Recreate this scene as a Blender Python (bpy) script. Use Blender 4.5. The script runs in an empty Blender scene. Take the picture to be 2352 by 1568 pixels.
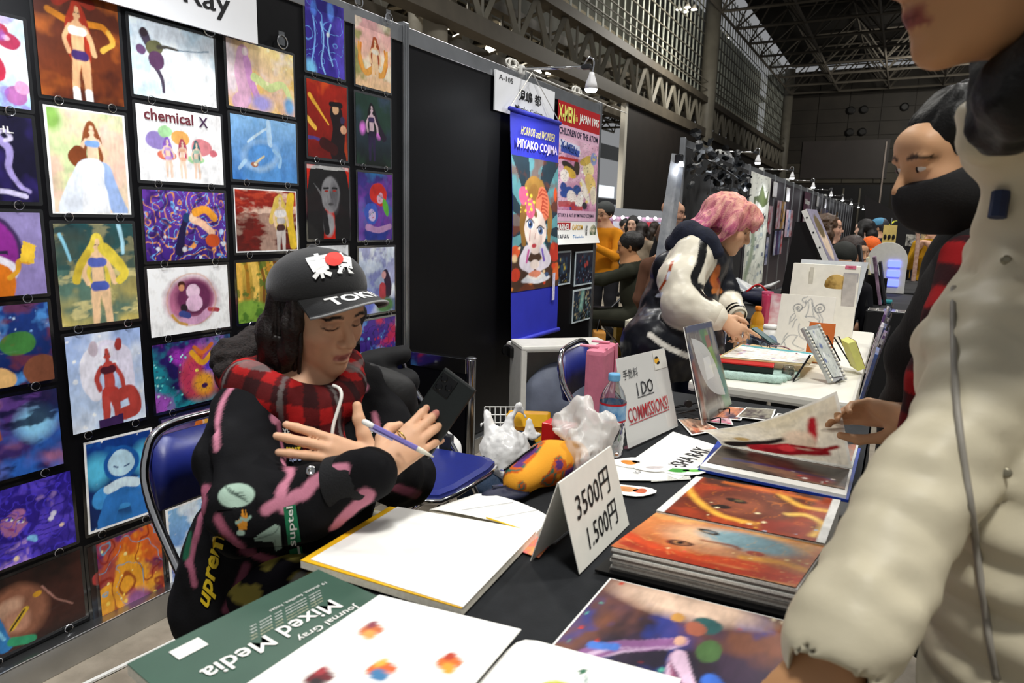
import bpy, bmesh, math, random
import numpy as np
from mathutils import Vector, Matrix
from mathutils.bvhtree import BVHTree
PI = math.pi
scene = bpy.context.scene
COL = scene.collection
RNG = random.Random(7)

# ------------------------------------------------------------------ camera
FPX = 1568.0
CAM = np.array([1.95, 0.0, 1.28])
def _basis(psi, p, rho):
    psi, p, rho = math.radians(psi), math.radians(p), math.radians(rho)
    f = np.array([-math.sin(psi)*math.cos(p), math.cos(psi)*math.cos(p), -math.sin(p)])
    r0 = np.array([math.cos(psi), math.sin(psi), 0.0]); u0 = np.cross(r0, f)
    return f, math.cos(rho)*r0+math.sin(rho)*u0, math.cos(rho)*u0-math.sin(rho)*r0
CF, CR, CU = _basis(29.3, 10.3, 1.5)
cam_data = bpy.data.cameras.new('camera'); cam = bpy.data.objects.new('camera', cam_data); COL.objects.link(cam)
cam_data.sensor_width = 36.0; cam_data.lens = 24.0; cam_data.clip_start = 0.02; cam_data.clip_end = 400
M = Matrix.Identity(4)
for i in range(3):
    M[i][0], M[i][1], M[i][2], M[i][3] = CR[i], CU[i], -CF[i], CAM[i]
cam.matrix_world = M
cam_data.dof.use_dof = True; cam_data.dof.focus_distance = 2.5; cam_data.dof.aperture_fstop = 6.3
scene.camera = cam
scene.view_settings.view_transform = 'Standard'; scene.view_settings.look = 'None'
scene.view_settings.gamma = 1.0; scene.view_settings.use_curve_mapping = False
scene.view_settings.exposure = 0.0
# ------------------------------------------------------------------ world + hall lighting
world = bpy.data.worlds.new('hall_ambient'); scene.world = world; world.use_nodes = True
world.node_tree.nodes['Background'].inputs[0].default_value = (0.95, 0.97, 1.0, 1)
world.node_tree.nodes['Background'].inputs[1].default_value = 0.26
def area_light(name, loc, aim, size, energy, color=(1, 1, 1)):
    l = bpy.data.lights.new(name, 'AREA'); l.shape = 'DISK'; l.size = size; l.energy = energy; l.color = color
    o = bpy.data.objects.new(name, l); COL.objects.link(o); o.location = loc
    o.rotation_euler = (Vector(aim)-Vector(loc)).to_track_quat('-Z', 'Y').to_euler()
    return o
# high-bay lamp clusters of the hall roof, then fill lights added for the far parts
area_light('hall_lamp_and_fill', (3.0, -1.2, 8.5), (0.9, 1.3, 0.6), 1.2, 520, (1.0, 0.98, 0.93))
area_light('hall_lamp_and_fill', (4.5, 6.0, 9.0), (1.5, 4.0, 0.6), 1.2, 420, (1.0, 0.98, 0.93))
area_light('hall_lamp_and_fill', (-4.0, 8.0, 9.0), (-3.0, 9.0, 0.6), 1.5, 500, (1.0, 0.97, 0.9))
area_light('hall_lamp_and_fill', (3.0, 14.0, 9.0), (2.0, 13.0, 0.6), 1.5, 500, (1.0, 0.98, 0.95))

area_light('hall_lamp_and_fill', (-13.0, 20.0, 9.2), (-12, 22, 0), 2.0, 1500, (1.0, .93, .8))  # fill light added to brighten the adjoining hall and the truss
area_light('hall_lamp_and_fill', (-4.0, 30.0, 9.0), (-8, 30, 8), 2.0, 700, (1.0, .95, .85))  # added fill aimed sideways at the truss, not a hall fixture
area_light('hall_lamp_and_fill', (4.0, 50.0, 11.0), (0, 66, 7), 2.0, 900, (1.0, .95, .85))  # added fill that lightens the tiled end wall, not a hall fixture
# ------------------------------------------------------------------ helpers
def ray(px, py): return CF + CR*(px-1176)/FPX - CU*(py-784)/FPX
def at(px, py, x=None, y=None, z=None, d=None):
    r = ray(px, py)
    if d is not None: return CAM + r*d
    i, v = (0, x) if x is not None else (1, y) if y is not None else (2, z)
    return CAM + r*((v-CAM[i])/r[i])
def lin(c):
    if isinstance(c, str):
        c = c.lstrip('#'); c = [int(c[i:i+2], 16)/255 for i in (0, 2, 4)]
        return tuple((v/12.92 if v <= .04045 else ((v+.055)/1.055)**2.4) for v in c)
    return tuple(c[:3])
def tag(o, label=None, cat=None, group=None, kind=None):
    if label: o['label'] = label
    if cat: o['category'] = cat
    if group: o['group'] = group
    if kind: o['kind'] = kind
    return o
WL = {}
def thing(name, label, cat, loc=(0, 0, 0), group=None):
    o = bpy.data.objects.new(name, None); COL.objects.link(o); o.empty_display_size = .05
    o.location = tuple(float(v) for v in loc); WL[o] = np.array(loc, float)
    return tag(o, label, cat, group)
def link_mesh(name, me, mat, parent=None):
    o = bpy.data.objects.new(name, me); COL.objects.link(o)
    if mat is not None:
        for m in (mat if isinstance(mat, (list, tuple)) else [mat]): me.materials.append(m)
    if parent is not None: o.parent = parent
    return o
def mesh_obj(name, V, F, mat, parent=None, smooth=False, cols=None, uv=None, mi=None):
    """V in world coordinates; shifted into the parent's local frame (own origin at the base for top-level things)"""
    V = np.asarray(V, float).reshape(-1, 3)
    if parent is not None: off = WL.get(parent, np.zeros(3))
    else:
        lo, hi = V.min(0), V.max(0); off = np.array([(lo[0]+hi[0])/2, (lo[1]+hi[1])/2, lo[2]])
    me = bpy.data.meshes.new(name); me.from_pydata((V-off).tolist(), [], F if isinstance(F, list) else F.tolist()); me.update()
    if smooth: me.polygons.foreach_set('use_smooth', [True]*len(me.polygons))
    if mi is not None: me.polygons.foreach_set('material_index', mi)
    if cols is not None:
        a = me.color_attributes.new('Col', 'FLOAT_COLOR', 'POINT')
        c4 = np.ones((len(V), 4), np.float32); c4[:, :3] = cols; a.data.foreach_set('color', c4.ravel())
    o = link_mesh(name, me, mat, parent)
    if parent is None: o.location = off
    WL[o] = off
    return o
class MB:
    def __init__(s): s.v = []; s.f = []
    def add(s, V, F):
        n = len(s.v); s.v += [tuple(float(a) for a in p) for p in V]; s.f += [tuple(i+n for i in q) for q in F]; return s
    def box(s, c, size, R=None, bevel=0):
        c = np.array(c, float); h = np.array(size, float)/2
        R = np.eye(3) if R is None else np.array(R)
        if bevel <= 0:
            P = [c + R @ (h*np.array(q)) for q in ((-1,-1,-1),(1,-1,-1),(1,1,-1),(-1,1,-1),(-1,-1,1),(1,-1,1),(1,1,1),(-1,1,1))]
            return s.add(P, [(0,3,2,1),(4,5,6,7),(0,1,5,4),(1,2,6,5),(2,3,7,6),(3,0,4,7)])
        bm = bmesh.new(); bmesh.ops.create_cube(bm, size=1)
        for v in bm.verts: v.co = Vector((v.co.x*size[0], v.co.y*size[1], v.co.z*size[2]))
        bmesh.ops.bevel(bm, geom=list(bm.edges), offset=bevel, segments=2, affect='EDGES', profile=.6)
        bm.verts.index_update()
        s.add([c + R @ np.array(v.co) for v in bm.verts], [tuple(v.index for v in f.verts) for f in bm.faces]); bm.free(); return s
    def box2(s, a, b, **k):
        a, b = np.array(a, float), np.array(b, float); return s.box((a+b)/2, np.abs(b-a), **k)
    def tube(s, pts, r, n=8, close=False, caps=True):
        P = [np.array(p, float) for p in pts]; m = len(P)
        rr = [r]*m if np.isscalar(r) else list(r)
        T = []
        for i in range(m):
            a = P[(i-1) % m] if (close or i > 0) else P[i]; b = P[(i+1) % m] if (close or i < m-1) else P[i]
            t = b-a; T.append(t/(np.linalg.norm(t)+1e-9))
        up = np.array([0, 0, 1.]) if abs(T[0][2]) < .9 else np.array([1., 0, 0])
        u = np.cross(T[0], up); u /= np.linalg.norm(u)
        V = []
        for i in range(m):
            u = u - T[i]*(u@T[i]); u /= (np.linalg.norm(u)+1e-9); w = np.cross(T[i], u)
            for k in range(n):
                a = 2*PI*k/n; V.append(P[i]+rr[i]*(math.cos(a)*u+math.sin(a)*w))
        F = []
        for i in range(m if close else m-1):
            j = (i+1) % m
            for k in range(n): F.append((i*n+k, i*n+(k+1) % n, j*n+(k+1) % n, j*n+k))
        if caps and not close: F += [tuple(range(n-1, -1, -1)), tuple(range((m-1)*n, m*n))]
        return s.add(V, F)
    def lathe(s, c, prof, n=20, axis=(0, 0, 1), cap=True):
        c = np.array(c, float); ax = np.array(axis, float); ax /= np.linalg.norm(ax)
        up = np.array([0, 0, 1.]) if abs(ax[2]) < .9 else np.array([1., 0, 0])
        u = np.cross(up, ax); u /= np.linalg.norm(u); w = np.cross(ax, u)
        V = []; F = []
        for (r, h) in prof:
            for k in range(n):
                a = 2*PI*k/n; V.append(c+ax*h+r*(math.cos(a)*u+math.sin(a)*w))
        for i in range(len(prof)-1):
            for k in range(n): F.append((i*n+k, i*n+(k+1) % n, (i+1)*n+(k+1) % n, (i+1)*n+k))
        if cap: F += [tuple(range(n-1, -1, -1)), tuple(range((len(prof)-1)*n, len(prof)*n))]
        return s.add(V, F)
    def sphere(s, c, r, n=12, m=8, R=None):
        c = np.array(c, float); r = np.array([r]*3 if np.isscalar(r) else r, float); R = np.eye(3) if R is None else np.array(R)
        V = [c+R@np.array([0, 0, -r[2]])]
        for i in range(1, m):
            t = -PI/2+PI*i/m
            for k in range(n):
                a = 2*PI*k/n; V.append(c+R@(r*np.array([math.cos(t)*math.cos(a), math.cos(t)*math.sin(a), math.sin(t)])))
        V.append(c+R@np.array([0, 0, r[2]])); F = []
        for k in range(n): F.append((0, 1+(k+1) % n, 1+k))
        for i in range(m-2):
            for k in range(n): F.append((1+i*n+k, 1+i*n+(k+1) % n, 1+(i+1)*n+(k+1) % n, 1+(i+1)*n+k))
        L = len(V)-1
        for k in range(n): F.append((1+(m-2)*n+k, 1+(m-2)*n+(k+1) % n, L))
        return s.add(V, F)
    def prism(s, poly, o, u, v, n, th):
        """flat polygon (2D list) at origin o with axes u,v, thickness th along n (both sides closed)"""
        o, u, v, n = [np.array(q, float) for q in (o, u, v, n)]; m = len(poly)
        A = [o+u*p[0]+v*p[1] for p in poly]; B = [a+n*th for a in A]
        return s.add(A+B, [tuple(range(m-1, -1, -1)), tuple(range(m, 2*m))]+[(i, (i+1) % m, m+(i+1) % m, m+i) for i in range(m)])
    def build(s, name, mat, parent=None, smooth=False):
        return mesh_obj(name, s.v, s.f, mat, parent, smooth)
def rotz(a): c, s = math.cos(a), math.sin(a); return np.array([[c, -s, 0], [s, c, 0], [0, 0, 1.]])
def rotx(a): c, s = math.cos(a), math.sin(a); return np.array([[1., 0, 0], [0, c, -s], [0, s, c]])
def roty(a): c, s = math.cos(a), math.sin(a); return np.array([[c, 0, s], [0, 1., 0], [-s, 0, c]])
def unit(v): v = np.array(v, float); return v/np.linalg.norm(v)
def copy_tree(o, parent=None, loc=None):
    c = o.copy(); COL.objects.link(c); c.parent = parent; WL[c] = WL.get(o)
    for ch in o.children: copy_tree(ch, c)
    if loc is not None: c.location = loc
    return c
def curve_pts(P, n=8):
    """Catmull-Rom through the points"""
    P = [np.array(p, float) for p in P]; Q = [2*P[0]-P[1]]+P+[2*P[-1]-P[-2]]; out = []
    for i in range(1, len(Q)-2):
        for k in range(n):
            t = k/n; a, b, c, d = Q[i-1], Q[i], Q[i+1], Q[i+2]
            out.append(.5*((2*b)+(c-a)*t+(2*a-5*b+4*c-d)*t*t+(3*b-a-3*c+d)*t**3))
    return out+[P[-1]]

# ------------------------------------------------------------------ materials
MATS = {}
def mat(name, col='#808080', rough=.55, metal=0., noise=0., nscale=30., bump=0., bscale=80., spec=.5, coat=0., emit=0., alpha=1., sheen=0., trans=0., col2=None, ior=1.45):
    if name in MATS: return MATS[name]
    m = bpy.data.materials.new(name); MATS[name] = m; m.use_nodes = True; nt = m.node_tree; b = nt.nodes['Principled BSDF']
    c = lin(col); I = b.inputs
    I['Base Color'].default_value = (*c, 1); I['Roughness'].default_value = rough; I['Metallic'].default_value = metal
    I['Specular IOR Level'].default_value = spec; I['Coat Weight'].default_value = coat; I['IOR'].default_value = ior
    I['Alpha'].default_value = alpha; I['Sheen Weight'].default_value = sheen; I['Transmission Weight'].default_value = trans
    if emit: I['Emission Color'].default_value = (*c, 1); I['Emission Strength'].default_value = emit
    tc = None
    if noise > 0 or col2:
        tc = nt.nodes.new('ShaderNodeTexCoord'); n = nt.nodes.new('ShaderNodeTexNoise'); n.inputs['Scale'].default_value = nscale; n.inputs['Detail'].default_value = 5
        nt.links.new(tc.outputs['Object'], n.inputs['Vector'])
        rp = nt.nodes.new('ShaderNodeValToRGB'); k = noise
        c2 = lin(col2) if col2 else tuple(min(1, v*(1+k)) for v in c); c1 = c if col2 else tuple(v*(1-k) for v in c)
        rp.color_ramp.elements[0].color = (*c1, 1); rp.color_ramp.elements[1].color = (*c2, 1)
        rp.color_ramp.elements[0].position = .35; rp.color_ramp.elements[1].position = .65
        nt.links.new(n.outputs['Fac'], rp.inputs['Fac']); nt.links.new(rp.outputs['Color'], I['Base Color'])
    if bump > 0:
        tc = tc or nt.nodes.new('ShaderNodeTexCoord'); n = nt.nodes.new('ShaderNodeTexNoise'); n.inputs['Scale'].default_value = bscale; n.inputs['Detail'].default_value = 4
        nt.links.new(tc.outputs['Object'], n.inputs['Vector']); bp = nt.nodes.new('ShaderNodeBump'); bp.inputs['Strength'].default_value = bump; bp.inputs['Distance'].default_value = .01
        nt.links.new(n.outputs['Fac'], bp.inputs['Height']); nt.links.new(bp.outputs['Normal'], I['Normal'])
    return m
def vcmat(name, rough=.4, coat=0., bump=0., bscale=200., sheen=0., metal=0., spec=.5, sss=0.):
    """colour comes from the mesh's colour attribute (flat print, dyed cloth, skin tones)"""
    if name in MATS: return MATS[name]
    m = mat(name, '#ffffff', rough, metal, bump=bump, bscale=bscale, coat=coat, sheen=sheen, spec=spec); nt = m.node_tree
    a = nt.nodes.new('ShaderNodeAttribute'); a.attribute_name = 'Col'; b = nt.nodes['Principled BSDF']
    nt.links.new(a.outputs['Color'], b.inputs['Base Color'])
    if sss: b.inputs['Subsurface Weight'].default_value = sss; b.inputs['Subsurface Radius'].default_value = (.012, .005, .003); b.inputs['Subsurface Scale'].default_value = .6
    return m
def clear_film(name, tint=(1, 1, 1), gloss=.10, rough=.08):
    if name in MATS: return MATS[name]
    m = bpy.data.materials.new(name); MATS[name] = m; m.use_nodes = True; nt = m.node_tree; nt.nodes.clear()
    out = nt.nodes.new('ShaderNodeOutputMaterial'); mx = nt.nodes.new('ShaderNodeMixShader'); t = nt.nodes.new('ShaderNodeBsdfTransparent'); g = nt.nodes.new('ShaderNodeBsdfGlossy')
    lw = nt.nodes.new('ShaderNodeLayerWeight'); lw.inputs['Blend'].default_value = .35; mr = nt.nodes.new('ShaderNodeMapRange'); mr.inputs['To Min'].default_value = gloss*.5; mr.inputs['To Max'].default_value = min(1, gloss*5)
    t.inputs[0].default_value = (*tint, 1); g.inputs['Roughness'].default_value = rough
    nt.links.new(lw.outputs['Facing'], mr.inputs['Value']); nt.links.new(mr.outputs[0], mx.inputs[0]); nt.links.new(t.outputs[0], mx.inputs[1]); nt.links.new(g.outputs[0], mx.inputs[2]); nt.links.new(mx.outputs[0], out.inputs[0])
    return m
ALU = mat('brushed_aluminium', '#b4b6b8', .32, 1., noise=.08, nscale=8, bump=.03, bscale=60)
CHROME = mat('chrome_steel', '#d8d8da', .12, 1., noise=.02)
BLACKP = mat('black_plastic', '#0b0b0c', .35, noise=.1)
PAPER = mat('white_paper', '#f2f1ec', .6, noise=.02, nscale=6, bump=.02, bscale=30)
INK = mat('black_ink', '#111114', .5, noise=.1)
PRINTM = vcmat('printed_sheet', rough=.33, coat=.12)
MATTE = vcmat('printed_matte', rough=.6)
FILM = clear_film('laminating_film', gloss=.07)
POLY = clear_film('clear_polyethylene', (.96, .97, .98), gloss=.16, rough=.12)

# ------------------------------------------------------------------ lettering
def text_geo(s, size=1., bold=0., align='CENTER', spacing=1.):
    cu = bpy.data.curves.new('t', 'FONT'); cu.body = s; cu.size = size; cu.align_x = align; cu.align_y = 'CENTER'; cu.offset = bold*size; cu.resolution_u = 2; cu.space_character = spacing
    o = bpy.data.objects.new('t', cu); COL.objects.link(o); dg = bpy.context.evaluated_depsgraph_get()
    me = bpy.data.meshes.new_from_object(o.evaluated_get(dg))
    V = np.array([v.co[:] for v in me.vertices]).reshape(-1, 3); F = [tuple(p.vertices) for p in me.polygons]
    bpy.data.objects.remove(o); bpy.data.curves.remove(cu); bpy.data.meshes.remove(me)
    return V, F
def lettering(s, o, u, v, height, m, parent, bold=0., width=None, lift=.0008, name='lettering', shear=0., align='CENTER', surf=None, spacing=1.):
    """writes s centred on point o, u = reading direction, v = up; width squeezes or stretches it; surf maps flat points onto a curved sheet"""
    V, F = text_geo(s, 1., bold, align, spacing)
    if not len(V): return None
    x0, x1 = V[:, 0].min(), V[:, 0].max(); y0, y1 = V[:, 1].min(), V[:, 1].max()
    sy = height/max(1e-6, (y1-y0)); sx = sy if width is None else width/max(1e-6, (x1-x0))
    X = (V[:, 0]-(x0+x1)/2)*sx if align == 'CENTER' else (V[:, 0]-x0)*sx; Y = (V[:, 1]-(y0+y1)/2)*sy; X = X+shear*Y
    o, u, v = np.array(o, float), unit(u), unit(v); n = np.cross(u, v)
    P = o+X[:, None]*u+Y[:, None]*v+n*lift
    if surf is not None: P = np.array([surf(p) for p in P])
    return mesh_obj(name, P, F, m, parent)

# ------------------------------------------------------------------ art painter (flat print only)
def vnoise(U, V, sc, seed, octv=4):
    out = np.zeros_like(U); amp = 1.; tot = 0.
    for o in range(octv):
        r = np.random.RandomState(seed+o*17); n = 64; g = r.rand(n, n)
        x = U*sc*2**o+31.7*o; y = V*sc*2**o+17.3*o; xi = np.floor(x).astype(int); yi = np.floor(y).astype(int); fx = x-xi; fy = y-yi
        fx = fx*fx*(3-2*fx); fy = fy*fy*(3-2*fy)
        a = g[yi % n, xi % n]; b = g[yi % n, (xi+1) % n]; c = g[(yi+1) % n, xi % n]; d = g[(yi+1) % n, (xi+1) % n]
        out += amp*((a*(1-fx)+b*fx)*(1-fy)+(c*(1-fx)+d*fx)*fy); tot += amp; amp *= .55
    return out/tot
class Art:
    """small canvas, u across 0..asp, v up 0..1"""
    def __init__(s, nu, nv, asp, seed=1):
        s.nu, s.nv, s.asp, s.seed = nu, nv, asp, seed
        u = np.linspace(0, asp, nu+1); v = np.linspace(0, 1, nv+1); s.U, s.V = np.meshgrid(u, v); s.C = np.zeros(s.U.shape+(3,)); s.U0, s.V0 = s.U.copy(), s.V.copy()
        s.px = 1./nv
        s.U = s.U0+.035*(vnoise(s.U0, s.V0, 6, seed+100, 3)-.5); s.V = s.V0+.035*(vnoise(s.U0, s.V0, 6, seed+200, 3)-.5)
    def mixin(s, a, col): s.C += (np.array(lin(col))-s.C)*np.clip(a, 0, 1)[..., None]; return s
    def bg(s, c0, c1=None, ang=90):
        c1 = c1 or c0; t = s.U/s.asp*math.cos(math.radians(ang))+s.V*math.sin(math.radians(ang)); t = (t-t.min())/(np.ptp(t)+1e-9)
        s.C[:] = np.array(lin(c0))*(1-t[..., None])+np.array(lin(c1))*t[..., None]; return s
    def cloud(s, col, sc=3, thr=.5, soft=.15, a=1, seed=0, warp=0, sx=1, sy=1):
        U, V = s.U*sx, s.V*sy
        if warp: w = vnoise(s.U, s.V, 2.5, s.seed+seed+5); U = U+warp*(w-.5); V = V+warp*(vnoise(s.U, s.V, 2.5, s.seed+seed+9)-.5)
        n = vnoise(U, V, sc, s.seed+seed); return s.mixin(a*np.clip((n-thr)/soft+.5, 0, 1), col)
    def swirl(s, col, f=9, w=.18, seed=0, a=1, sc=2):
        n = vnoise(s.U, s.V, sc, s.seed+seed, 3); t = np.abs(((n*f) % 1)-.5)*2; return s.mixin(a*np.clip((w-t)/w*1.5, 0, 1), col)
    def ell(s, x, y, rx, ry, col, rot=0, soft=.06, a=1):
        c, sn = math.cos(math.radians(rot)), math.sin(math.radians(rot)); dx, dy = s.U-x, s.V-y
        d = np.sqrt(((dx*c+dy*sn)/rx)**2+((-dx*sn+dy*c)/ry)**2); sf = max(soft, s.px*.8/min(rx, ry)); return s.mixin(a*np.clip((1-d)/sf+.5, 0, 1), col)
    def ring(s, x, y, r, w, col, a=1):
        d = np.abs(np.hypot(s.U-x, s.V-y)-r); return s.mixin(a*np.clip((w-d)/(s.px)+.5, 0, 1), col)
    def line(s, pts, w, col, a=1, soft=None, smooth=True, w1=None):
        P = curve_pts([(p[0], p[1]) for p in pts], 6) if smooth and len(pts) > 2 else [np.array(p, float) for p in pts]
        best = np.full(s.U.shape, 9.); n = len(P)-1
        for i in range(n):
            p, q = P[i], P[i+1]; d = q-p; L = d@d+1e-12; t = np.clip(((s.U-p[0])*d[0]+(s.V-p[1])*d[1])/L, 0, 1)
            ww = w if w1 is None else w+(w1-w)*(i+.5)/n
            best = np.minimum(best, np.hypot(s.U-p[0]-t*d[0], s.V-p[1]-t*d[1])-ww)
        sf = soft or s.px; return s.mixin(a*np.clip(-best/sf+.5, 0, 1), col)
    def poly(s, pts, col, a=1):
        inside = np.zeros(s.U.shape, bool); n = len(pts)
        for i in range(n):
            x1, y1 = pts[i]; x2, y2 = pts[(i+1) % n]
            if y1 == y2: continue
            c = ((s.V < y1) != (s.V < y2)) & (s.U < (x2-x1)*(s.V-y1)/(y2-y1)+x1); inside ^= c
        return s.mixin(inside*a*1., col)
    def dots(s, n, r, cols, seed=0, box=(0, 0, 1, 1), a=.9, soft=.5):
        r_ = random.Random(s.seed*31+seed)
        for i in range(n): rr = r*(.4+r_.random()); s.ell((box[0]+r_.random()*(box[2]-box[0]))*s.asp, box[1]+r_.random()*(box[3]-box[1]), rr, rr, r_.choice(cols), soft=soft, a=a)
        return s
    def rect(s, x0, y0, x1, y1, col, a=1): return s.mixin(a*((s.U >= x0) & (s.U <= x1) & (s.V >= y0) & (s.V <= y1)), col)
    def border(s, w, col): s.C[(s.U0 < w) | (s.U0 > s.asp-w) | (s.V0 < w) | (s.V0 > 1-w)] = lin(col); return s
    def fig(s, x, y, h, skin='#e9b995', hair='#7a3a1c', top='#ffffff', low='#4a3b8c', legs=None, pose=0, long=1., arms=True, shoes=None):
        """a plain standing figure: hair, face, torso, arms, legs; y = foot level"""
        legs = legs or skin; k = h
        P = lambda dx, dy: (x+(dx+pose*dy*.1)*k, y+dy*k)
        if long > 0: s.line([P(0, .93), P(-.07, .78), P(-.10, .62-.1*long), P(-.07, .5-.12*long)], .05*k, hair, w1=.02*k); s.line([P(0, .93), P(.07, .78), P(.10, .62-.1*long), P(.08, .5-.12*long)], .05*k, hair, w1=.02*k)
        s.line([P(-.03, .46), P(-.05, .25), P(-.05, .02)], .048*k, legs, w1=.026*k); s.line([P(.04, .46), P(.06, .25), P(.07, .02)], .048*k, legs, w1=.026*k)
        if shoes: s.line([P(-.05, .13), P(-.05, 0)], .034*k, shoes, smooth=False); s.line([P(.066, .13), P(.07, 0)], .034*k, shoes, smooth=False)
        if arms: s.line([P(-.07, .74), P(-.13, .62), P(-.10, .50)], .024*k, skin); s.line([P(.07, .74), P(.13, .62), P(.15, .50)], .024*k, skin)
        s.line([P(0, .74), P(0, .60), P(0, .50)], .058*k, skin); s.line([P(-.045, .70), P(.045, .70)], .042*k, top, smooth=False); s.line([P(-.03, .47), P(.04, .47)], .05*k, low, smooth=False)
        s.line([P(0, .84), P(0, .76)], .022*k, skin, smooth=False); s.ell(*P(0, .875), .046*k, .058*k, skin)
        s.line([P(-.045, .86), P(-.03, .93), P(.0, .945), P(.035, .93), P(.048, .86)], .018*k, hair)
        s.ell(*P(-.017, .868), .008*k, .006*k, '#2a1a18'); s.ell(*P(.019, .868), .008*k, .006*k, '#2a1a18'); return s
    def face(s, x, y, r, skin, hair, eye='#3b6fb0', lip='#b8434b', rot=0, shade=None):
        c, sn = math.cos(math.radians(rot)), math.sin(math.radians(rot)); P = lambda dx, dy: (x+(dx*c-dy*sn)*r, y+(dx*sn+dy*c)*r)
        s.ell(*P(0, .15), r*1.35, r*1.5, hair, rot); s.ell(*P(0, 0), r*.78, r, skin, rot)
        if shade: s.ell(*P(.42, -.1), r*.4, r*.8, shade, rot, soft=.8, a=.7)
        for q in (-.34, .34):
            s.ell(*P(q, .05), r*.22, r*.11, '#f4ece6', rot); s.ell(*P(q, .05), r*.10, r*.11, eye, rot); s.line([P(q-.24, .07), P(q, .19), P(q+.24, .08)], r*.035, '#1c1214'); s.line([P(q-.24, .30), P(q, .38), P(q+.24, .31)], r*.03, hair)
        s.line([P(.0, .05), P(.06, -.22), P(-.02, -.27)], r*.02, '#a86a50'); s.ell(*P(0, -.52), r*.22, r*.075, lip, rot)
        s.line([P(-.8, .2), P(-.45, .8), P(.1, .95), P(.5, .75), P(.8, .2)], r*.2, hair); return s
def art_mesh(name, art, pos, mat_, parent, surf=None, back=True, brush=.3):
    """pos(u01, v01) -> world point"""
    nu, nv = art.nu, art.nv; u = np.linspace(0, 1, nu+1); v = np.linspace(0, 1, nv+1); UU, VV = np.meshgrid(u, v)
    P = pos(UU.ravel(), VV.ravel())
    i = np.arange(nu)[None, :]+np.arange(nv)[:, None]*(nu+1); F = np.stack([i, i+1, i+nu+2, i+nu+1], -1).reshape(-1, 4)
    return mesh_obj(name, P, F, mat_, parent, cols=np.clip((art.C*(1+brush*((vnoise(art.U0, art.V0, 8, art.seed+300)-.5)*2+(vnoise(art.U0*1.4, art.V0*.5, 34, art.seed+310, 2)-.5)*.9))[..., None]).reshape(-1, 3), 0, 1))
def flat(o, u, v):
    o, u, v = [np.array(q, float) for q in (o, u, v)]
    return lambda U, V: o+U[:, None]*u+V[:, None]*v
# ================================================================== THE SETTING
PANEL = mat('black_booth_panel', '#060609', .42, noise=.15, nscale=3, bump=.04, bscale=25, spec=.25)
PANEL2 = mat('dark_plum_booth_panel', '#2a2028', .45, noise=.1, nscale=3)
FLOORM = mat('stained_concrete_floor', '#7d7466', .75, col2='#93897a', nscale=14, bump=.12, bscale=60)
def structure(name, label=None):
    o = bpy.data.objects.new(name, None); COL.objects.link(o); WL[o] = np.zeros(3); o['kind'] = 'structure'
    if label: o['label'] = label
    return o
fl = MB().box2((-34, -7, -.1), (16, 70, 0)).build('floor', FLOORM); tag(fl, 'stained beige concrete hall floor', None, None, 'structure')
# white cable strips taped on the floor by the left wall
for k, (a, b) in enumerate((((205, 1568), (470, 1440)), ((345, 1568), (470, 1505)))):
    p, q = at(*a, z=.003), at(*b, z=.003); e = (q-p); p = p-e*.6; q = q+e*1.5
    w = np.array([-e[1], e[0], 0])/np.linalg.norm(e)*.006
    o = MB().add([p-w, q-w, q+w, p+w, p-w+[0, 0, .006], q-w+[0, 0, .006], q+w+[0, 0, .006], p+w+[0, 0, .006]], [(0, 3, 2, 1), (4, 5, 6, 7), (0, 1, 5, 4), (1, 2, 6, 5), (2, 3, 7, 6), (3, 0, 4, 7)]).build('floor_cable', mat('white_cable', '#dcdcd8', .5, noise=.05))
    tag(o, ('white cable running along the floor nearer the booth wall', 'white cable on the floor partly under the green pad')[k], 'cable')

def booth_wall(name, edges, label, pm=PANEL):
    w = structure(name, label)
    for i in range(len(edges)-1):
        a, b = edges[i], edges[i+1]
        MB().box2((-.03, a+.02, .09), (0, b-.02, 2.0)).build('panel', pm, w)
        MB().box2((-.034, a+.02, 2.0), (.006, b-.02, 2.07), bevel=.003).build('top_rail', ALU, w)
        MB().box2((-.034, a+.02, .0), (.045, b-.02, .085), bevel=.004).build('base_rail', ALU, w)
    for a in edges:
        m = MB().box2((-.04, a-.02, 0), (.012, a+.02, 2.085), bevel=.004)
        m.box2((.012, a-.012, .01), (.016, a-.006, 2.07)).box2((.012, a+.006, .01), (.016, a+.012, 2.07)); m.build('post', ALU, w)
    return w
wall_left = booth_wall('wall_left', [-.79, .295, 2.465, 3.56, 4.645], 'black booth partition with aluminium rails carrying the prints')
wall_back = booth_wall('wall_back', [6.8+1.085*i for i in range(24)], 'dark booth partition run receding down the aisle', PANEL2)
MB().box2((.0, 6.83, .09), (.012, 9.9, 1.99)).build('black_drape', mat('black_drape_cloth', '#08080a', .8, noise=.2, nscale=14, bump=.3, bscale=9), wall_back)
# low side partition between the two booths
w = structure('wall_side', 'low black side partition with aluminium rail and round end post')
MB().box2((.02, 2.45, .06), (.345, 2.475, .6)).build('panel', PANEL, w)
MB().box2((.012, 2.445, .6), (.35, 2.485, .665), bevel=.003).build('top_rail', mat('polished_aluminium', '#a8a9ab', .12, 1., noise=.03), w)
MB().lathe((.365, 2.465, 0), [(.021, 0), (.021, .66), (.019, .667)], 20).build('post', mat('polished_aluminium_post', '#b8b9bb', .2, 1., noise=.03), w, smooth=True)
MB().lathe((.365, 2.465, .667), [(.022, 0), (.022, .004), (.015, .007)], 20).build('cap', ALU, w)

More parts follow.
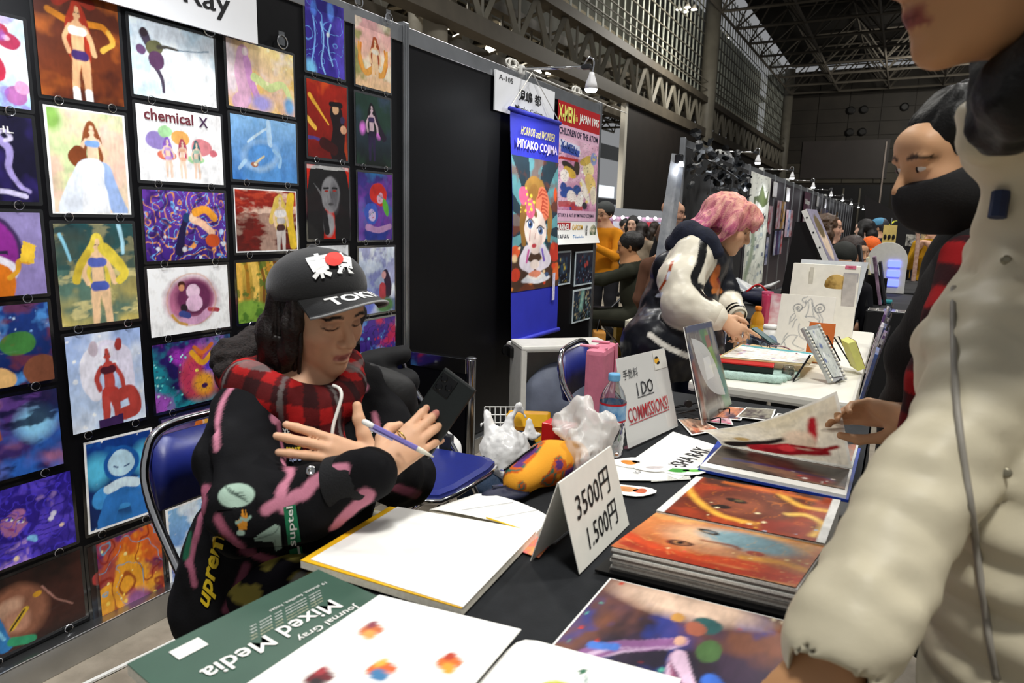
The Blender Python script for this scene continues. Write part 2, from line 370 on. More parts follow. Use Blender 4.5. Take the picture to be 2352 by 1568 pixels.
# ------------------------------------------------------------------ the great hall behind
CONC = mat('painted_steel_brown', '#4a443a', .6, noise=.15, nscale=2)
STEEL = mat('painted_steel_grey', '#6b675c', .55, noise=.12, nscale=2)
MESHM = mat('perforated_strip_grey', '#a7aba0', .6, noise=.2, nscale=6)
DARKW = mat('dark_tile_wall', '#2c2721', .7, noise=.15, nscale=1.2)
XS = -8.0
def bar(m, a, b, w=.12):
    a, b = np.array(a, float), np.array(b, float); return m.tube([a, b], w/2, 4, caps=False)
# far end wall with tile rows
we = structure('wall_far', 'dark tiled end wall of the hall')
MB().box2((XS-2, 66, 0), (22, 66.3, 14.2)).build('wall_body', DARKW, we)
for r in range(6):
    for k in range(12): MB().box2((XS+.05+k*2.4, 65.9, 6.6+r*1.1), (XS+2.4+k*2.4, 66, 7.65+r*1.1)).build('tile', mat('dark_tile_upper', '#2f2a23', .6, noise=.2, nscale=.8), we)
for r in range(2):
    for k in range(12): MB().box2((XS+.05+k*2.4, 65.88, 4.9+r*.84), (XS+2.4+k*2.4, 66, 5.7+r*.84)).build('tile', mat('olive_tile_band', '#4a453a', .6, noise=.2, nscale=.8), we)
for px, py in ((1955, 254), (1985, 252), (2078, 246), (1952, 304), (1981, 303)):
    p = at(px, py, y=65.86); MB().lathe(p, [(.32, 0), (.32, -.25), (.22, -.3)], 14, axis=(0, 1, 0)).build('air_nozzle', mat('air_nozzle_black', '#0d0c0b', .5, noise=.1), we)
a, b = at(1845, 325, y=65.8), at(2035, 410, y=65.8); MB().box2((a[0], 65.75, b[2]), (b[0], 65.85, a[2])).build('shutter', mat('dull_brown_shutter', '#3b3533', .5, noise=.1, nscale=.6), we)
a, b = at(1870, 425, y=65.8), at(2035, 520, y=65.8); MB().box2((a[0], 65.7, 0), (b[0], 65.85, a[2])).build('doorway', mat('black_doorway', '#0a0a0e', .5, noise=.1), we)
for px in (1934, 1972): p = at(px, 470, y=65.6); MB().box2((p[0]-.06, 65.6, 0), (p[0]+.06, 65.7, at(px, 432, y=65.6)[2])).build('mullion', STEEL, we)
a, b = at(2037, 325, y=65.7), at(2031, 468, y=65.7); MB().box2((a[0]-.05, 65.6, b[2]), (a[0]+.05, 65.72, a[2])).build('light_slit', mat('pale_light_slit', '#b8a9a0', .4, noise=.05), we)
# grey sloping roof of a stand far down the aisle
p = [at(1987, 448, y=40), at(1987, 512, y=40), at(2105, 512, y=40)]
o = MB().add([p[0], p[1], p[2], p[0]+[0, 6, 0], p[1]+[0, 6, 0], p[2]+[0, 6, 0]], [(0, 1, 2), (5, 4, 3), (0, 2, 5, 3), (1, 4, 5, 2), (0, 3, 4, 1)]).build('sloping_canopy', mat('grey_canopy_cloth', '#5a5658', .7, noise=.1, nscale=1))
tag(o, 'grey sloping canopy above the far end of the aisle', 'canopy')
for q in (p[1], p[2]): MB().tube([(q[0], 40.1, 0), (q[0], 40.1, q[2])], .06, 6).build('post', STEEL, o)
# roof and its space frame
rf = structure('ceiling', 'dark hall roof with a steel space frame below it')
MB().box2((XS, 8, 14.6), (22, 66, 14.8)).build('roof_deck', mat('dark_roof_deck', '#16130f', .8, noise=.2, nscale=.5), rf)
sf = MB(); S = 3.6
for i in range(9):
    for j in range(13):
        x, y = XS+.5+i*S, 20+j*S; lo = (x, y, 12.0); hi = (x+S/2, y+S/2, 14.3)
        if i < 8: bar(sf, lo, (x+S, y, 12.0), .16)
        if j < 12: bar(sf, lo, (x, y+S, 12.0), .16)
        for dx in (0, S):
            for dy in (0, S): bar(sf, hi, (x+dx, y+dy, 12.0), .11)
        bar(sf, hi, (x+S*1.5, y+S/2, 14.3), .12); bar(sf, hi, (x+S/2, y+S*1.5, 14.3), .12)
tag(sf.build('space_frame', mat('space_frame_paint', '#57524a', .6, noise=.1, nscale=2), rf), kind='stuff')
# long truss wall on the left: box truss, then a screen of perforated strips
wt = structure('wall_truss', 'steel truss bridge and perforated screen along the hall side')
y0, y1 = 8.0, 66.0
for z, s in ((5.75, .42), (7.45, .3)):
    MB().box2((XS-.25, y0, z), (XS+.25, y1, z+s)).build('chord', CONC, wt)
    MB().box2((XS-1.9, y0, z), (XS-1.5, y1, z+s)).build('chord', CONC, wt)
tr = MB(); n = 30; dy = (y1-y0)/n
for xx in (XS, XS-1.7):
    for i in range(n):
        ya, yb = y0+i*dy, y0+(i+1)*dy; ym = (ya+yb)/2
        bar(tr, (xx, ya, 6.1), (xx, ym, 7.5), .2); bar(tr, (xx, ym, 7.5), (xx, yb, 6.1), .2); bar(tr, (xx, ya, 6.1), (xx, ya, 7.5), .1)
for i in range(n): bar(tr, (XS, y0+i*dy, 7.5), (XS-1.7, y0+(i+.5)*dy, 7.5), .12); bar(tr, (XS, y0+i*dy, 6.1), (XS-1.7, y0+(i+.5)*dy, 6.1), .12)
tag(tr.build('truss_web', STEEL, wt), kind='stuff')
for z in (8.1, 8.5): MB().tube([(XS+.2, y0, z), (XS+.2, y1, z)], .025, 6).build('handrail', STEEL, wt)
stripm = MB().box((0, 0, 0), (.04, .16, 6.2)); holes = MB()
base = None
for i in range(72):
    yy = 16+i*.69
    if base is None: base = MB().box2((XS-.3, yy-.07, 7.8), (XS-.26, yy+.07, 14.2)).build('screen_strip', MESHM, wt); y_base = yy
    else:
        c = base.copy(); COL.objects.link(c); c.parent = wt; c.location = (0, yy-y_base, 0)
for k in range(11): MB().box2((XS-.24, 14, 7.9+k*.6), (XS-.2, 66, 7.94+k*.6)).build('screen_rail', STEEL, wt)
MB().box2((XS-2.6, 14, 7.7), (XS-2.5, 66, 14.3)).build('screen_backing', mat('screen_backing_grey', '#3d3e37', .7, noise=.25, nscale=.9), wt)
for yy in (38.0, 64.5): MB().lathe((XS+.1, yy, 0), [(.42, 0), (.42, 14.2)], 16).build('column', STEEL, wt, smooth=True)
for px, d in ((1000, 16.5),):
    p = at(px, 60, d=d); MB().lathe((p[0], p[1], 0), [(.30, 0), (.30, 14)], 20).build('column', mat('concrete_column', '#8d8779', .7, noise=.1, nscale=3), wt, smooth=True)
    p = at(955, 60, d=17); MB().lathe((p[0], p[1], 0), [(.2, 0), (.2, 14)], 14).build('column', mat('pale_column', '#c0bbae', .7, noise=.1, nscale=3), wt, smooth=True)
# black partition below the truss with its pale edge
yb = at(1430, 350, x=XS)[1]
MB().box2((XS-.1, yb+.15, 1.75), (XS+.05, 66, 5.75)).build('black_curtain_wall', mat('black_curtain_wall', '#1a1512', .6, noise=.15, nscale=1.5), wt)
MB().box2((XS-.12, yb-.1, 1.75), (XS+.08, yb+.15, 5.8)).build('edge_post', mat('pale_edge_post', '#cfccc2', .4, noise=.05), wt)
# second hall beyond: beige wall, windows and roof trusses
w2 = structure('wall_hall', 'beige wall of the adjoining hall with a window and ledges')
MB().box2((-30.2, 20, 0), (-30, 70, 16)).build('wall_body', mat('beige_cladding', '#b9b09c', .7, noise=.08, nscale=.6), w2)
for k in range(14): MB().box2((-30, 20, .6+k*1.1), (-29.9, 70, .66+k*1.1)).build('cladding_joint', mat('cladding_joint', '#8a8271', .7, noise=.1), w2)
a, b = at(1379, 328, x=-29.8), at(1424, 372, x=-29.8); MB().box2((-29.95, min(a[1], b[1])-2, b[2]), (-29.7, max(a[1], b[1])+1, a[2])).build('window_band', mat('dark_window_band', '#3a3c3a', .3, noise=.1), w2)
a, b = at(1380, 425, x=-29.8), at(1408, 455, x=-29.8); MB().box2((-29.9, a[1]-2, b[2]), (-29.7, b[1], a[2])).build('lit_pane', mat('bright_pane', '#e8f0f5', .3, emit=1.2), w2)
a, b = at(1378, 455, x=-29.7), at(1412, 470, x=-29.7); MB().box2((-29.8, a[1]-2, b[2]), (-29.4, b[1], a[2])).build('dark_monitor', BLACKP, w2)
MB().box2((-30, 8, 12.5), (XS-2.6, 70, 12.7)).build('roof_underside', mat('dark_roof_underside', '#35322b', .8, noise=.2, nscale=.5), w2)
t2 = MB()
for i in range(8):
    xx = -10.5-i*2.6
    for j in range(16):
        yy = 10+j*3.4
        bar(t2, (xx, yy, 9.6), (xx, yy+3.4, 9.6), .2); bar(t2, (xx, yy, 9.6), (xx-1.3, yy+1.7, 11.8), .13); bar(t2, (xx-1.3, yy+1.7, 11.8), (xx, yy+3.4, 9.6), .13)
        bar(t2, (xx, yy, 9.6), (xx-2.6, yy, 9.6), .2); bar(t2, (xx-1.3, yy+1.7, 11.8), (xx-2.6, yy, 9.6), .13); bar(t2, (xx-1.3, yy+1.7, 11.8), (xx-2.6, yy+3.4, 9.6), .13)
tag(t2.build('roof_truss', mat('beige_truss_paint', '#8c8472', .6, noise=.1, nscale=2), w2), kind='stuff')
# lamp clusters hanging in the halls
BULB = mat('lamp_glow_warm', '#fff3dc', .4, emit=14)
def cluster(px, py, d, n, s, label):
    p = at(px, py, d=d); t = thing('lamp_cluster', label, 'lamp', p, 'high hall lamps')
    MB().tube([p+[0, 0, s*2.2], p+[0, 0, s*.9]], s*.08, 6).build('stem', STEEL, t)
    for k in range(n):
        a = 2*PI*k/n+.4; q = p+np.array([math.cos(a)*s, math.sin(a)*s, 0])
        MB().lathe(q, [(s*.16, s*.5), (s*.22, s*.3), (s*.42, -.1*s)], 12).build('shade', mat('lamp_reflector', '#d8d2c2', .3, noise=.05), t, smooth=True)
        MB().lathe(q, [(s*.02, -.12*s), (s*.40, -.14*s), (s*.40, -.1*s)], 12).build('glowing_glass', BULB, t)
for a in ((1147, 112, 26, 5, .42, 'lamp cluster above the black panel, left of the clamp lamp'), (1253, 160, 32, 5, .50, 'lamp cluster just above the hanging rod of the clamp lamp'), (1027, 60, 26, 4, .25, 'small lamp cluster beside the round column'), (1366, 68, 30, 1, .22, 'single lamp shining through the truss, upper one'), (1430, 127, 34, 1, .2, 'single lamp shining through the truss, lower one'),
          (1577, 20, 33, 4, .36, 'lamp cluster reflected high in the perforated screen, upper'), (1652, 85, 52, 5, .55, 'lamp cluster in front of the perforated screen, lower'), (1310, 30, 26, 1, .2, 'single lamp between truss members near the top edge')):
    cluster(*a)
# ================================================================== PRINTS ON THE LEFT WALL
def ring_mesh():
    me = bpy.data.meshes.get('binder_ring')
    if me: return me
    m = MB(); m.tube([(0.004, .011*math.cos(a), .011*math.sin(a)) for a in np.linspace(0, 2*PI, 12, endpoint=False)], .0011, 5, close=True)
    me = bpy.data.meshes.new('binder_ring'); me.from_pydata(m.v, [], m.f); me.update(); me.materials.append(CHROME); return me
def art_print(y0, z0, w, h, art, label, rings=True, roll=0, lift=.006, margin=.009, m=None, wall_x=0., tl=None):
    """(y0,z0) is the lower left corner seen from the booth; printed sheet in clear laminate on binder rings"""
    R = rotx(roll); c = np.array([wall_x+lift, y0+w/2, z0+h/2])
    t = thing('laminated_print', label, 'art print', (wall_x+lift, y0+w/2, z0), 'laminated art prints on the booth wall')
    P = lambda yy, zz, x=0.: c+R@np.array([x, yy, zz])
    ax = R@np.array([0, 1., 0]); az = R@np.array([0, 0, 1.]); n = np.array([1., 0, 0])
    MB().prism([(-w/2+.004, -h/2), (w/2-.004, -h/2), (w/2, -h/2+.004), (w/2, h/2-.004), (w/2-.004, h/2), (-w/2+.004, h/2), (-w/2, h/2-.004), (-w/2, -h/2+.004)], c-n*.0012, ax, az, n, .0008).build('laminate', FILM, t)
    art_mesh('artwork', art, flat(P(-w/2+margin, -h/2+margin), ax*(w-2*margin), az*(h-2*margin)), PRINTM, t)
    if rings:
        for k in (.2, .8):
            o = bpy.data.objects.new('ring', ring_mesh()); COL.objects.link(o); o.parent = t; o.location = tuple(P(-w/2+w*k, -h/2, .002)-WL[t])
    return t
def LS(seed): return Art(100, 78, 1.29, seed)     # landscape sheet
def PT(seed): return Art(78, 100, .775, seed)     # portrait sheet
WHT = '#f6f5f3'
A = {}
a = LS(1).bg('#9fc4e6', '#cfe4f2').cloud('#f3f6fb', 3, .55, .2); a.dots(5, .09, ['#b0223f', '#d64a78', '#7d3aa0'], 3, (.55, .2, 1, .95), 1, .15).ell(1.12, .74, .12, .10, '#a8274d').ell(1.1, .77, .04, .03, '#f0b4c4').ell(.9, .45, .14, .2, '#c02848', 30).ell(1.15, .14, .12, .11, '#b06aa8').ell(1.22, .24, .08, .07, '#e2a0c8').cloud('#8a5cc0', 5, .62, .1, .6, 4); A['balloons'] = a
a = LS(2).bg('#0d0a24', '#141030').cloud('#3a2a80', 2, .5, .3, .9).line([(.9, .75), (1.02, .62), (1.0, .4), (1.1, .2), (1.2, .12)], .045, '#a99bd8', w1=.02).line([(.9, .75), (1.0, .82), (1.06, .74), (1.0, .70)], .022, '#d8d0f0').line([(.7, .1), (.95, .12), (1.15, .06)], .03, '#cfc8ea'); A['night'] = a
a = LS(3).bg('#8f80b8', '#9488bb').ell(.55, .55, .52, .5, '#3c2a55').ell(.55, .55, .47, .45, '#8a2a8c').rect(0, .5, .9, .54, '#2d2340').ell(.55, .3, .46, .22, '#e9e4ee').line([(.72, .32), (.86, .22), (.84, .02)], .11, '#d8741a', w1=.1).line([(.9, .22), (1.0, .3), (1.02, .42), (1.12, .4)], .03, '#e0a02a').poly([(1.02, .42), (1.18, .38), (1.22, .6), (1.08, .66)], '#f2c53a'); A['lilac'] = a
a = LS(4).bg('#0c1a48', '#1d3c86').cloud('#4f92d8', 4, .6, .12, .9).dots(22, .012, ['#cfe6ff', '#8fc2ff'], 2, (0, .4, 1, 1)).ell(.93, .52, .2, .14, '#3f7a3a').cloud('#7a3020', 3, .62, .1, .6, 7).ell(.3, .12, .4, .22, '#e3bd84').ell(.62, .1, .26, .16, '#dcae70').ell(.1, .55, .22, .2, '#e8d3c0').ell(1.15, .15, .2, .2, '#7d4a34'); A['starry'] = a
a = LS(5).bg('#1c1a52', '#5a3a80').cloud('#b0729a', 2.2, .52, .2, .8).cloud('#2c66c0', 2.5, .5, .2, .8, 3).ell(1.02, .62, .2, .2, '#8fd0f6', soft=.9).fig(.5, .08, .85, '#8a4a3a', '#231428', '#b0302a', '#2a1a34', '#3a1c2c').cloud('#101434', 3, .6, .12, .9, 9, sy=2); A['storm'] = a
a = LS(6).bg('#3b2a9a', '#2a1d86').cloud('#5b45c8', 3, .5, .15, .9, warp=.5).swirl('#22187a', 8, .3, 2, .8).cloud('#c19adf', 3, .6, .12, .9, 8, warp=.4).face(.62, .56, .2, '#a86a9a', '#2c1d84', '#6a3ac0', '#8a3a7c', -25).swirl('#4a3ad0', 9, .25, 5, .8, 3).dots(12, .03, ['#f2ecff', '#8ad0ff', '#f7d8b0'], 4, (.1, .05, 1, .5)); A['violet_hair'] = a
a = LS(7).bg('#120c0c', '#1c1210').cloud('#40201a', 2, .5, .3, .9).ell(.52, .48, .32, .38, '#8c5a44', 20, .3).ell(.42, .58, .16, .12, '#c59a80', 20, .5).ell(.5, .38, .14, .16, '#c08a70', 30, .5).line([(.44, .30), (.56, .44), (.6, .48)], .035, '#d9b030').line([(.42, .28), (.58, .48)], .012, '#201008').ell(.74, .62, .05, .04, '#c89024').line([(.0, .75), (.2, .5), (.34, .1)], .13, '#2a78b8', w1=.08).line([(.1, .7), (.26, .4), (.34, .2)], .02, '#7ac4ea').line([(.42, .12), (.62, .04)], .06, '#2f9a6a').line([(.8, .7), (.95, .45), (1.15, .28)], .01, '#a8786c'); A['shadow_face'] = a
a = PT(10).bg('#6e3010', '#4c1f12').cloud('#a8571c', 3, .52, .2, .9).cloud('#38140e', 3, .6, .15, .8, 4); a.line([(.12, .78), (.25, .72), (.36, .7)], .03, '#c97a18').line([(.7, .62), (.6, .72), (.46, .72)], .03, '#c97a18').line([(.66, .68), (.7, .58), (.6, .5)], .025, '#d9a540').fig(.37, -.04, .96, '#d9a87a', '#a02c14', '#f0e6dc', '#3b2560', long=.6, shoes='#ece4e0').line([(.2, .88), (.34, .95), (.5, .9)], .05, '#8e2712'); A['rust'] = a
a = PT(11).bg('#f1d6b8', '#f6e4c6').cloud('#c8e0a0', 3, .56, .15, .8).cloud('#f2b9b0', 3, .58, .15, .7, 6).fig(.42, .12, .8, '#f2c9a8', '#8a4a24', '#7fa6dc', '#cfdcf0', '#dfe8f4', long=.5).ell(.28, .55, .09, .1, '#7d3f1e').line([(.38, .42), (.28, .22), (.22, .03)], .13, '#e6ecf6', w1=.16).line([(.5, .42), (.58, .2), (.66, .04)], .1, '#9fb8e6', w1=.08).line([(.42, .45), (.42, .2), (.42, .03)], .1, '#f2f4f8', w1=.14).ell(.06, .9, .08, .12, '#8dba5a', soft=.7).border(.02, WHT); A['meadow_girl'] = a
a = PT(12).bg('#cdbb6a', '#1f3f44').cloud('#2a6a6a', 2.5, .5, .2, .8).cloud('#e6d590', 5, .6, .1, .7, 3, sy=2).rect(.0, .55, .775, 1, '#1d3c42', .6).line([(.62, 1), (.66, .7)], .02, '#a9d8e8').line([(.05, .9), (.1, .75), (.13, .65)], .015, '#8fd0e6').fig(.39, -.12, 1.05, '#f0c79a', '#e6cd4a', '#5866b8', '#4a5cae', long=.2).line([(.46, .76), (.6, .6), (.66, .5), (.6, .42)], .06, '#e8cf46', w1=.04).line([(.3, .7), (.2, .55), (.17, .45)], .04, '#d8bb3c'); A['cave_bather'] = a
a = PT(13).bg('#c6d8f0', '#9fb6e4').cloud('#e8eefa', 3, .5, .2, .8).dots(14, .02, ['#ffffff'], 2, a=.7).line([(.38, .82), (.22, .72), (.2, .5), (.26, .35)], .1, '#ece9f4', w1=.06).line([(.42, .82), (.58, .72), (.6, .5), (.62, .4)], .1, '#e4def0', w1=.06).fig(.4, -.1, 1.0, '#b8443c', '#ece8f4', '#4a1c28', '#b23c34', long=.0).line([(.46, .3), (.62, .32), (.66, .14), (.54, .1)], .07, '#b04038').ell(.27, .84, .05, .08, '#c8b8c4').ell(.52, .86, .04, .07, '#a03834').rect(.26, .0, .52, .1, '#3a2350'); A['crimson_figure'] = a
a = PT(14).bg('#0c2050', '#123a86').cloud('#2c7cc8', 3, .55, .2, .8).dots(20, .008, ['#ffffff'], 3).ell(.12, .66, .15, .16, '#57c0e6', 0, .9).ell(.66, .68, .13, .16, '#57c0e6', 0, .9).ell(.4, .68, .2, .2, '#1a5aa8').ell(.4, .68, .15, .15, '#bfe2f4').line([(.32, .66), (.36, .64)], .008, '#123a70').line([(.44, .64), (.49, .66)], .008, '#123a70').line([(.18, .34), (.34, .28), (.5, .3), (.62, .36)], .12, '#3f94d8').line([(.2, .08), (.3, .3), (.52, .28), (.6, .08)], .1, '#2c74c0').line([(.24, .42), (.4, .46), (.56, .42)], .05, '#d5ecf8').border(.022, WHT); A['blue_glow'] = a
a = PT(15).bg('#7a2408', '#55206a').cloud('#d8621a', 2.6, .48, .15, .95, warp=.4).cloud('#f2a92a', 3, .6, .1, .9, 4).swirl('#8c1e10', 6, .25, 3, .8).swirl('#5aa6c8', 5, .07, 8, .8).ell(.42, .2, .14, .12, '#9a5a90', soft=.7).ell(.3, .1, .1, .08, '#c09ac0', soft=.8).dots(14, .02, ['#ffd75a', '#ffec9a'], 4, (0, .1, 1, .9)); A['ember'] = a
a = PT(16).bg('#1c2a3c', '#5a6a74').cloud('#2a1c18', 3, .5, .2).ell(.1, .6, .08, .07, '#b8403c'); A['hidden'] = a
a = LS(20).bg('#ffffff', '#e7f1f8').cloud('#b9d8e8', 2, .6, .15, .7, 5).line([(.2, .82), (.26, .7), (.36, .58), (.34, .42), (.42, .26), (.44, .1)], .07, '#4a3f52', w1=.02).ell(.2, .84, .055, .06, '#3a2c34').ell(.34, .66, .13, .1, '#6a6a48', 20).ell(.36, .5, .12, .12, '#5c3a5c').ell(.14, .6, .07, .07, '#6a4a72').line([(.4, .68), (.56, .70), (.7, .7)], .03, '#4a4640', w1=.012).line([(.7, .7), (1.2, .78)], .008, '#7a93a6'); A['swordsman'] = a
a = LS(21).bg('#fbfafa').ell(.28, .55, .17, .12, '#9a86c8', soft=.1).ell(.4, .68, .1, .08, '#a8d8a0').ell(.95, .52, .17, .12, '#e08a90', soft=.1).ell(1.14, .45, .06, .05, '#d8707c').ell(.62, .62, .14, .1, '#f0b060').ell(.85, .34, .14, .06, '#a4d49a').ell(.4, .36, .14, .07, '#e0745a'); [a.fig(x, .06, .56, '#f3d3bb', h, t, t, long=.4) for x, h, t in ((.42, '#8a5ac0', '#c8a0d8'), (.64, '#b8405c', '#e8b090'), (.86, '#2a6a70', '#a8c8b0'))]; A['splash_trio'] = a
a = LS(22).bg('#3b1d7c', '#6a3aa8').swirl('#f2a24a', 7, .22, 2, .95, 2.2).swirl('#6fb4f0', 8, .14, 6, .95, 2.4).swirl('#2a1258', 6, .3, 9, .8, 2).line([(.5, .12), (.56, .4), (.62, .58)], .07, '#1d1440', w1=.04).ell(.64, .62, .06, .07, '#1c3c6a').line([(.74, .6), (.9, .52), (1.05, .4)], .06, '#f1c0a0', w1=.05).ell(.73, .63, .055, .06, '#f4cfae').line([(.78, .7), (.95, .74), (1.1, .62)], .06, '#f0a030').ell(1.05, .28, .12, .1, '#c8501e').dots(10, .03, ['#cfe8ff', '#ffffff'], 3, a=.7); A['violet_swirl'] = a
a = LS(23).bg('#fdfcfb').ell(.66, .5, .42, .36, '#b86a8c', 0, .35).ell(.7, .52, .3, .28, '#6a2a52', 0, .3).ell(.68, .62, .11, .11, '#e8c4da').ell(.7, .44, .14, .13, '#e6bcd8').line([(.5, .2), (.75, .17), (.95, .3)], .06, '#d9a3c6').line([(.95, .32), (1.08, .3)], .05, '#b0404a', w1=.02).ell(.5, .74, .06, .06, '#4a2018').ell(.5, .7, .045, .05, '#d8946c').ell(.52, .38, .06, .06, '#231420').line([(.48, .3), (.58, .26)], .05, '#3c4a90').line([(.34, .3), (.42, .18), (.55, .12)], .02, '#d0a040').ring(.66, .5, .4, .01, '#d89a6a', .5); A['mauve_round'] = a
a = LS(24).bg('#12103c', '#2a1a66').cloud('#1e8a9a', 2.5, .55, .15, .9).cloud('#b03ac0', 2.5, .55, .15, .8, 5).ell(.78, .45, .36, .4, '#c8562a', 0, .4).ell(.62, .42, .2, .3, '#c03a5a', 0, .5).ell(1.0, .52, .2, .3, '#5a3ac0', 0, .5).ell(.8, .3, .18, .18, '#e8a030', 0, .6).ell(.8, .26, .05, .04, '#3c1a4c').ell(.68, .52, .03, .025, '#f2e060').ell(.94, .54, .03, .025, '#80d0f0').swirl('#2c1246', 9, .12, 4, .6, 3).line([(.62, .8), (.8, .62), (1.0, .8)], .04, '#e8a428').line([(.66, .88), (.8, .78), (.96, .88)], .03, '#d8702a').dots(24, .014, ['#7af0e8', '#c0f8f0'], 7, (0, .1, .4, .8)); A['rainbow_cat'] = a
a = LS(25).bg('#6a4a86', '#4a3a60').rect(0, 0, .25, .4, '#b03a28', .8).cloud('#8a70a8', 2, .5, .2, .6).fig(.66, -.45, 1.4, '#efc4a4', '#e2a83c', '#a8c4ea', '#9aa8d8', long=1.4).line([(.6, .8), (.46, .4), (.3, .02)], .07, '#d8702a'); A['amber_hair'] = a
a = PT(26).bg('#2a50b0', '#8cc0ea').cloud('#e9f4fa', 3, .55, .15, .9).rect(0, 0, .775, .3, '#2a50b0', .8).cloud('#dce8fa', 6, .62, .1, .8, 4, sy=2).ell(.3, .42, .12, .1, '#d89a3c').ell(.24, .36, .08, .04, '#a0522a').border(.03, WHT); A['sea'] = a
a = LS(30).bg('#f0b8cc', '#f6e08a', 60).cloud('#f2e7f0', 2.5, .55, .2, .8).cloud('#f6c85a', 2.2, .58, .2, .8, 6).line([(.3, .85), (.24, .55), (.3, .2), (.2, .08)], .1, '#e6b4d2', w1=.14).ell(.33, .86, .05, .06, '#f4e0e0').line([(.36, .74), (.44, .4), (.58, .12)], .07, '#d79ad0', w1=.06).line([(.5, .5), (.8, .4), (1.05, .48), (1.2, .3)], .07, '#d8e6a0', w1=.05).ell(1.18, .14, .1, .14, '#7aaee0', soft=.7).ell(.62, .12, .2, .12, '#a9a0e0', soft=.8).dots(10, .02, ['#fff6c8'], 2, (.4, .4, 1, 1)); A['pastel_mane'] = a
a = LS(31).bg('#3a7ac8', '#8ec0ee').cloud('#5b9ada', 2, .55, .2, .8).ell(.55, .4, .36, .24, '#a9cdf0', 10, .35).ell(.55, .42, .3, .19, '#5a98dc', 10, .4).line([(.3, .6), (.5, .74), (.7, .86)], .02, '#c8e2f6').line([(.72, .95), (.74, .6)], .04, '#b8d8f4').line([(.8, .52), (.95, .4), (.92, .26)], .03, '#9cc8ee').line([(.12, .18), (.25, .3)], .03, '#b0d4f2').ell(.42, .26, .07, .045, '#a86a4a').ell(.44, .27, .03, .03, '#f0e0c8').line([(.45, .3), (.6, .4)], .02, '#d8c8a0'); A['blue_bottle'] = a
a = LS(32).bg('#5c1510', '#c8442a').rect(0, 0, 1.29, .55, '#3c0f0d', .7).cloud('#8c1e14', 4, .5, .15, .9, 2, sy=3).cloud('#f6d8c0', 3, .55, .15, .8, 8, sy=2.5).rect(0, 0, 1.29, .62, '#5c1712', .55).line([(1.16, .9), (1.12, .6), (1.2, .1)], .08, '#e8c030').line([(.86, .85), (.78, .65), (.72, .5)], .05, '#e0c060').fig(.92, -.12, 1.08, '#eccaa4', '#e3c45c', '#efe6e2', '#4a2a28', '#c8beb8', long=.4).line([(.86, .62), (1.0, .62)], .06, '#efe9e6').line([(.88, .5), (.98, .5)], .05, '#c9c0bc').border(.025, WHT); A['armour'] = a
a = LS(33).bg('#6a5a18', '#d8b048'); [a.line([(x, .1), (x+.02*k, .6), (x-.02, 1)], w, col) for k, (x, w, col) in enumerate(((.06, .05, '#e6b24a'), (.2, .035, '#a8741e'), (.34, .06, '#f0c45c'), (.48, .03, '#7a4c12'), (.62, .07, '#c88c2c'), (.8, .05, '#6a3e10'), (.95, .06, '#d8a040'), (1.12, .06, '#8a5a18')))]; a.ell(.3, .1, .46, .26, '#7aa03a', -14, .2).cloud('#3c6a20', 8, .6, .1, .8, 3).rect(0, .55, 1.29, 1, '#d8b048', .0).ell(.95, .1, .3, .12, '#caa030', 0, .4); A['golden_wood'] = a
a = LS(34).bg('#e8763a', '#f3c88a').cloud('#c03a24', 3, .55, .15, .9).border(.03, WHT); A['orange'] = a
a = PT(40).bg('#3a2a9c', '#2a1f86').cloud('#5a4ac8', 2.5, .55, .2, .9).swirl('#6aa4f0', 7, .1, 3, .9, 2).ell(.16, .86, .06, .1, '#4f7ae0', 0, .6).ell(.5, .88, .07, .12, '#5a86e8', 0, .6).line([(.3, .7), (.36, .5), (.3, .2), (.36, .02)], .015, '#8cc0ff').line([(.5, .7), (.44, .45), (.52, .15)], .015, '#8cc0ff').line([(.15, .75), (.18, .45), (.1, .1)], .015, '#7ab0ff').ell(.45, .56, .03, .03, '#e6f6ff', 0, .9).ell(.08, .05, .1, .1, '#7ac8f6', 0, .9); A['jelly'] = a
a = PT(41).bg('#6a100a', '#a8200e').cloud('#d8501a', 3, .55, .15, .9, sy=.6).line([(.05, .8), (.25, .6), (.4, .45)], .03, '#f6b83a', w1=.01).line([(.0, .5), (.15, .38)], .03, '#f6c04a').line([(.55, .62), (.6, .4), (.56, .12), (.6, 0)], .12, '#1c0e10', w1=.15).ell(.54, .68, .06, .07, '#e8b88c').line([(.45, .74), (.64, .74)], .035, '#140c10').ell(.68, .55, .05, .05, '#3a3050').ell(.7, .42, .06, .06, '#e8b08c').line([(.02, .26), (.36, .22)], .02, '#4a3a80').line([(.3, .2), (.5, .12)], .08, '#3a0e0c'); A['gunfire'] = a
a = PT(42).bg('#b8200f', '#d0240e').line([(.2, .85), (.14, .5), (.08, .05)], .16, '#1a1a1b', w1=.2).line([(.58, .85), (.64, .5), (.68, .05)], .16, '#161617', w1=.18).ell(.4, .92, .27, .2, '#1a1a1b').poly([(.1, .76), (.28, .62), (.26, .56)], '#6b6b6d').ell(.42, .62, .17, .25, '#8d8d90', 0, .12).ell(.5, .6, .08, .2, '#5c5c60', 0, .8).line([(.3, .7), (.38, .705)], .014, '#141414').line([(.46, .705), (.54, .7)], .014, '#141414').ell(.35, .665, .035, .014, '#9a2a22').ell(.5, .665, .035, .014, '#9a2a22').line([(.42, .66), (.44, .57)], .01, '#58585c').ell(.43, .49, .055, .02, '#4a4a4c').ell(.38, .2, .1, .16, '#9b9b9e', 0, .4).line([(.3, .35), (.34, .1)], .05, '#202022').rect(.0, .95, .775, 1, WHT, .5); A['grey_elf'] = a
a = PT(43).bg('#dfe3e8', '#e9ebee'); A['pale'] = a
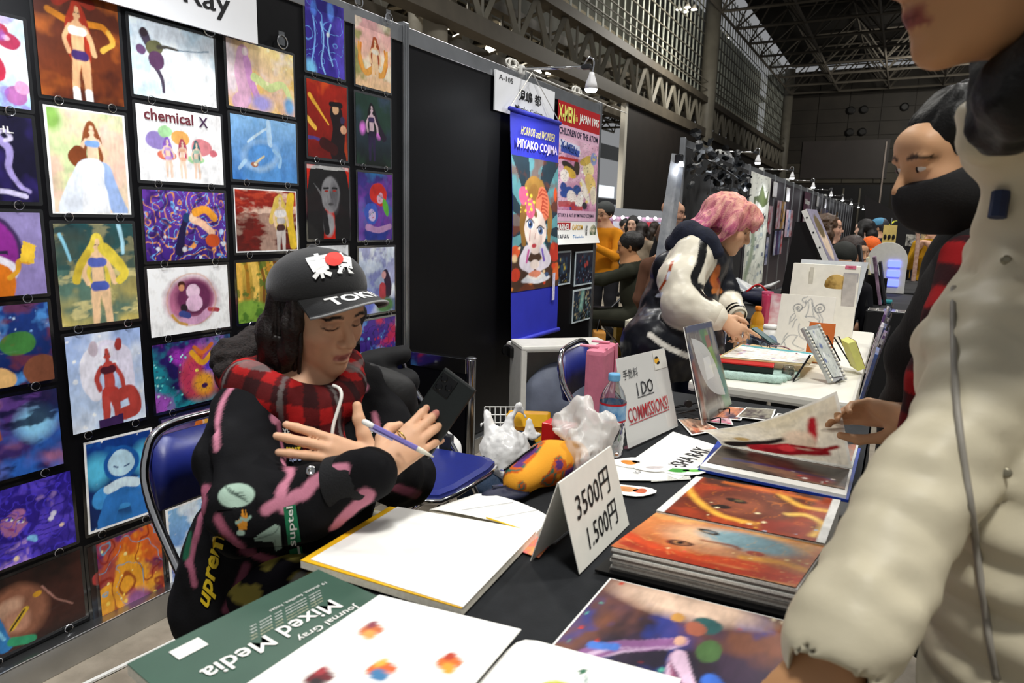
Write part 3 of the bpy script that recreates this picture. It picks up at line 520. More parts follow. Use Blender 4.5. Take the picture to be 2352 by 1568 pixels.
a = PT(50).bg('#f0c89a', '#e8b0b4').cloud('#7a8a3a', 3, .6, .15, .8).cloud('#f6ead2', 3, .55, .15, .8, 4); [a.line([(.38, .3), (.38+.18*s, .22), (.38+.3*s, .4+.1*k), (.38+(.26+.05*k)*s, .62)], .05, c_, w1=.02) for k, c_ in ((0, '#d8832a'), (1, '#e6a348')) for s in (-1, 1)]; a.fig(.42, -.02, .82, '#f2cba0', '#a84a1e', '#efe6d6', '#e9c79c', long=.5); A['amber_tails'] = a
a = PT(51).bg('#10180f', '#33475a').cloud('#1d3a2a', 3, .5, .2, .9).ell(.14, .52, .06, .08, '#e07ae0', 0, .9).ell(.5, .48, .06, .08, '#e07ae0', 0, .9).line([(.36, .8), (.5, .55), (.62, .42)], .05, '#23182c', w1=.06).fig(.34, .06, .86, '#cfb4c0', '#101014', '#3d2c58', '#241a38', '#2c2044', long=.6); A['dark_sorceress'] = a
a = PT(52).bg('#26368c', '#3a2a78').cloud('#2a74b0', 2.6, .55, .15, .9).cloud('#7a3aa0', 3, .6, .12, .7, 4).ell(.45, .7, .2, .16, '#c22a22').face(.5, .64, .1, '#d8a8c0', '#c8281e', rot=-20).ell(.62, .5, .06, .14, '#5aa83a', 20).face(.3, .38, .11, '#c8b4dc', '#3a58b8', rot=30).line([(.2, .2), (.45, .15), (.72, .2)], .05, '#b58ab8'); A['red_mermaids'] = a
a = PT(53).bg('#4a5a9a', '#cfdcec').cloud('#eef3f8', 2.5, .5, .2, .9).cloud('#5a5ab0', 4, .62, .1, .6, 3).line([(.56, .6), (.62, .45), (.6, .3)], .06, '#2a1830', w1=.09).ell(.53, .58, .05, .06, '#d8a0a0').line([(.5, .4), (.5, .25)], .07, '#b03a44').ell(.55, .1, .2, .12, '#4f7a46', 0, .5).ell(.15, .15, .18, .2, '#6a78d0', 0, .7); A['sky_wanderer'] = a
a = PT(54).bg('#2a1c74', '#4a2a8c').cloud('#c02850', 3, .55, .12, .95, sx=1.4).cloud('#4a9ae0', 4, .62, .1, .8, 6).swirl('#0f0c40', 7, .2, 2, .7, 3).dots(16, .018, ['#7ad0f0', '#b02850'], 5); A['ink_pool'] = a
H0, Wd = .229, .296
for y0, z0, w, h, k, lab, kw in (
    (.674, 1.505, Wd, H0, 'balloons', 'print of crimson balloons in a pale blue sky at the left photo edge', {}),
    (.672, 1.278, Wd, .224, 'night', 'near-black night print with a pale violet curling tail and CHL lettering', {}),
    (.670, 1.043, Wd, .226, 'lilac', 'lilac print with a purple disc and yellow zigzag tail', {}),
    (.668, .812, Wd, .226, 'starry', 'blue starry night print with a round green bush', {}),
    (.670, .572, Wd, .232, 'storm', 'stormy violet print with a dark figure beside a pale blue flash', {}),
    (.684, .335, Wd, .230, 'violet_hair', 'violet print of a close face in flowing hair', {}),
    (.690, .100, Wd, .226, 'shadow_face', 'very dark brown print of a shadowed face with blue hair, lowest at left edge', {}),
    (.980, 1.548, .232, .292, 'rust', 'rust brown print of a red-haired figure in shorts', {}),
    (.980, 1.250, .230, .292, 'meadow_girl', 'white-bordered pastel print of a girl in a pale blue dress', {}),
    (.978, .948, .232, .294, 'cave_bather', 'teal print of a blond bather in a blue bikini', {}),
    (.980, .645, .230, .294, 'crimson_figure', 'pale blue print of a white-haired crimson-skinned figure', {}),
    (1.000, .338, .222, .292, 'blue_glow', 'white-bordered glowing blue print of a helmeted sleeper', {'roll': -.03}),
    (.990, .035, .222, .285, 'hidden', 'laminated print mostly hidden behind the fiery orange print', {'rings': False, 'lift': .003}),
    (1.012, .022, .216, .300, 'ember', 'fiery orange and purple print just above the base rail', {'lift': .009}),
    (1.225, 1.588, .290, .228, 'swordsman', 'white print of a crouching dark swordsman', {}),
    (1.227, 1.350, .300, .232, 'splash_trio', 'white print with three figures and colour splats under brush lettering', {}),
    (1.229, 1.114, .298, .228, 'violet_swirl', 'violet print with orange and blue swirls around a kissing pair', {}),
    (1.227, .884, .298, .226, 'mauve_round', 'white print with a round mauve creature', {}),
    (1.226, .648, .296, .230, 'rainbow_cat', 'rainbow-coloured big cat print on starry black', {}),
    (1.240, .418, .296, .222, 'amber_hair', 'purple print of a girl with long amber hair, half behind the chair', {}),
    (1.232, .055, .215, .290, 'sea', 'sky-blue sea print seen through the folding chair', {'rings': False}),
    (1.543, 1.604, .296, .226, 'pastel_mane', 'pastel pink and yellow print just under the name board', {}),
    (1.546, 1.372, .296, .226, 'blue_bottle', 'plain blue print of a glassy bottle fish', {}),
    (1.546, 1.130, .290, .232, 'armour', 'white-bordered dark red print of a blond in white armour', {}),
    (1.543, .888, .292, .226, 'golden_wood', 'golden forest print beside the black cap', {}),
    (1.543, .650, .292, .226, 'orange', 'orange print hidden mostly behind the cap wearer', {}),
    (1.884, 1.776, .214, .276, 'jelly', 'deep blue print with pale jellyfish lines at the wall top', {}),
    (1.882, 1.474, .226, .292, 'gunfire', 'red print of a figure in black with a gun and fiery streaks', {}),
    (1.872, 1.170, .240, .294, 'grey_elf', 'grey portrait of a dark-haired elf on red', {}),
    (1.870, .872, .232, .290, 'pale', 'nearly blank pale print just above the black cap', {}),
    (2.142, 1.772, .232, .274, 'amber_tails', 'print of a figure with amber tails at the wall top next to the post', {}),
    (2.140, 1.468, .230, .292, 'dark_sorceress', 'dark print of a violet-clad figure with glowing hands', {}),
    (2.146, 1.162, .232, .292, 'red_mermaids', 'blue print of two faces, one with bright red hair', {}),
    (2.146, .850, .248, .298, 'sky_wanderer', 'pale cloudy sky print with a small dark-haired figure', {}),
    (2.146, .560, .250, .280, 'ink_pool', 'dark blue and crimson ink-swirl print, lowest beside the post', {})):
    t = art_print(y0, z0, w, h, A[k], lab, **kw)
    if k == 'splash_trio': lettering('chemical', (.0085, y0+.11, z0+.198), (0, 1, 0), (0, 0, 1), .032, mat('ink_rust', '#6a2a34', .5, noise=.1), t, bold=.02, width=.16); lettering('X', (.0085, y0+.225, z0+.196), (0, 1, 0), (0, 0, 1), .030, mat('ink_plum', '#4a3050', .5, noise=.1), t, bold=.015)
    if k == 'night': lettering('ICHL', (.0085, y0+.205, z0+.182), (0, 1, 0), (0, 0, 1), .016, mat('ink_cream', '#e6e2dc', .5, noise=.05), t, bold=.01, width=.075)
# clear hanging strips of tape and rings above the top row
for y, z, lab in ((1.15, 1.85, 'clear ring and tape over the rust brown print'), (1.49, 1.83, 'clear ring and tape over the white swordsman print'), (1.78, 1.855, 'clear ring and tape over the pastel print'), (2.17, 2.09, 'clear plastic hook at the wall top over the amber-tailed print'), (2.35, 2.07, 'clear tape strip at the wall top beside the post')):
    t = thing('tape_hanger', lab, 'hook', (.01, y, z), 'clear hangers above the top prints')
    MB().tube([(.012, y+.022*math.cos(q), z+.022*math.sin(q)) for q in np.linspace(0, 2*PI, 16, endpoint=False)], .0022, 6, close=True).build('ring', CHROME, t)
    MB().box((.008, y, z+.012), (.0015, .026, .045)).build('tape', POLY, t)
# name board at the top
t = thing('name_board', 'white name board with cut-off black name at the top left', 'sign', (.03, 1.3, 1.815))
n1 = MB().prism([(0, 0), (.69, 0), (.69, .21), (0, .21)], (.034, .958, 1.816), (0, 1, 0), (0, 0, 1), (1, 0, 0), .008).build('board', mat('white_board', '#eef0f4', .4, noise=.02, nscale=4), t)
lettering('Resha Ray', (.0425, 1.31, 1.898), (0, 1, 0), (0, 0, 1), .085, INK, t, bold=.012, width=.47)

# ================================================================== SECOND BOOTH WALL: SIGN, BANNER, POSTER
t = thing('name_board', 'white booth sign A-105 with black Japanese name hung on the top rail', 'sign', (.02, 3.54, 1.83))
MB().box2((.012, 3.19, 1.83), (.02, 3.89, 2.032)).build('board', MATS['white_board'], t)
lettering('A-105', (.0205, 3.30, 2.003), (0, 1, 0), (0, 0, 1), .026, INK, t, width=.15, lift=.001)
lettering('児嶋 都', (.0205, 3.575, 1.948), (0, 1, 0), (0, 0, 1), .062, INK, t, bold=.018, width=.27, lift=.001)
lettering('Miyako Cojima', (.0205, 3.57, 1.872), (0, 1, 0), (0, 0, 1), .036, INK, t, bold=.006, width=.33, lift=.001)
# hanging scroll banner
b = Art(80, 150, .55, 3); b.bg('#5f9aa0')
cx, cy = .27, .45
for k in range(11):
    a0 = math.radians(-10+k*36); a1 = a0+math.radians(18); b.poly([(cx, cy), (cx+1.2*math.cos(a0), cy+1.2*math.sin(a0)), (cx+1.2*math.cos(a1), cy+1.2*math.sin(a1))], '#1d3440')
b.ell(.27, .05, .5, .26, '#4a3020', 0, .3).cloud('#7a3a1c', 6, .6, .1, .7).ell(.03, .3, .05, .05, '#d8582a').ell(.50, .28, .07, .08, '#b8301e').ell(.04, .13, .05, .05, '#c83a1e').ell(.52, .12, .05, .07, '#d8642a').dots(12, .025, ['#d8431e', '#e88a3a', '#f0d0a0'], 2, (0, 0, 1, .35)).ell(.53, .74, .02, .06, '#d8501e')
b.line([(.2, .78), (.11, .55), (.12, .36)], .05, '#8a6228', w1=.025).line([(.33, .8), (.44, .6), (.42, .38)], .05, '#9a7030', w1=.02).ell(.26, .74, .13, .13, '#a57a34').ell(.36, .66, .085, .13, '#e8805a').swirl('#c8502e', 20, .0, 1)
for q in range(7): b.line([(.30+.02*q % .1, .56+.03*q), (.36, .60+.028*q), (.42, .57+.03*q)], .006, '#b8402a')
b.ell(.26, .47, .135, .155, '#f0ddd2').ell(.26, .36, .09, .09, '#efdacf').line([(.14, .63), (.2, .7), (.26, .76)], .05, '#9a6c2c').line([(.17, .70), (.24, .62), (.26, .58)], .02, '#7a5220')
for x, y in ((.19, .495), (.32, .455)):
    b.ell(x, y, .042, .036, '#f6f2ee').ell(x, y, .030, .032, '#46659a').ell(x, y, .015, .017, '#10141c').ell(x-.008, y+.012, .007, .007, '#ffffff').line([(x-.045, y+.018), (x, y+.04), (x+.045, y+.018)], .006, '#20141a'); b.line([(x, y-.04), (x-.004, y-.12)], .003, '#b03434')
b.ell(.235, .335, .024, .016, '#c03a44').line([(.25, .43), (.245, .385)], .004, '#c89a90')
b.ell(.13, .72, .06, .07, '#e0648c', 20).ell(.20, .62, .055, .085, '#e0648c', -10).dots(16, .011, ['#f2d84a'], 9, (.14, .55, .46, .79), 1, .2)
b.line([(.16, .3), (.12, .22), (.2, .17)], .045, '#e6dce6').line([(.34, .3), (.4, .22), (.3, .17)], .045, '#e6dce6').line([(.18, .3), (.16, .22)], .012, '#c85a9a').line([(.33, .3), (.36, .22)], .012, '#7a5ac0').ell(.25, .19, .05, .04, '#f0ddd2').ell(.27, .075, .16, .035, '#e6e6ea').ell(.26, .10, .10, .03, '#f4eee8').ell(.25, .115, .07, .025, '#e08a6a').ell(.39, .10, .022, .02, '#405a80')
t = thing('hanging_scroll_banner', 'blue scroll banner with a painted wide-eyed girl hung by a cord', 'banner', (.05, 3.6, .56))
BLUEC = mat('blue_banner_cloth', '#2c33b4', .6, noise=.06, nscale=10, bump=.06, bscale=20)
def scroll(U, V, x=.05): return lambda u, v: np.stack([x+.012*np.sin(v*7)+.02*(1-v), 3.30+.02*(1-v)+u*.585, V+v*U], -1)
yL = lambda z: 3.305+.02*(1.85-z)/1.25
def sheet(z0, z1, m, name, x=.052, nz=14):
    V = []; F = []
    for i in range(nz+1):
        z = z0+(z1-z0)*i/nz
        for j in range(9): V.append((x+.006*math.sin(z*6+j*.35)+.03*(1.85-z)/1.25, yL(z)+.585*j/8, z))
    for i in range(nz):
        for j in range(8): q = i*9+j; F.append((q, q+1, q+10, q+9))
    return mesh_obj(name, V, F, m, t, smooth=True)
sheet(.585, 1.845, BLUEC, 'cloth')
art_mesh('painting', b, lambda u, v: np.stack([.0545+.006*np.sin((.865+v*.75)*6+u*8*.35)+.03*(1.85-(.865+v*.75))/1.25, 3.305+.02*(1.85-(.865+v*.75))/1.25+u*.585, .865+v*.75], -1), MATTE, t)
MB().tube([(.055, 3.285, 1.85), (.055, 3.905, 1.85)], .012, 10).build('top_rod', BLUEC, t, smooth=True)
MB().tube([(.085, 3.305, .58), (.085, 3.93, .58)], .014, 10).build('bottom_rod', BLUEC, t, smooth=True)
MB().tube([(.085, 3.285, .58), (.085, 3.305, .58)], .013, 10).build('rod_end', mat('white_pipe', '#e8e6e0', .4, noise=.03), t)
MB().tube([(.055, 3.29, 1.855), (.03, 3.575, 2.085), (.055, 3.90, 1.855)], .003, 5).build('cord', mat('white_cord', '#e9e7e0', .7, noise=.05), t)
lettering('HORROR and WONDER', (.066, 3.61, 1.752), (0, 1, 0), (0, 0, 1), .045, mat('ink_yellow', '#f0e05a', .5, noise=.03), t, width=.42, shear=.2)
lettering('MIYAKO COJIMA', (.068, 3.605, 1.675), (0, 1, 0), (0, 0, 1), .062, mat('ink_lilac', '#d8c8e6', .5, noise=.03), t, bold=.03, width=.50)
MB().box2((.094, 3.80, .78), (.0945, 3.835, .95)).build('seal_strip', mat('seal_paper', '#cfcadf', .6, noise=.2, nscale=60), t)
# comic poster
b = Art(72, 110, .72, 5); b.bg('#c98aa8', '#d9a8c0').cloud('#e8c4d6', 3, .5, .2, .9)
b.cloud('#b86a94', 4, .62, .1, .8, 3)
for k, (x, y, rx, ry, c_, r) in enumerate(((.55, .62, .1, .12, '#e8d8a0', 0), (.6, .42, .09, .16, '#e0c070', 20), (.5, .75, .12, .06, '#c8a84a', 30), (.64, .8, .06, .1, '#8a96c0', 0), (.66, .25, .06, .14, '#e6d9c0', 0), (.5, .3, .05, .2, '#f0e6da', 25), (.2, .62, .12, .05, '#2a2018', -20), (.22, .54, .11, .06, '#d0a83a', -30), (.14, .48, .07, .09, '#f2e8e0', 0), (.2, .26, .12, .08, '#2c4a98', 10), (.36, .30, .07, .07, '#31508f', 0), (.28, .17, .08, .13, '#f0e4dc', 20), (.42, .17, .06, .12, '#f2e9e2', -10), (.12, .33, .05, .06, '#2a4690', 0), (.3, .05, .06, .06, '#28408c', 0), (.5, .08, .05, .05, '#2f2a34', 0), (.34, .62, .05, .1, '#3a2c18', 0))): b.ell(x, y, rx, ry, c_, r, .12)
b.swirl('#3a2830', 14, .07, 4, .65, 3).dots(14, .018, ['#ffffff', '#3c58a8', '#e8d060'], 6, (.5, .1, 1, .9)); b.rect(.03, .78, .36, .94, '#5a6aa8', .0)
b.poly([(.04, .84), (.38, .80), (.38, .93), (.04, .97)], '#d9dcf0').poly([(.05, .80), (.36, .77), (.37, .86), (.06, .89)], '#2f4aa8').rect(.03, .70, .36, .735, '#b0241c').rect(.06, .05, .34, .13, '#b8322a', .85).rect(.28, .01, .46, .07, '#b8322a', .85)
t = thing('comic_poster', 'pink and red comic poster taped beside the blue banner', 'poster', (.01, 4.3, 1.1))
ZP0, ZP1 = 1.115, 2.0
def pz(z): return (z-ZP0)/(ZP1-ZP0)
PX_ = lambda y, z: np.array([.012+.012*max(0, (1.25-z)/.15)**2 * 1.0, y, z])
def strip(z0, z1, m, name, x=.012): return MB().box2((x, 3.955+.0, z0), (x+.0015, 4.625, z1)).build(name, m, t)
strip(1.862, 2.0, mat('poster_red', '#b4161c', .35, noise=.05), 'red_band'); strip(1.785, 1.862, mat('poster_pink', '#e3b6cf', .4, noise=.04), 'pink_band')
art_mesh('comic_art', b, flat((.0135, 3.955, 1.335), (0, .67, 0), (0, 0, .45)), MATTE, t)
strip(1.265, 1.335, MATS['poster_pink'], 'pink_band')
V = []; F = []
for i in range(9):
    z = 1.265-.15*i/8; xx = .012+.03*(i/8)**2
    V += [(xx, 3.955, z), (xx, 4.66, z)]
for i in range(8): F.append((2*i, 2*i+2, 2*i+3, 2*i+1))
mesh_obj('white_band', V, F, PAPER, t)
lettering('X-MEN', (.0145, 4.08, 1.932), (0, 1, 0), (0, 0, 1), .095, mat('ink_pale_yellow', '#f2ee7a', .5, noise=.03), t, bold=.03, width=.24)
lettering('in', (.0145, 4.232, 1.925), (0, 1, 0), (0, 0, 1), .04, MATS['ink_pale_yellow'], t, width=.03)
lettering('JAPAN 1995', (.0145, 4.44, 1.925), (0, 1, 0), (0, 0, 1), .07, PAPER, t, bold=.03, width=.33)
lettering('CHILDREN OF THE ATOM', (.0145, 4.29, 1.824), (0, 1, 0), (0, 0, 1), .042, mat('ink_navy', '#141a3c', .5, noise=.03), t, bold=.02, width=.62)
lettering('X-MEN', (.0155, 4.13, 1.735), (0, 1, -.12), (0, 0, 1), .045, mat('ink_steel_blue', '#35509a', .5, noise=.03), t, bold=.03, width=.26)
lettering('STORY & ART BY MIYAKO COJIMA', (.0145, 4.30, 1.30), (0, 1, 0), (0, 0, 1), .03, MATS['ink_navy'], t, bold=.005, width=.58)
MB().box2((.0155, 3.965, 1.195), (.0165, 4.20, 1.255)).build('red_label', MATS['poster_red'], t)
lettering('MARVEL', (.018, 4.083, 1.225), (0, 1, 0), (0, 0, 1), .042, PAPER, t, bold=.03, width=.20)
lettering('JAPAN', (.028, 4.075, 1.158), (0, 1, 0), (0, 0, 1), .042, MATS['ink_navy'], t, width=.17)
lettering('CAPCOM', (.018, 4.31, 1.225), (0, 1, 0), (0, 0, 1), .036, mat('ink_gold', '#d8a828', .5, noise=.03), t, bold=.03, width=.17)
lettering('Takeshobo', (.028, 4.31, 1.158), (0, 1, 0), (0, 0, 1), .032, mat('ink_sky', '#3a86c8', .5, noise=.03), t, bold=.01, width=.18)
lettering('児嶋都', (.024, 4.45, 1.19), (0, 1, 0), (0, 0, 1), .11, INK, t, bold=.02, width=.03)
MB().lathe((.022, 4.57, 1.19), [(.055, 0), (.055, .002), (.0, .002)], 18, axis=(1, 0, 0), cap=False).build('emblem', mat('round_emblem', '#2f5a3c', .5, col2='#e8dcc0', nscale=40), t)
# three small dark photographs
for k, (y0, z0, y1, z1, c1, c2, lab) in enumerate(((3.93, .845, 4.25, 1.07, '#10151c', '#c8b048', 'small dark photo with yellow glints, below the comic poster'), (4.32, .82, 4.64, 1.06, '#141c2c', '#b84a44', 'small dark photo with red and blue figure next to the post'), (4.31, .56, 4.665, .795, '#1a2624', '#a8d8c8', 'small green-lit street photo, lowest on the panel'))):
    t = thing('photo_print', lab, 'photo', (.01, (y0+y1)/2, z0), 'small photos under the poster')
    a = Art(30, 24, 1.3, 60+k).bg(c1, '#202838').cloud('#2c4050', 5, .55, .1, .8).dots(16, .05, [c2, '#31506a'], 3, (.25, .4, .8, .9)).dots(30, .014, ['#7a98c8', '#c8d8e8', c2], 4, (0, 0, 1, .4))
    if k == 2: a.line([(.6, .95), (.5, .4)], .08, '#9fd8c8', soft=.2).cloud('#c8b890', 9, .62, .06, .7, 3)
    MB().box2((.003, y0, z0), (.008, y1, z1)).build('mount', mat('pale_mount', '#c8d4d8', .5, noise=.03), t)
    art_mesh('image', a, flat((.009, y0+.012, z0+.012), (0, y1-y0-.024, 0), (0, 0, z1-z0-.024)), PRINTM, t)
# ================================================================== SMOOTH BODIES
# Figures, clothes and bags are blended from tapered capsules and ellipsoids on a distance grid and meshed as one continuous surface.
class Body:
    def __init__(s, lo, hi, h):
        s.lo = np.array(lo, np.float32); s.h = h; n = np.ceil((np.array(hi)-np.array(lo))/h).astype(int)+1
        s.n = n; s.v = np.full(n, .12, np.float32); s.ax = [s.lo[i]+h*np.arange(n[i], dtype=np.float32) for i in range(3)]
        s.R = np.eye(3); s.t = np.zeros(3)
    def frame(s, R=None, t=None): s.R = np.eye(3) if R is None else np.array(R); s.t = np.zeros(3) if t is None else np.array(t, float); return s
    def W(s, p): return s.R @ np.array(p, float)+s.t
    def sc(s): return np.linalg.norm(s.R[:, 0])
    def _win(s, mn, mx, mg):
        a = np.clip(np.floor((mn-mg-s.lo)/s.h).astype(int), 0, s.n); b = np.clip(np.ceil((mx+mg-s.lo)/s.h).astype(int)+1, 0, s.n)
        sl = tuple(slice(a[i], b[i]) for i in range(3))
        if any(b[i] <= a[i] for i in range(3)): return None, None, None, None
        return sl, s.ax[0][sl[0]][:, None, None], s.ax[1][sl[1]][None, :, None], s.ax[2][sl[2]][None, None, :]
    def _put(s, sl, d, k, op):
        c = s.v[sl]
        if op == 'u': h = np.maximum(k-np.abs(c-d), 0); s.v[sl] = np.minimum(c, d)-h*h/(4*k)
        elif op == 's': d = -d; h = np.maximum(k-np.abs(c-d), 0); s.v[sl] = np.maximum(c, d)+h*h/(4*k)
    def cap(s, a, b, ra, rb=None, k=.02, op='u'):
        rb = ra if rb is None else rb; q = s.sc(); a, b, ra, rb = s.W(a), s.W(b), ra*q, rb*q; R = max(ra, rb)
        sl, X, Y, Z = s._win(np.minimum(a, b)-R, np.maximum(a, b)+R, k+3*s.h)
        if sl is None: return s
        e = b-a; L = float(e@e)+1e-12; t = np.clip(((X-a[0])*e[0]+(Y-a[1])*e[1]+(Z-a[2])*e[2])/L, 0, 1)
        d = np.sqrt((X-a[0]-t*e[0])**2+(Y-a[1]-t*e[1])**2+(Z-a[2]-t*e[2])**2)-(ra+t*(rb-ra)); s._put(sl, d.astype(np.float32), k, op); return s
    def chain(s, P, r, k=.02, op='u'):
        r = [r]*len(P) if np.isscalar(r) else r
        for i in range(len(P)-1): s.cap(P[i], P[i+1], r[i], r[i+1], k, op)
        return s
    def ell(s, c, r, k=.02, op='u', rot=None):
        q = s.sc(); Rm = s.R/q
        if rot is not None: Rm = Rm @ np.array(rot)
        c = s.W(c); r = np.array([r]*3 if np.isscalar(r) else r, float)*q; R = r.max()
        sl, X, Y, Z = s._win(c-R, c+R, k+3*s.h)
        if sl is None: return s
        x, y, z = X-c[0], Y-c[1], Z-c[2]; l = [Rm[0, i]*x+Rm[1, i]*y+Rm[2, i]*z for i in range(3)]
        k0 = np.sqrt(sum((l[i]/r[i])**2 for i in range(3))); k1 = np.sqrt(sum((l[i]/r[i]**2)**2 for i in range(3)))+1e-9
        s._put(sl, (k0*(k0-1)/k1).astype(np.float32), k, op); return s
    def cut(s, p, n, k=.004):
        """removes everything on the +n side of the plane through p (in the current frame)"""
        p = s.W(p); n = unit(s.R @ np.array(n, float)); X, Y, Z = s.ax[0][:, None, None], s.ax[1][None, :, None], s.ax[2][None, None, :]
        d = (X-p[0])*n[0]+(Y-p[1])*n[1]+(Z-p[2])*n[2]; s.v = np.maximum(s.v, d.astype(np.float32)); return s
    def rough(s, amp, sc, seed=0, stretch=(1, 1, 1)):
        m = np.abs(s.v) < .05; I = np.nonzero(m); P = [s.ax[i][I[i]]*sc*stretch[i] for i in range(3)]
        s.v[m] += amp*(noise3(P[0], P[1], P[2], seed)-.5)*2; return s
    def ridge(s, amp, per, axis, seed=0):
        m = np.abs(s.v) < .05; I = np.nonzero(m); a = unit(axis); P = [s.ax[i][I[i]] for i in range(3)]; q = P[0]*a[0]+P[1]*a[1]+P[2]*a[2]+.02*noise3(P[0]*9, P[1]*9, P[2]*9, seed)
        s.v[m] -= amp*np.abs(np.sin(PI*q/per)); return s
    def mesh(s):
        v = s.v; ins = v < 0; n = s.n
        ch = ins[:-1, :-1, :-1]; act = np.zeros_like(ch); al = np.ones_like(ch)
        cs = [(i, j, k) for i in (0, 1) for j in (0, 1) for k in (0, 1)]
        for (i, j, k) in cs:
            q = ins[i:n[0]-1+i, j:n[1]-1+j, k:n[2]-1+k]; act |= q; al &= q
        act &= ~al; I = np.nonzero(act); m = len(I[0]); idx = np.full(act.shape, -1, np.int64); idx[I] = np.arange(m)
        C = {c: v[I[0]+c[0], I[1]+c[1], I[2]+c[2]] for c in cs}; P = np.zeros((m, 3)); cnt = np.zeros(m)
        for a in cs:
            for ax in range(3):
                if a[ax]: continue
                b = list(a); b[ax] = 1; b = tuple(b); ca, cb = C[a], C[b]; mk = (ca < 0) != (cb < 0); t = np.where(mk, ca/(ca-cb+1e-12), 0)
                q = np.array(a, float)[None, :].repeat(m, 0); q[:, ax] += t; P += q*mk[:, None]; cnt += mk
        P = (P/cnt[:, None]+np.stack(I, 1))*s.h+s.lo
        F = []
        for ax in range(3):
            o = [i for i in range(3) if i != ax]
            A = [slice(0, n[i]) for i in range(3)]; A[ax] = slice(0, n[ax]-1); Bs = list(A); Bs[ax] = slice(1, n[ax])
            d = ins[tuple(A)] != ins[tuple(Bs)]; E = list(np.nonzero(d)); ok = (E[o[0]] > 0) & (E[o[1]] > 0) & (E[o[0]] < n[o[0]]-1) & (E[o[1]] < n[o[1]]-1); E = [e[ok] for e in E]
            def cell(d0, d1): q = [e.copy() for e in E]; q[o[0]] = q[o[0]]-d0; q[o[1]] = q[o[1]]-d1; return idx[q[0], q[1], q[2]]
            quad = np.stack([cell(1, 1), cell(0, 1), cell(0, 0), cell(1, 0)], 1); sg = ins[E[0], E[1], E[2]]
            flip = sg if ax != 1 else ~sg; quad[~flip] = quad[~flip][:, ::-1]; F.append(quad)
        F = np.concatenate(F); F = F[(F >= 0).all(1)]
        return P, F
def noise3(x, y, z, seed=0):
    r = np.random.RandomState(seed+11); g = r.rand(32, 32, 32).astype(np.float32)
    xi, yi, zi = np.floor(x).astype(int), np.floor(y).astype(int), np.floor(z).astype(int); fx, fy, fz = x-xi, y-yi, z-zi
    fx, fy, fz = [f*f*(3-2*f) for f in (fx, fy, fz)]; q = lambda a, b, c: g[(xi+a) % 32, (yi+b) % 32, (zi+c) % 32]
    return ((q(0, 0, 0)*(1-fx)+q(1, 0, 0)*fx)*(1-fy)+(q(0, 1, 0)*(1-fx)+q(1, 1, 0)*fx)*fy)*(1-fz)+((q(0, 0, 1)*(1-fx)+q(1, 0, 1)*fx)*(1-fy)+(q(0, 1, 1)*(1-fx)+q(1, 1, 1)*fx)*fy)*fz
class Paint:
    def __init__(s, P, base): s.P = P; s.C = np.tile(np.array(lin(base), np.float32), (len(P), 1))
    def mix(s, a, col): a = np.clip(a, 0, 1)[:, None]; s.C += (np.array(lin(col), np.float32)-s.C)*a; return s
    def line(s, pts, r, col, soft=.002, a=1.):
        d = np.full(len(s.P), 9.)
        if len(pts) == 1: pts = [pts[0], pts[0]]
        lo = np.min(pts, 0)-np.max(r)-.02; hi = np.max(pts, 0)+np.max(r)+.02; m = ((s.P > lo) & (s.P < hi)).all(1); Q = s.P[m]; dm = np.full(len(Q), 9.)
        for i in range(len(pts)-1):
            p, q = np.array(pts[i]), np.array(pts[i+1]); e = q-p; t = np.clip(((Q-p)@e)/(e@e+1e-12), 0, 1); dm = np.minimum(dm, np.linalg.norm(Q-p-t[:, None]*e, axis=1))
        d[m] = dm; return s.mix(a*((r-d)/soft+.5), col)
    def mottle(s, amt, sc, seed=0):
        n = noise3(s.P[:, 0]*sc, s.P[:, 1]*sc, s.P[:, 2]*sc, seed)-.5; s.C *= (1+2*amt*n)[:, None]; return s
def bvh_of(P, F): return BVHTree.FromPolygons([tuple(p) for p in P], [tuple(int(i) for i in f) for f in F])
def hit(bvh, px, py, lift=0., default=None):
    r = ray(px, py); r = r/np.linalg.norm(r); h = bvh.ray_cast(Vector(CAM), Vector(r))
    if h[0] is None: return default
    n = np.array(h[1]); n = n if n@r < 0 else -n
    return np.array(h[0])+n*lift
def hits(bvh, pts, n=6, lift=0.):
    P = curve_pts([(x, y) for x, y in pts], n) if len(pts) > 2 else [np.array(pts[0])+(np.array(pts[1])-np.array(pts[0]))*t for t in np.linspace(0, 1, n)]
    return [h for h in (hit(bvh, x, y, lift) for x, y in P) if h is not None]
def quad_fn(q):
    q = [np.array(p, float) for p in q]     # TL TR BR BL in picture position
    return lambda u, v: (q[3]*(1-u)+q[2]*u)*(1-v)+(q[0]*(1-u)+q[1]*u)*v
def decal(bvh, q, name, m, parent, nu=10, nv=10, lift=.002, cols=None, art=None):
    f = quad_fn(q); V = []; last = None
    if art: nu, nv = art.nu, art.nv
    for j in range(nv+1):
        for i in range(nu+1):
            p = f(i/nu, j/nv); h = hit(bvh, p[0], p[1], lift, last); V.append(h if h is not None else None); last = h if h is not None else last
    ok = next((v for v in V if v is not None), None)
    if ok is None: print('no hit', name); return None
    V = [ok if v is None else v for v in V]
    F = [(j*(nu+1)+i, j*(nu+1)+i+1, (j+1)*(nu+1)+i+1, (j+1)*(nu+1)+i) for j in range(nv) for i in range(nu)]
    F = [q_ for q_ in F if max(np.linalg.norm(V[q_[0]]-V[k]) for k in q_[1:]) < .05]
    return mesh_obj(name, V, F, m, parent, smooth=True, cols=None if art is None else np.clip(art.C.reshape(-1, 3), 0, 1))
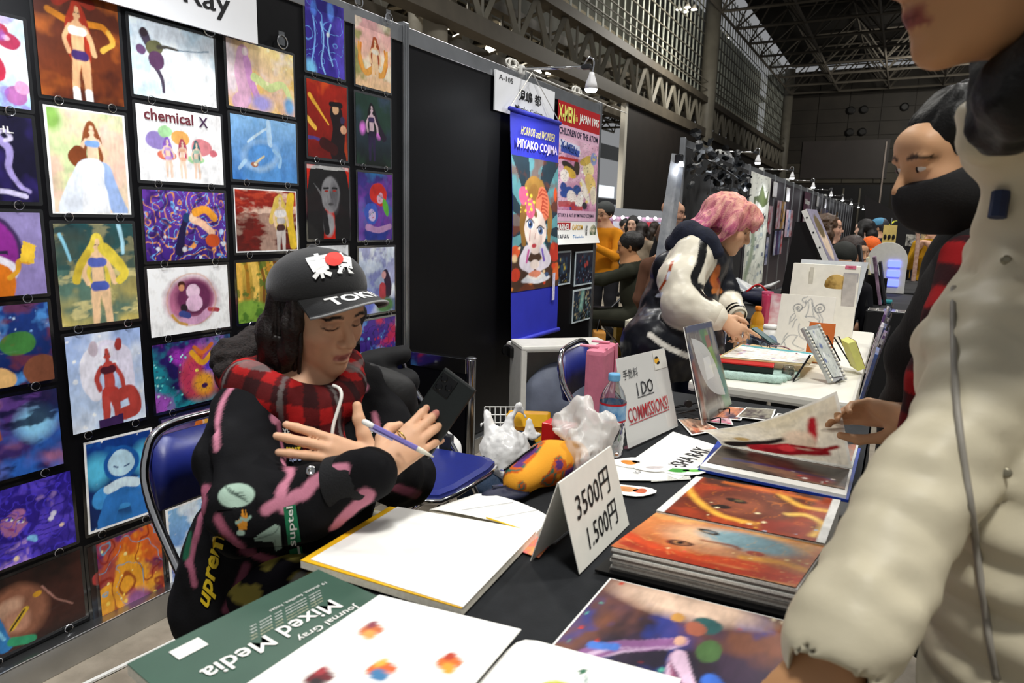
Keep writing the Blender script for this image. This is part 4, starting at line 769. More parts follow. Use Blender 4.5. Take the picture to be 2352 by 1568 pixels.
def decal_text(bvh, s, q, m, parent, bold=.01, lift=.003, name='lettering'):
    V, F = text_geo(s, 1., bold); f = quad_fn(q)
    x = (V[:, 0]-V[:, 0].min())/np.ptp(V[:, 0]); y = (V[:, 1]-V[:, 1].min())/np.ptp(V[:, 1]); out = []; last = None
    for a, b in zip(x, y):
        p = f(a, b); h = hit(bvh, p[0], p[1], lift, last); out.append(h if h is not None else None); last = h if h is not None else last
    ok = next((v for v in out if v is not None), None)
    if ok is None: print('no hit', s); return None
    out = [ok if v is None else v for v in out]
    F = [q_ for q_ in F if max(np.linalg.norm(out[q_[0]]-out[k]) for k in q_[1:]) < .06]
    return mesh_obj(name, out, F, m, parent)

def look(f, up=(0, 0, 1), roll=0.):
    """columns: right(-hand side of the person is +x?), forward, up ; local x = person's right"""
    f = unit(f); r = unit(np.cross(f, up)); u = np.cross(r, f); c, s_ = math.cos(roll), math.sin(roll)
    return np.stack([r*c+u*s_, f, u*c-r*s_], 1)
def add_head(S, R, t, s=1., jaw=1., mouth=0., lids=.5, nose=1.):
    """local axes: x to the person's right, y forward, z up, origin at eye level in mid-head"""
    S.frame(R*s, t)
    S.ell((0, -.018, .038), (.074, .094, .080), .01); S.ell((0, .030, -.020), (.062*jaw, .062, .080), .03); S.ell((0, .034, -.062), (.048*jaw, .050, .046), .03)
    S.ell((0, .072, -.098), (.020, .018, .017), .03); S.ell((0, .076, .040), (.05, .02, .028), .03)
    for q in (-1, 1):
        S.ell((q*.040, .060, -.026), (.022, .022, .020), .025); S.ell((q*.032, .101, .002), (.017, .015, .011), .014, 's')
        S.ell((q*.031, .077, .0015), (.0155, .0135, .0125), .004)
        S.ell((q*.030, .088, .020), (.020, .008, .006), .012)
        S.ell((q*.074, -.012, -.014), (.008, .019, .030), .008, rot=roty(q*.2)); S.ell((q*.079, -.004, -.012), (.006, .010, .018), .006, 's')
    S.cap((0, .090, .010), (0, .112*nose, -.030), .0075, .0105, .012); S.ell((0, .106*nose, -.034), (.010, .011, .009), .008)
    for q in (-1, 1): S.ell((q*.0125, .099, -.036), (.0085, .011, .0075), .006); S.ell((q*.007, .104, -.045), (.004, .005, .004), .003, 's')
    S.ell((0, .088, -.056), (.020, .012, .010), .012)
    S.ell((0, .0925, -.0600), (.021, .0085, .0048), .005); S.ell((0, .0905, -.0705-.006*mouth), (.018, .0085, .0058), .005)
    S.ell((0, .100, -.0648-.003*mouth), (.0185, .014, .0022+.0045*mouth), .003, 's')
    S.frame()
def head_paint(pt, R, t, s=1., lip='#9c4a4c', brow='#241a16', lid='#3a2620', blush='#c4806a', eyes_open=False, brow_w=.0035):
    L = ((pt.P-t)@R)/s; x, y, z = L[:, 0], L[:, 1], L[:, 2]; fr = (y > .04) & (np.abs(x) < .07) & (z > -.13) & (z < .1)
    for q in (-1, 1):
        pt.mix(fr*.35*np.exp(-(((x-q*.042)/.022)**2+((z+.03)/.02)**2)), blush)
        arc = z-(.026-1.8*(x-q*.030)**2*8); pt.mix(fr*np.clip((brow_w-np.abs(arc))/.0015+.5, 0, 1)*np.clip((.021-np.abs(x-q*.033))/.004, 0, 1), brow)
        if not eyes_open:
            arc = z-(-.004+ (x-q*.031)**2*14); pt.mix(fr*np.clip((.0022-np.abs(arc))/.001+.5, 0, 1)*np.clip((.018-np.abs(x-q*.032))/.003, 0, 1), lid)
            pt.mix(fr*.45*np.exp(-(((x-q*.032)/.018)**2+((z-.008)/.009)**2)), '#5a3a34')
    pt.mix(fr*np.clip((.0225-np.abs(x))/.003, 0, 1)*np.clip((.0095-np.abs(z+.0655))/.0025, 0, 1)*(y > .078), lip)
    pt.mix(fr*np.clip((.016-np.abs(x))/.003, 0, 1)*np.clip((.0022-np.abs(z+.0650))/.001, 0, 1)*(y > .07)*.55, '#4a1c1c')
    return pt
def add_hand(S, wrist, fwd, dors, side, flex, spread=(.16, .05, -.05, -.17), s=1., thumb=None, k=.006):
    """side=+1: thumb lies at dors x fwd ... given by hand; flex: 4 x (a,b,c) finger bends from index to little"""
    f = unit(fwd); d = np.array(dors, float); d = unit(d-f*(d@f)); l = np.cross(d, f)*side       # l = towards the thumb
    R = np.stack([f, l, d], 1); S.frame(R*s, wrist)
    kn = [(.088, .026, .0), (.090, .008, .003), (.085, -.010, .002), (.077, -.027, -.002)]; ln = [(.042, .026, .021), (.046, .029, .022), (.043, .027, .021), (.034, .021, .019)]; rd = [.0088, .0092, .0088, .0078]
    tips = []
    for i in range(4):
        S.cap((.0, kn[i][1]*.6, 0), kn[i], .0145 if i < 3 else .0125, rd[i]*1.18, .014)
    S.cap((.02, .012, -.006), (.06, -.012, -.006), .014, .012, .014)
    for i in range(4):
        p = np.array(kn[i]); a = 0.; sp = spread[i]
        pts = [p]
        for j in range(3):
            a += flex[i][j]; dv = np.array([math.cos(a)*math.cos(sp), math.sin(sp)*math.cos(a*.5), -math.sin(a)]); p = p+unit(dv)*ln[i][j]; pts.append(p)
        S.chain(pts, [rd[i]*1.08, rd[i], rd[i]*.93, rd[i]*.80], k*.6); tips.append(S.W(p))
    th = thumb or [(.012, .022, -.004), (.045, .046, -.010), (.075, .056, -.014), (.098, .058, -.016)]
    S.chain(th, [.0150, .0125, .0105, .0088], .008); tips.append(S.W(th[-1])); S.frame()
    return tips
SKIN = vcmat('skin', rough=.5, bump=.02, bscale=350, sss=.12, spec=.35)
CLOTH = vcmat('dyed_cloth', rough=.85, bump=.10, bscale=260, sheen=.0, spec=.2)
def skin_mesh(S, base, parent, name='body'):
    P, F = S.mesh(); pt = Paint(P, base).mottle(.05, 90, 3); return P, F, pt
def put(name, P, F, m, parent, pt=None): return mesh_obj(name, P, F, m, parent, smooth=True, cols=None if pt is None else np.clip(pt.C, 0, 1))
def eye(parent, R, t, s, q, iris='#2a1c14', look_=(0, 0)):
    c = t+R@(np.array([q*.031, .0775, .001])*s); e = MB().sphere(c, (.0135*s, .0132*s, .0074*s), 14, 10, R).build('eyeball', mat('eye_white', '#e9e2da', .2, noise=.03), parent, smooth=True)
    g = unit(R@np.array([look_[0], 1, look_[1]])); MB().lathe(c+g*.0112*s, [(.0056*s, 0), (.0045*s, .0018*s), (.001*s, .0026*s)], 14, axis=g).build('iris', mat('dark_iris', iris, .15, noise=.2, nscale=400), e, smooth=True)
# ================================================================== SEATED WOMAN IN THE BLACK CAP
hero = thing('person', 'seated person in black cap and black pink-striped jacket holding a phone', 'person', (.84, 1.0, 0))
HR = look((.985, -.13, -.24), roll=-.05); HT = at(731, 716, d=1.47)
w_ = lambda px, py, d: at(px, py, d=d)
RS, RE, RW = np.array([.815, .925, .868]), np.array([.955, .80, .735]), at(868, 1083, d=1.21)
LSh, LE, LW = np.array([.885, 1.185, .865]), np.array([1.035, 1.15, .70]), at(862, 1068, d=1.305)
NECK = np.array([.83, 1.06, .925])
S = Body((.55, .62, .36), (1.5, 1.42, 1.22), .0035)
add_head(S, HR, HT, 1.02, mouth=.9, nose=1.0)
S.chain([HT+HR@np.array([0, -.02, -.06]), NECK, NECK+[-.01, 0, -.06]], [.050, .052, .07], .03)
S.chain([(.80, 1.03, .47), (.81, 1.04, .62), (.83, 1.05, .80)], [.125, .115, .12], .06); S.cap(RS, LSh, .06, .06, .05)
S.chain([RS, RE, RW], [.05, .038, .026], .02); S.chain([LSh, LE, LW], [.05, .038, .026], .02)
for y in (.93, 1.13): S.chain([(.82, y, .47), (1.18, y, .50)], [.085, .065], .03)
# right hand around the phone: back of the hand to the viewer, fingers up to the right
tip = at(1000, 966, d=1.27); fR = tip-RW
dR = -ray(930, 1030)+np.array([-.0, -.0, .15])
tR = add_hand(S, RW+unit(fR)*.012, fR, dR, 1, [(.12, .35, .22), (.08, .30, .2), (.15, .36, .25), (.35, .4, .3)], (.10, .04, -.03, -.12), .92,
              thumb=[(.012, .022, -.006), (.040, .046, -.016), (.066, .052, -.024), (.088, .046, -.036)])
# left hand laid on the chest, fingers to the left
tl = at(690, 1024, d=1.255); fL = tl-LW; dL = -ray(760, 1020)+np.array([0, 0, .25])
tL = add_hand(S, LW+unit(fL)*.0, fL, dL, -1, [(.12, .12, .12), (.10, .14, .12), (.1, .15, .14), (.14, .16, .14)], (.10, .02, -.08, -.30), 1.02,
              thumb=[(.012, .022, -.004), (.035, .05, -.002), (.052, .076, .0), (.062, .10, .002)])
P, F = S.mesh(); pt = Paint(P, '#dfae8b'); pt.mottle(.05, 90, 3); head_paint(pt, HR, HT, 1.02, lip='#c07c70', brow='#2a1d18')
for q in tR+tL: pt.line([q], .006, '#e0b4a4', .004, .7)
put('body', P, F, SKIN, hero, pt)
# ring on the right ring finger and the pen between the fingers are things of their own
# ------- jacket
J = Body((.48, .56, .40), (1.34, 1.46, 1.08), .0052)
J.chain([(.80, 1.02, .44), (.80, 1.03, .60), (.815, 1.05, .76), (.83, 1.06, .88)], [.165, .150, .140, .10], .05)
J.ell((.89, 1.04, .68), (.10, .14, .17), .06); J.cap(RS+[.0, .02, -.01], LSh+[0, -.02, -.01], .072, .070, .06); J.cap((.78, .99, .86), (.81, 1.13, .86), .075, .075, .05)
J.chain([RS, (RS+RE)/2+[-.01, -.015, 0], RE, (RE+RW)/2+[-.01, 0, -.028], RW+(RE-RW)*.03], [.072, .077, .077, .060, .047], .03)
J.chain([LSh, (LSh+LE)/2, LE, (LE+LW)/2, LW+(LE-LW)*.12], [.068, .068, .062, .056, .046], .035)
J.chain([(.76, .89, .44), (.78, .92, .58)], [.12, .11], .05)
for a_, b_, r_ in (((.90, .74, .80), (1.0, .79, .66), .012), ((.97, .73, .70), (1.02, .86, .68), .012), ((.84, .80, .86), (.93, .74, .72), .010), ((.88, .70, .66), (.96, .70, .64), .010)): J.cap(a_, b_, r_, r_, .03, 's')
J.cap(NECK+[.03, 0, -.02], NECK+[.05, 0, .14], .075, .11, .02, 's')
J.rough(.006, 14, 2); J.rough(.003, 38, 5)
eR = unit(RW-RE); J.cut(RW+eR*.004, eR) if False else None
P, F = J.mesh(); jb = bvh_of(P, F)
pt = Paint(P, '#0d0d10'); pt.mottle(.15, 60, 2)
PINK = '#c87f95'
def stripe(pts, r, col=PINK, soft=.0055): 
    h = hits(jb, pts)
    if len(h) > 1: pt.line(h, r, col, soft)
stripe([(556, 868), (520, 905), (500, 960), (497, 1030)], .006)              # shoulder piping
stripe([(632, 962), (660, 940)], .012); stripe([(640, 975), (645, 1010), (655, 1050)], .006, '#9a5a6c')
stripe([(800, 893), (835, 888)], .012)
stripe([(650, 1062), (668, 1088), (640, 1130)], .007); stripe([(612, 1170), (640, 1150), (650, 1118)], .010)
stripe([(655, 1165), (676, 1140), (700, 1132), (720, 1108), (760, 1082), (790, 1078)], .0115)
stripe([(775, 1205), (808, 1172), (835, 1150), (842, 1135)], .0145); stripe([(770, 1210), (780, 1195)], .010)
stripe([(500, 1190), (520, 1225), (560, 1260), (620, 1285), (680, 1292)], .008, '#9a5468')
stripe([(472, 1125), (462, 1180), (450, 1230), (434, 1290)], .011, '#a05a70'); stripe([(436, 1290), (446, 1340)], .008, '#a05a70')
stripe([(565, 1300), (545, 1350), (520, 1400)], .008, '#7d4356'); stripe([(444, 1130), (441, 1165)], .008, '#b8493a'); stripe([(434, 1235), (428, 1270)], .014, '#1c5a40')
stripe([(905, 1118), (935, 1128), (960, 1138)], .010, '#7d4356'); stripe([(860, 950), (868, 985)], .006)
jk = put('jacket', P, F, CLOTH, hero, pt)
# cuffs
for Wp, E_, rr in ((RW, RE, .047), (LW, LE, .044)):
    e = unit(E_-Wp); c0 = Wp+e*.012
    MB().lathe(c0, [(rr*.80, -.004), (rr*.95, 0), (rr, .02), (rr*1.04, .05), (rr*1.1, .075)], 22, axis=e, cap=False).build('cuff', mat('black_rib_knit', '#101013', .85, noise=.15, nscale=200, bump=.2, bscale=300), hero, smooth=True)
# patches and lettering on the jacket
GREENP = mat('green_patch', '#12724a', .7, noise=.08, nscale=60)
decal(jb, [(652, 1165), (680, 1157), (696, 1277), (667, 1285)], 'sleeve_patch', GREENP, hero, 4, 10)
WHTT = mat('white_thread', '#e6e6e0', .6, noise=.05); YELT = mat('yellow_thread', '#d8b81c', .6, noise=.1, nscale=90); REDT = mat('red_thread', '#b01c1c', .6, noise=.1)
decal_text(jb, 'suptel', [(664, 1250), (660, 1164), (679, 1160), (687, 1247)], WHTT, hero, .01, .004)
decal_text(jb, '≡', [(668, 1278), (667, 1252), (687, 1250), (692, 1274)], WHTT, hero, .02, .004)
decal_text(jb, 'uprem', [(462, 1378), (494, 1225), (527, 1236), (488, 1408)], YELT, hero, .03, .004)
decal_text(jb, 'XPRE', [(645, 985), (676, 985), (679, 1000), (646, 1000)], WHTT, hero, .02, .004); decal(jb, [(648, 1004), (679, 1004), (680, 1010), (649, 1010)], 'red_bar', REDT, hero, 6, 2)
decal_text(jb, 'SPORT', [(652, 1028), (690, 1026), (692, 1043), (656, 1045)], YELT, hero, .04, .004); decal_text(jb, 'SQUAD', [(658, 1047), (693, 1045), (694, 1060), (660, 1062)], mat('pale_blue_thread', '#a8b4d8', .6, noise=.05), hero, .03, .004)
decal_text(jb, 'A', [(803, 925), (825, 922), (834, 962), (810, 966)], mat('pale_yellow_thread', '#d8c43c', .6, noise=.05), hero, .06, .004)
decal_text(jb, 'N', [(814, 968), (836, 962), (838, 985), (815, 990)], REDT, hero, .04, .004); decal_text(jb, 'SUPREME', [(820, 988), (856, 981), (857, 994), (822, 1001)], WHTT, hero, .03, .004); decal_text(jb, 'SQUAD', [(822, 1002), (856, 995), (856, 1003), (824, 1010)], GREENP, hero, .02, .004)
PALEG = mat('pale_green_applique', '#9fb8a8', .7, noise=.08, nscale=60)
ap = Art(26, 22, 1.2, 9); ap.bg('#0d0d10').ell(.6, .52, .56, .46, '#9fb8a8', 0, .1)
for k in range(4): ap.line([(.25+.12*k, .9-.1*k), (.45+.1*k, .6-.06*k), (.8+.05*k, .62-.12*k)], .022, '#3c4c44')
decal(jb, [(500, 1112), (588, 1108), (588, 1166), (500, 1172)], 'oval_applique', CLOTH, hero, art=ap)
ap = Art(26, 26, 1., 10); ap.bg('#0d0d10').poly([(.05, .55), (.3, .6), (.4, .95), (.5, .7), (.55, .98), (.6, .6), (.5, .25), (.15, .2)], '#c8842a').ell(.2, .14, .2, .09, '#9fb8a8').line([(.3, .62), (.55, .56), (.72, .66)], .05, '#8ca89a').line([(.05, .48), (.3, .55)], .05, '#8ca89a')
decal(jb, [(535, 1165), (588, 1162), (592, 1232), (545, 1232)], 'orange_applique', CLOTH, hero, art=ap)
ap = Art(26, 26, 1., 11); ap.bg('#0d0d10').poly([(.0, .5), (.8, .92), (.95, .8), (.95, .1), (.7, .02), (.65, .35), (.0, .42)], '#9fb8a8').line([(.0, .46), (.7, .62), (.9, .82)], .012, '#3c4c44').line([(.7, .05), (.72, .4)], .012, '#3c4c44')
decal(jb, [(575, 1200), (648, 1195), (652, 1265), (590, 1268)], 'pale_applique', CLOTH, hero, art=ap)
h0 = hit(jb, 715, 1082, .002); nb = unit(CAM-h0); MB().lathe(h0, [(.009, 0), (.009, .004), (.006, .006), (.004, .003)], 16, axis=nb).build('snap_button', CHROME, hero, smooth=True)
# ------- plaid hood lining / scarf with fur trim
S = Body((.62, .80, .78), (1.10, 1.34, 1.10), .0045)
c = NECK
S.chain([(.735, .965, .93), (.80, .93, .925), (.875, .95, .90), (.915, .995, .875), (.93, 1.06, .88), (.915, 1.11, .91), (.87, 1.15, .935)], [.040, .044, .044, .044, .038, .032, .030], .03)
S.chain([(.735, .965, .93), (.71, 1.06, .94), (.76, 1.14, .945), (.87, 1.15, .935)], [.040, .05, .045, .03], .03)
S.chain([(.915, .985, .86), (.945, 1.0, .79), (.945, 1.01, .69)], [.050, .042, .028], .03)
S.rough(.006, 18, 4); P, F = S.mesh(); pt = Paint(P, '#a31a1a'); 
ang = np.arctan2(P[:, 1]-1.06, P[:, 0]-.83)*.16; zz = P[:, 2]+.25*(P[:, 0]-.8)
def band(x, per, w, o=0.): return (((x+o) % per) < w)*1.
pt.mix(band(ang, .062, .030)*.75, '#141012'); pt.mix(band(zz, .062, .030)*.75, '#141012'); pt.mix(band(ang, .124, .010, .05)*.7, '#6f6a68'); pt.mix(band(zz, .124, .009, .02)*.7, '#6f6a68'); pt.mottle(.12, 120, 5)
put('plaid_scarf', P, F, CLOTH, hero, pt)
S = Body((.56, .84, .84), (.92, 1.26, 1.08), .005)
S.chain([(.755, .925, .945), (.715, .965, .965), (.70, 1.04, .98), (.72, 1.12, .98)], [.028, .036, .036, .03], .03); S.rough(.007, 60, 3)
P, F = S.mesh(); pt = Paint(P, '#2b1f1c').mottle(.5, 160, 2); put('fur_trim', P, F, mat('brown_fur', '#1c1310', .9, noise=.5, nscale=160, bump=.6, bscale=220), hero, None)
# white hood cord
cp = [at(765, 885, d=1.345), at(780, 893, d=1.335), at(784, 912, d=1.325), at(775, 945, d=1.318), at(766, 975, d=1.312), at(763, 1000, d=1.308)]
MB().tube(curve_pts(cp, 5), [.0035]*26, 8).build('hood_cord', mat('white_cord', '#e9e7e0', .7), hero, smooth=True)
# black padded collar flap behind the shoulder
S = Body((.80, 1.10, .72), (1.16, 1.46, 1.02), .006); S.chain([(.89, 1.19, .89), (.94, 1.24, .86), (.95, 1.26, .78)], [.05, .045, .05], .03); S.rough(.008, 18, 1); P, F = S.mesh(); put('collar_flap', P, F, mat('black_shell_fabric', '#050506', .6, noise=.2, nscale=20, bump=.1, bscale=60), hero)
# ------- hair
S = Body((.60, .82, .86), (1.02, 1.30, 1.20), .0042); S.frame(HR*.98, HT)
S.ell((0, -.030, .030), (.086, .098, .088), .01); S.ell((0, .055, -.03), (.062, .09, .10), .012, 's'); S.ell((0, .09, .01), (.075, .05, .05), .02, 's')
for q in (-1, 1):
    S.chain([(q*.074, .020, .05), (q*.083, .026, -.01), (q*.080, .018, -.07), (q*.070, .0, -.13)], [.016, .020, .020, .018], .015); S.chain([(q*.062, -.04, .02), (q*.078, -.045, -.05), (q*.075, -.045, -.12)], [.03, .034, .034], .02)
S.chain([(0, -.09, .02), (0, -.10, -.05), (0, -.09, -.13)], [.04, .045, .045], .03); S.ell((.078, -.010, -.02), (.022, .014, .03), .01, 's'); S.frame()
S.rough(.004, 90, 3, (1, 1, .25)); P, F = S.mesh(); pt = Paint(P, '#1e1411')
HAIRM = mat('dark_brown_hair', '#1a1210', .45, noise=.4, nscale=120, bump=.3, bscale=200); put('hair', P, F, HAIRM, hero)
for q, zz in ((-1, .1), (1, .1)):
    e = MB()
    for i in range(7):
        y = -.02+i*.010; a = HT+HR@np.array([q*(.085-.002*i), y-.01, .02]); b_ = HT+HR@np.array([q*(.088-.003*i), y, -.05]); c_ = HT+HR@np.array([q*(.078-.004*i), y-.015, -.14-.01*i]); e.tube(curve_pts([a, b_, c_], 4), [.006, .007, .007, .006, .006, .005, .004, .002, .001], 6)
    tag(e.build('hair_lock', HAIRM, hero, smooth=True), kind='stuff')
# ------- cap
CAPM = mat('black_cap_twill', '#0c0c0e', .8, noise=.12, nscale=160, bump=.15, bscale=400, sheen=.2)
S = Body((.60, .82, .98), (1.12, 1.30, 1.26), .004); CT = HT+HR@np.array([0, -.004, .068]); CRm = HR@rotx(.30); S.frame(CRm, CT)
S.ell((0, -.012, -.01), (.096, .118, .082), .004); S.cut((0, 0, -.032), (0, 0, -1)); S.ell((0, -.012, -.014), (.089, .111, .074), .004, 's'); S.ell((0, -.012, .073), (.009, .009, .006), .004); S.frame(); P, F = S.mesh()
cap_o = put('cap', P, F, CAPM, hero); crown = (P, F)
V = []; Fc = []; nu, nv = 26, 10
for j in range(nv+1):
    for i in range(nu+1):
        a = -1.15+2.3*i/nu; v = j/nv
        r0 = np.array([.092*math.sin(a), -.012+.115*math.cos(a)]); ext = .070*math.cos(a*.98)**.6 if abs(a) < 1.5 else 0
        p = np.array([r0[0]*(1+.05*v), r0[1]+ext*v, -.018-.030*(abs(r0[0])/.09)**2*(.35+.65*v)-.018*v])
        V.append(CT+CRm@p)
for j in range(nv):
    for i in range(nu): q = j*(nu+1)+i; Fc.append((q, q+1, q+nu+2, q+nu+1))
n0 = len(V); V += [p-CRm@np.array([0, 0, .004]) for p in V[:]]; Fc += [tuple(reversed([i+n0 for i in f])) for f in Fc[:]]
edge = [nv*(nu+1)+i for i in range(nu+1)]
Fc += [(edge[i], edge[i]+n0, edge[i+1]+n0, edge[i+1]) for i in range(nu)]
br = mesh_obj('cap_brim', V, Fc, CAPM, cap_o, smooth=True)
MB().tube([np.array(V[i])-CRm@np.array([0, -.001, .002]) for i in edge], .0028, 6).build('brim_piping', mat('grey_piping', '#9a9a9a', .6, noise=.05), cap_o, smooth=True)
cb = bvh_of(crown[0], crown[1]); bb = bvh_of(V, Fc)
decal_text(cb, '東', [(698, 592), (755, 582), (764, 636), (722, 644)], mat('white_puff_print', '#f2f2f0', .6, noise=.03), cap_o, .05, .005)
decal_text(cb, '京', [(762, 580), (800, 588), (816, 630), (775, 634)], MATS['white_puff_print'], cap_o, .05, .005)
dc = [hit(cb, 766+20*math.cos(a), 600+15*math.sin(a), .007) for a in np.linspace(0, 2*PI, 20, endpoint=False)]; dcn = hit(cb, 766, 600, .0072)
if all(d is not None for d in dc): mesh_obj('red_disc', [dcn]+dc, [(0, 1+(i+1) % 20, 1+i) for i in range(20)], mat('red_puff_print', '#d22a1c', .6, noise=.05), cap_o)
def brim_pt(a, v):
    r0 = np.array([.092*math.sin(a), -.012+.115*math.cos(a)]); return CT+CRm@np.array([r0[0]*(1+.05*v), r0[1]+.070*max(0, math.cos(a*.98))**.6*v, -.0165-.030*(abs(r0[0])/.09)**2*(.35+.65*v)-.018*v])
Vt, Ft = text_geo('TOKYO', 1., .03); xx = (Vt[:, 0]-Vt[:, 0].min())/np.ptp(Vt[:, 0]); yy = (Vt[:, 1]-Vt[:, 1].min())/np.ptp(Vt[:, 1])
mesh_obj('lettering', [brim_pt(.72-1.44*x, .72-.5*y) for x, y in zip(xx, yy)], Ft, MATS['white_puff_print'], cap_o)
# trousers are hidden behind the table; printed dark cloth shows under the pad
S = Body((.62, .70, .0), (1.34, 1.30, .62), .010)
for y in (.92, 1.14): S.chain([(.80, y, .50), (1.16, y, .50), (1.18, y, .28), (1.16, y, .06)], [.10, .085, .075, .06], .04)
S.rough(.006, 14, 8); P, F = S.mesh(); pt = Paint(P, '#15131a').mottle(.2, 30); pt.mix((noise3(P[:, 0]*22, P[:, 1]*22, P[:, 2]*22, 4) > .62)*.8, '#a89a48'); pt.mix((noise3(P[:, 0]*22, P[:, 1]*22, P[:, 2]*22, 9) > .72)*.8, '#b8b8b0'); put('trousers', P, F, CLOTH, hero, pt)
for y in (.92, 1.14): MB().box((1.20, y, .035), (.26, .09, .07), bevel=.02).build('shoe', mat('black_shoe', '#121214', .5, noise=.1), hero)

# ------- phone, pen, ring
pc = at(1004, 948, d=1.285); up_ = unit(at(1040, 882, d=1.28)-at(955, 1005, d=1.285)); lx = at(1058, 885, d=1.19)-at(1005, 872, d=1.23); lx = unit(lx-up_*(lx@up_)); nn = np.cross(lx, up_); nn = nn if nn@ray(1000, 950) < 0 else -nn
Rm = np.stack([lx, up_, nn], 1)
nn = unit(nn*math.cos(.5)-np.cross(nn, up_)*math.sin(.5)); Rm = np.stack([np.cross(up_, nn), up_, nn], 1)
tph = thing('phone', 'black smartphone held upright in the right hand of the capped person', 'phone', pc-up_*.08)
body_ = MB().box(pc, (.076, .158, .0105), R=Rm, bevel=.004).build('case', mat('black_phone_case', '#191d1c', .35, noise=.08), tph)
q = pc+Rm@np.array([-.016 if True else 0, .052, .006])
MB().box(q, (.036, .038, .003), R=Rm, bevel=.0014).build('camera_island', mat('camera_glass', '#0c0c0c', .1, noise=.05), tph)
for dx, dy in ((-.008, .009), (-.008, -.009), (.009, 0)): MB().lathe(q+Rm@np.array([dx, dy, .001]), [(.0068, 0), (.0068, .002), (.005, .0028)], 14, axis=nn).build('lens', mat('lens_glass', '#050507', .05, noise=.1), tph)
MB().box(pc-nn*.0056, (.070, .150, .0008), R=Rm).build('screen', mat('phone_screen', '#11151c', .08, noise=.1), tph)
a0, a1 = at(832, 966, d=1.178), at(996, 1049, d=1.178); e = unit(a1-a0); Lp = np.linalg.norm(a1-a0)
tp = thing('pen', 'lilac and white stylus pen held between the fingers', 'pen', a0)
MB().lathe(a0, [(.003, 0), (.0052, .004), (.0052, .016), (.0038, .022)], 12, axis=e).build('eraser_cap', PAPER, tp, smooth=True)
MB().lathe(a0, [(.0048, .022), (.0048, Lp-.032)], 6, axis=e).build('barrel', mat('lilac_plastic', '#7a70b8', .35, noise=.05), tp)
MB().lathe(a0, [(.0048, Lp-.032), (.0046, Lp-.022), (.0012, Lp)], 12, axis=e).build('nib_cone', mat('ivory_plastic', '#e0dccb', .4, noise=.04), tp, smooth=True)
MB().box(a0+e*.04+unit(np.cross(e, ray(900, 1000)))*-.006, (.045, .003, .004), R=np.stack([e, unit(np.cross(e, CF)), unit(np.cross(e, np.cross(e, CF)))], 1)).build('clip', mat('lilac_clip', '#b0aad0', .35, noise=.05), tp)
rp = at(922, 1000, d=1.185); tg = unit(tip-RW)
MB().tube([rp+np.array(np.cross(tg, unit(np.cross(tg, dR))))*.0105*math.cos(a)+unit(np.cross(tg, dR))*.0105*math.sin(a) for a in np.linspace(0, 2*PI, 18, endpoint=False)], .0014, 6, close=True).build('finger_ring', mat('gold', '#d8b050', .2, 1., noise=.05), hero, smooth=True)
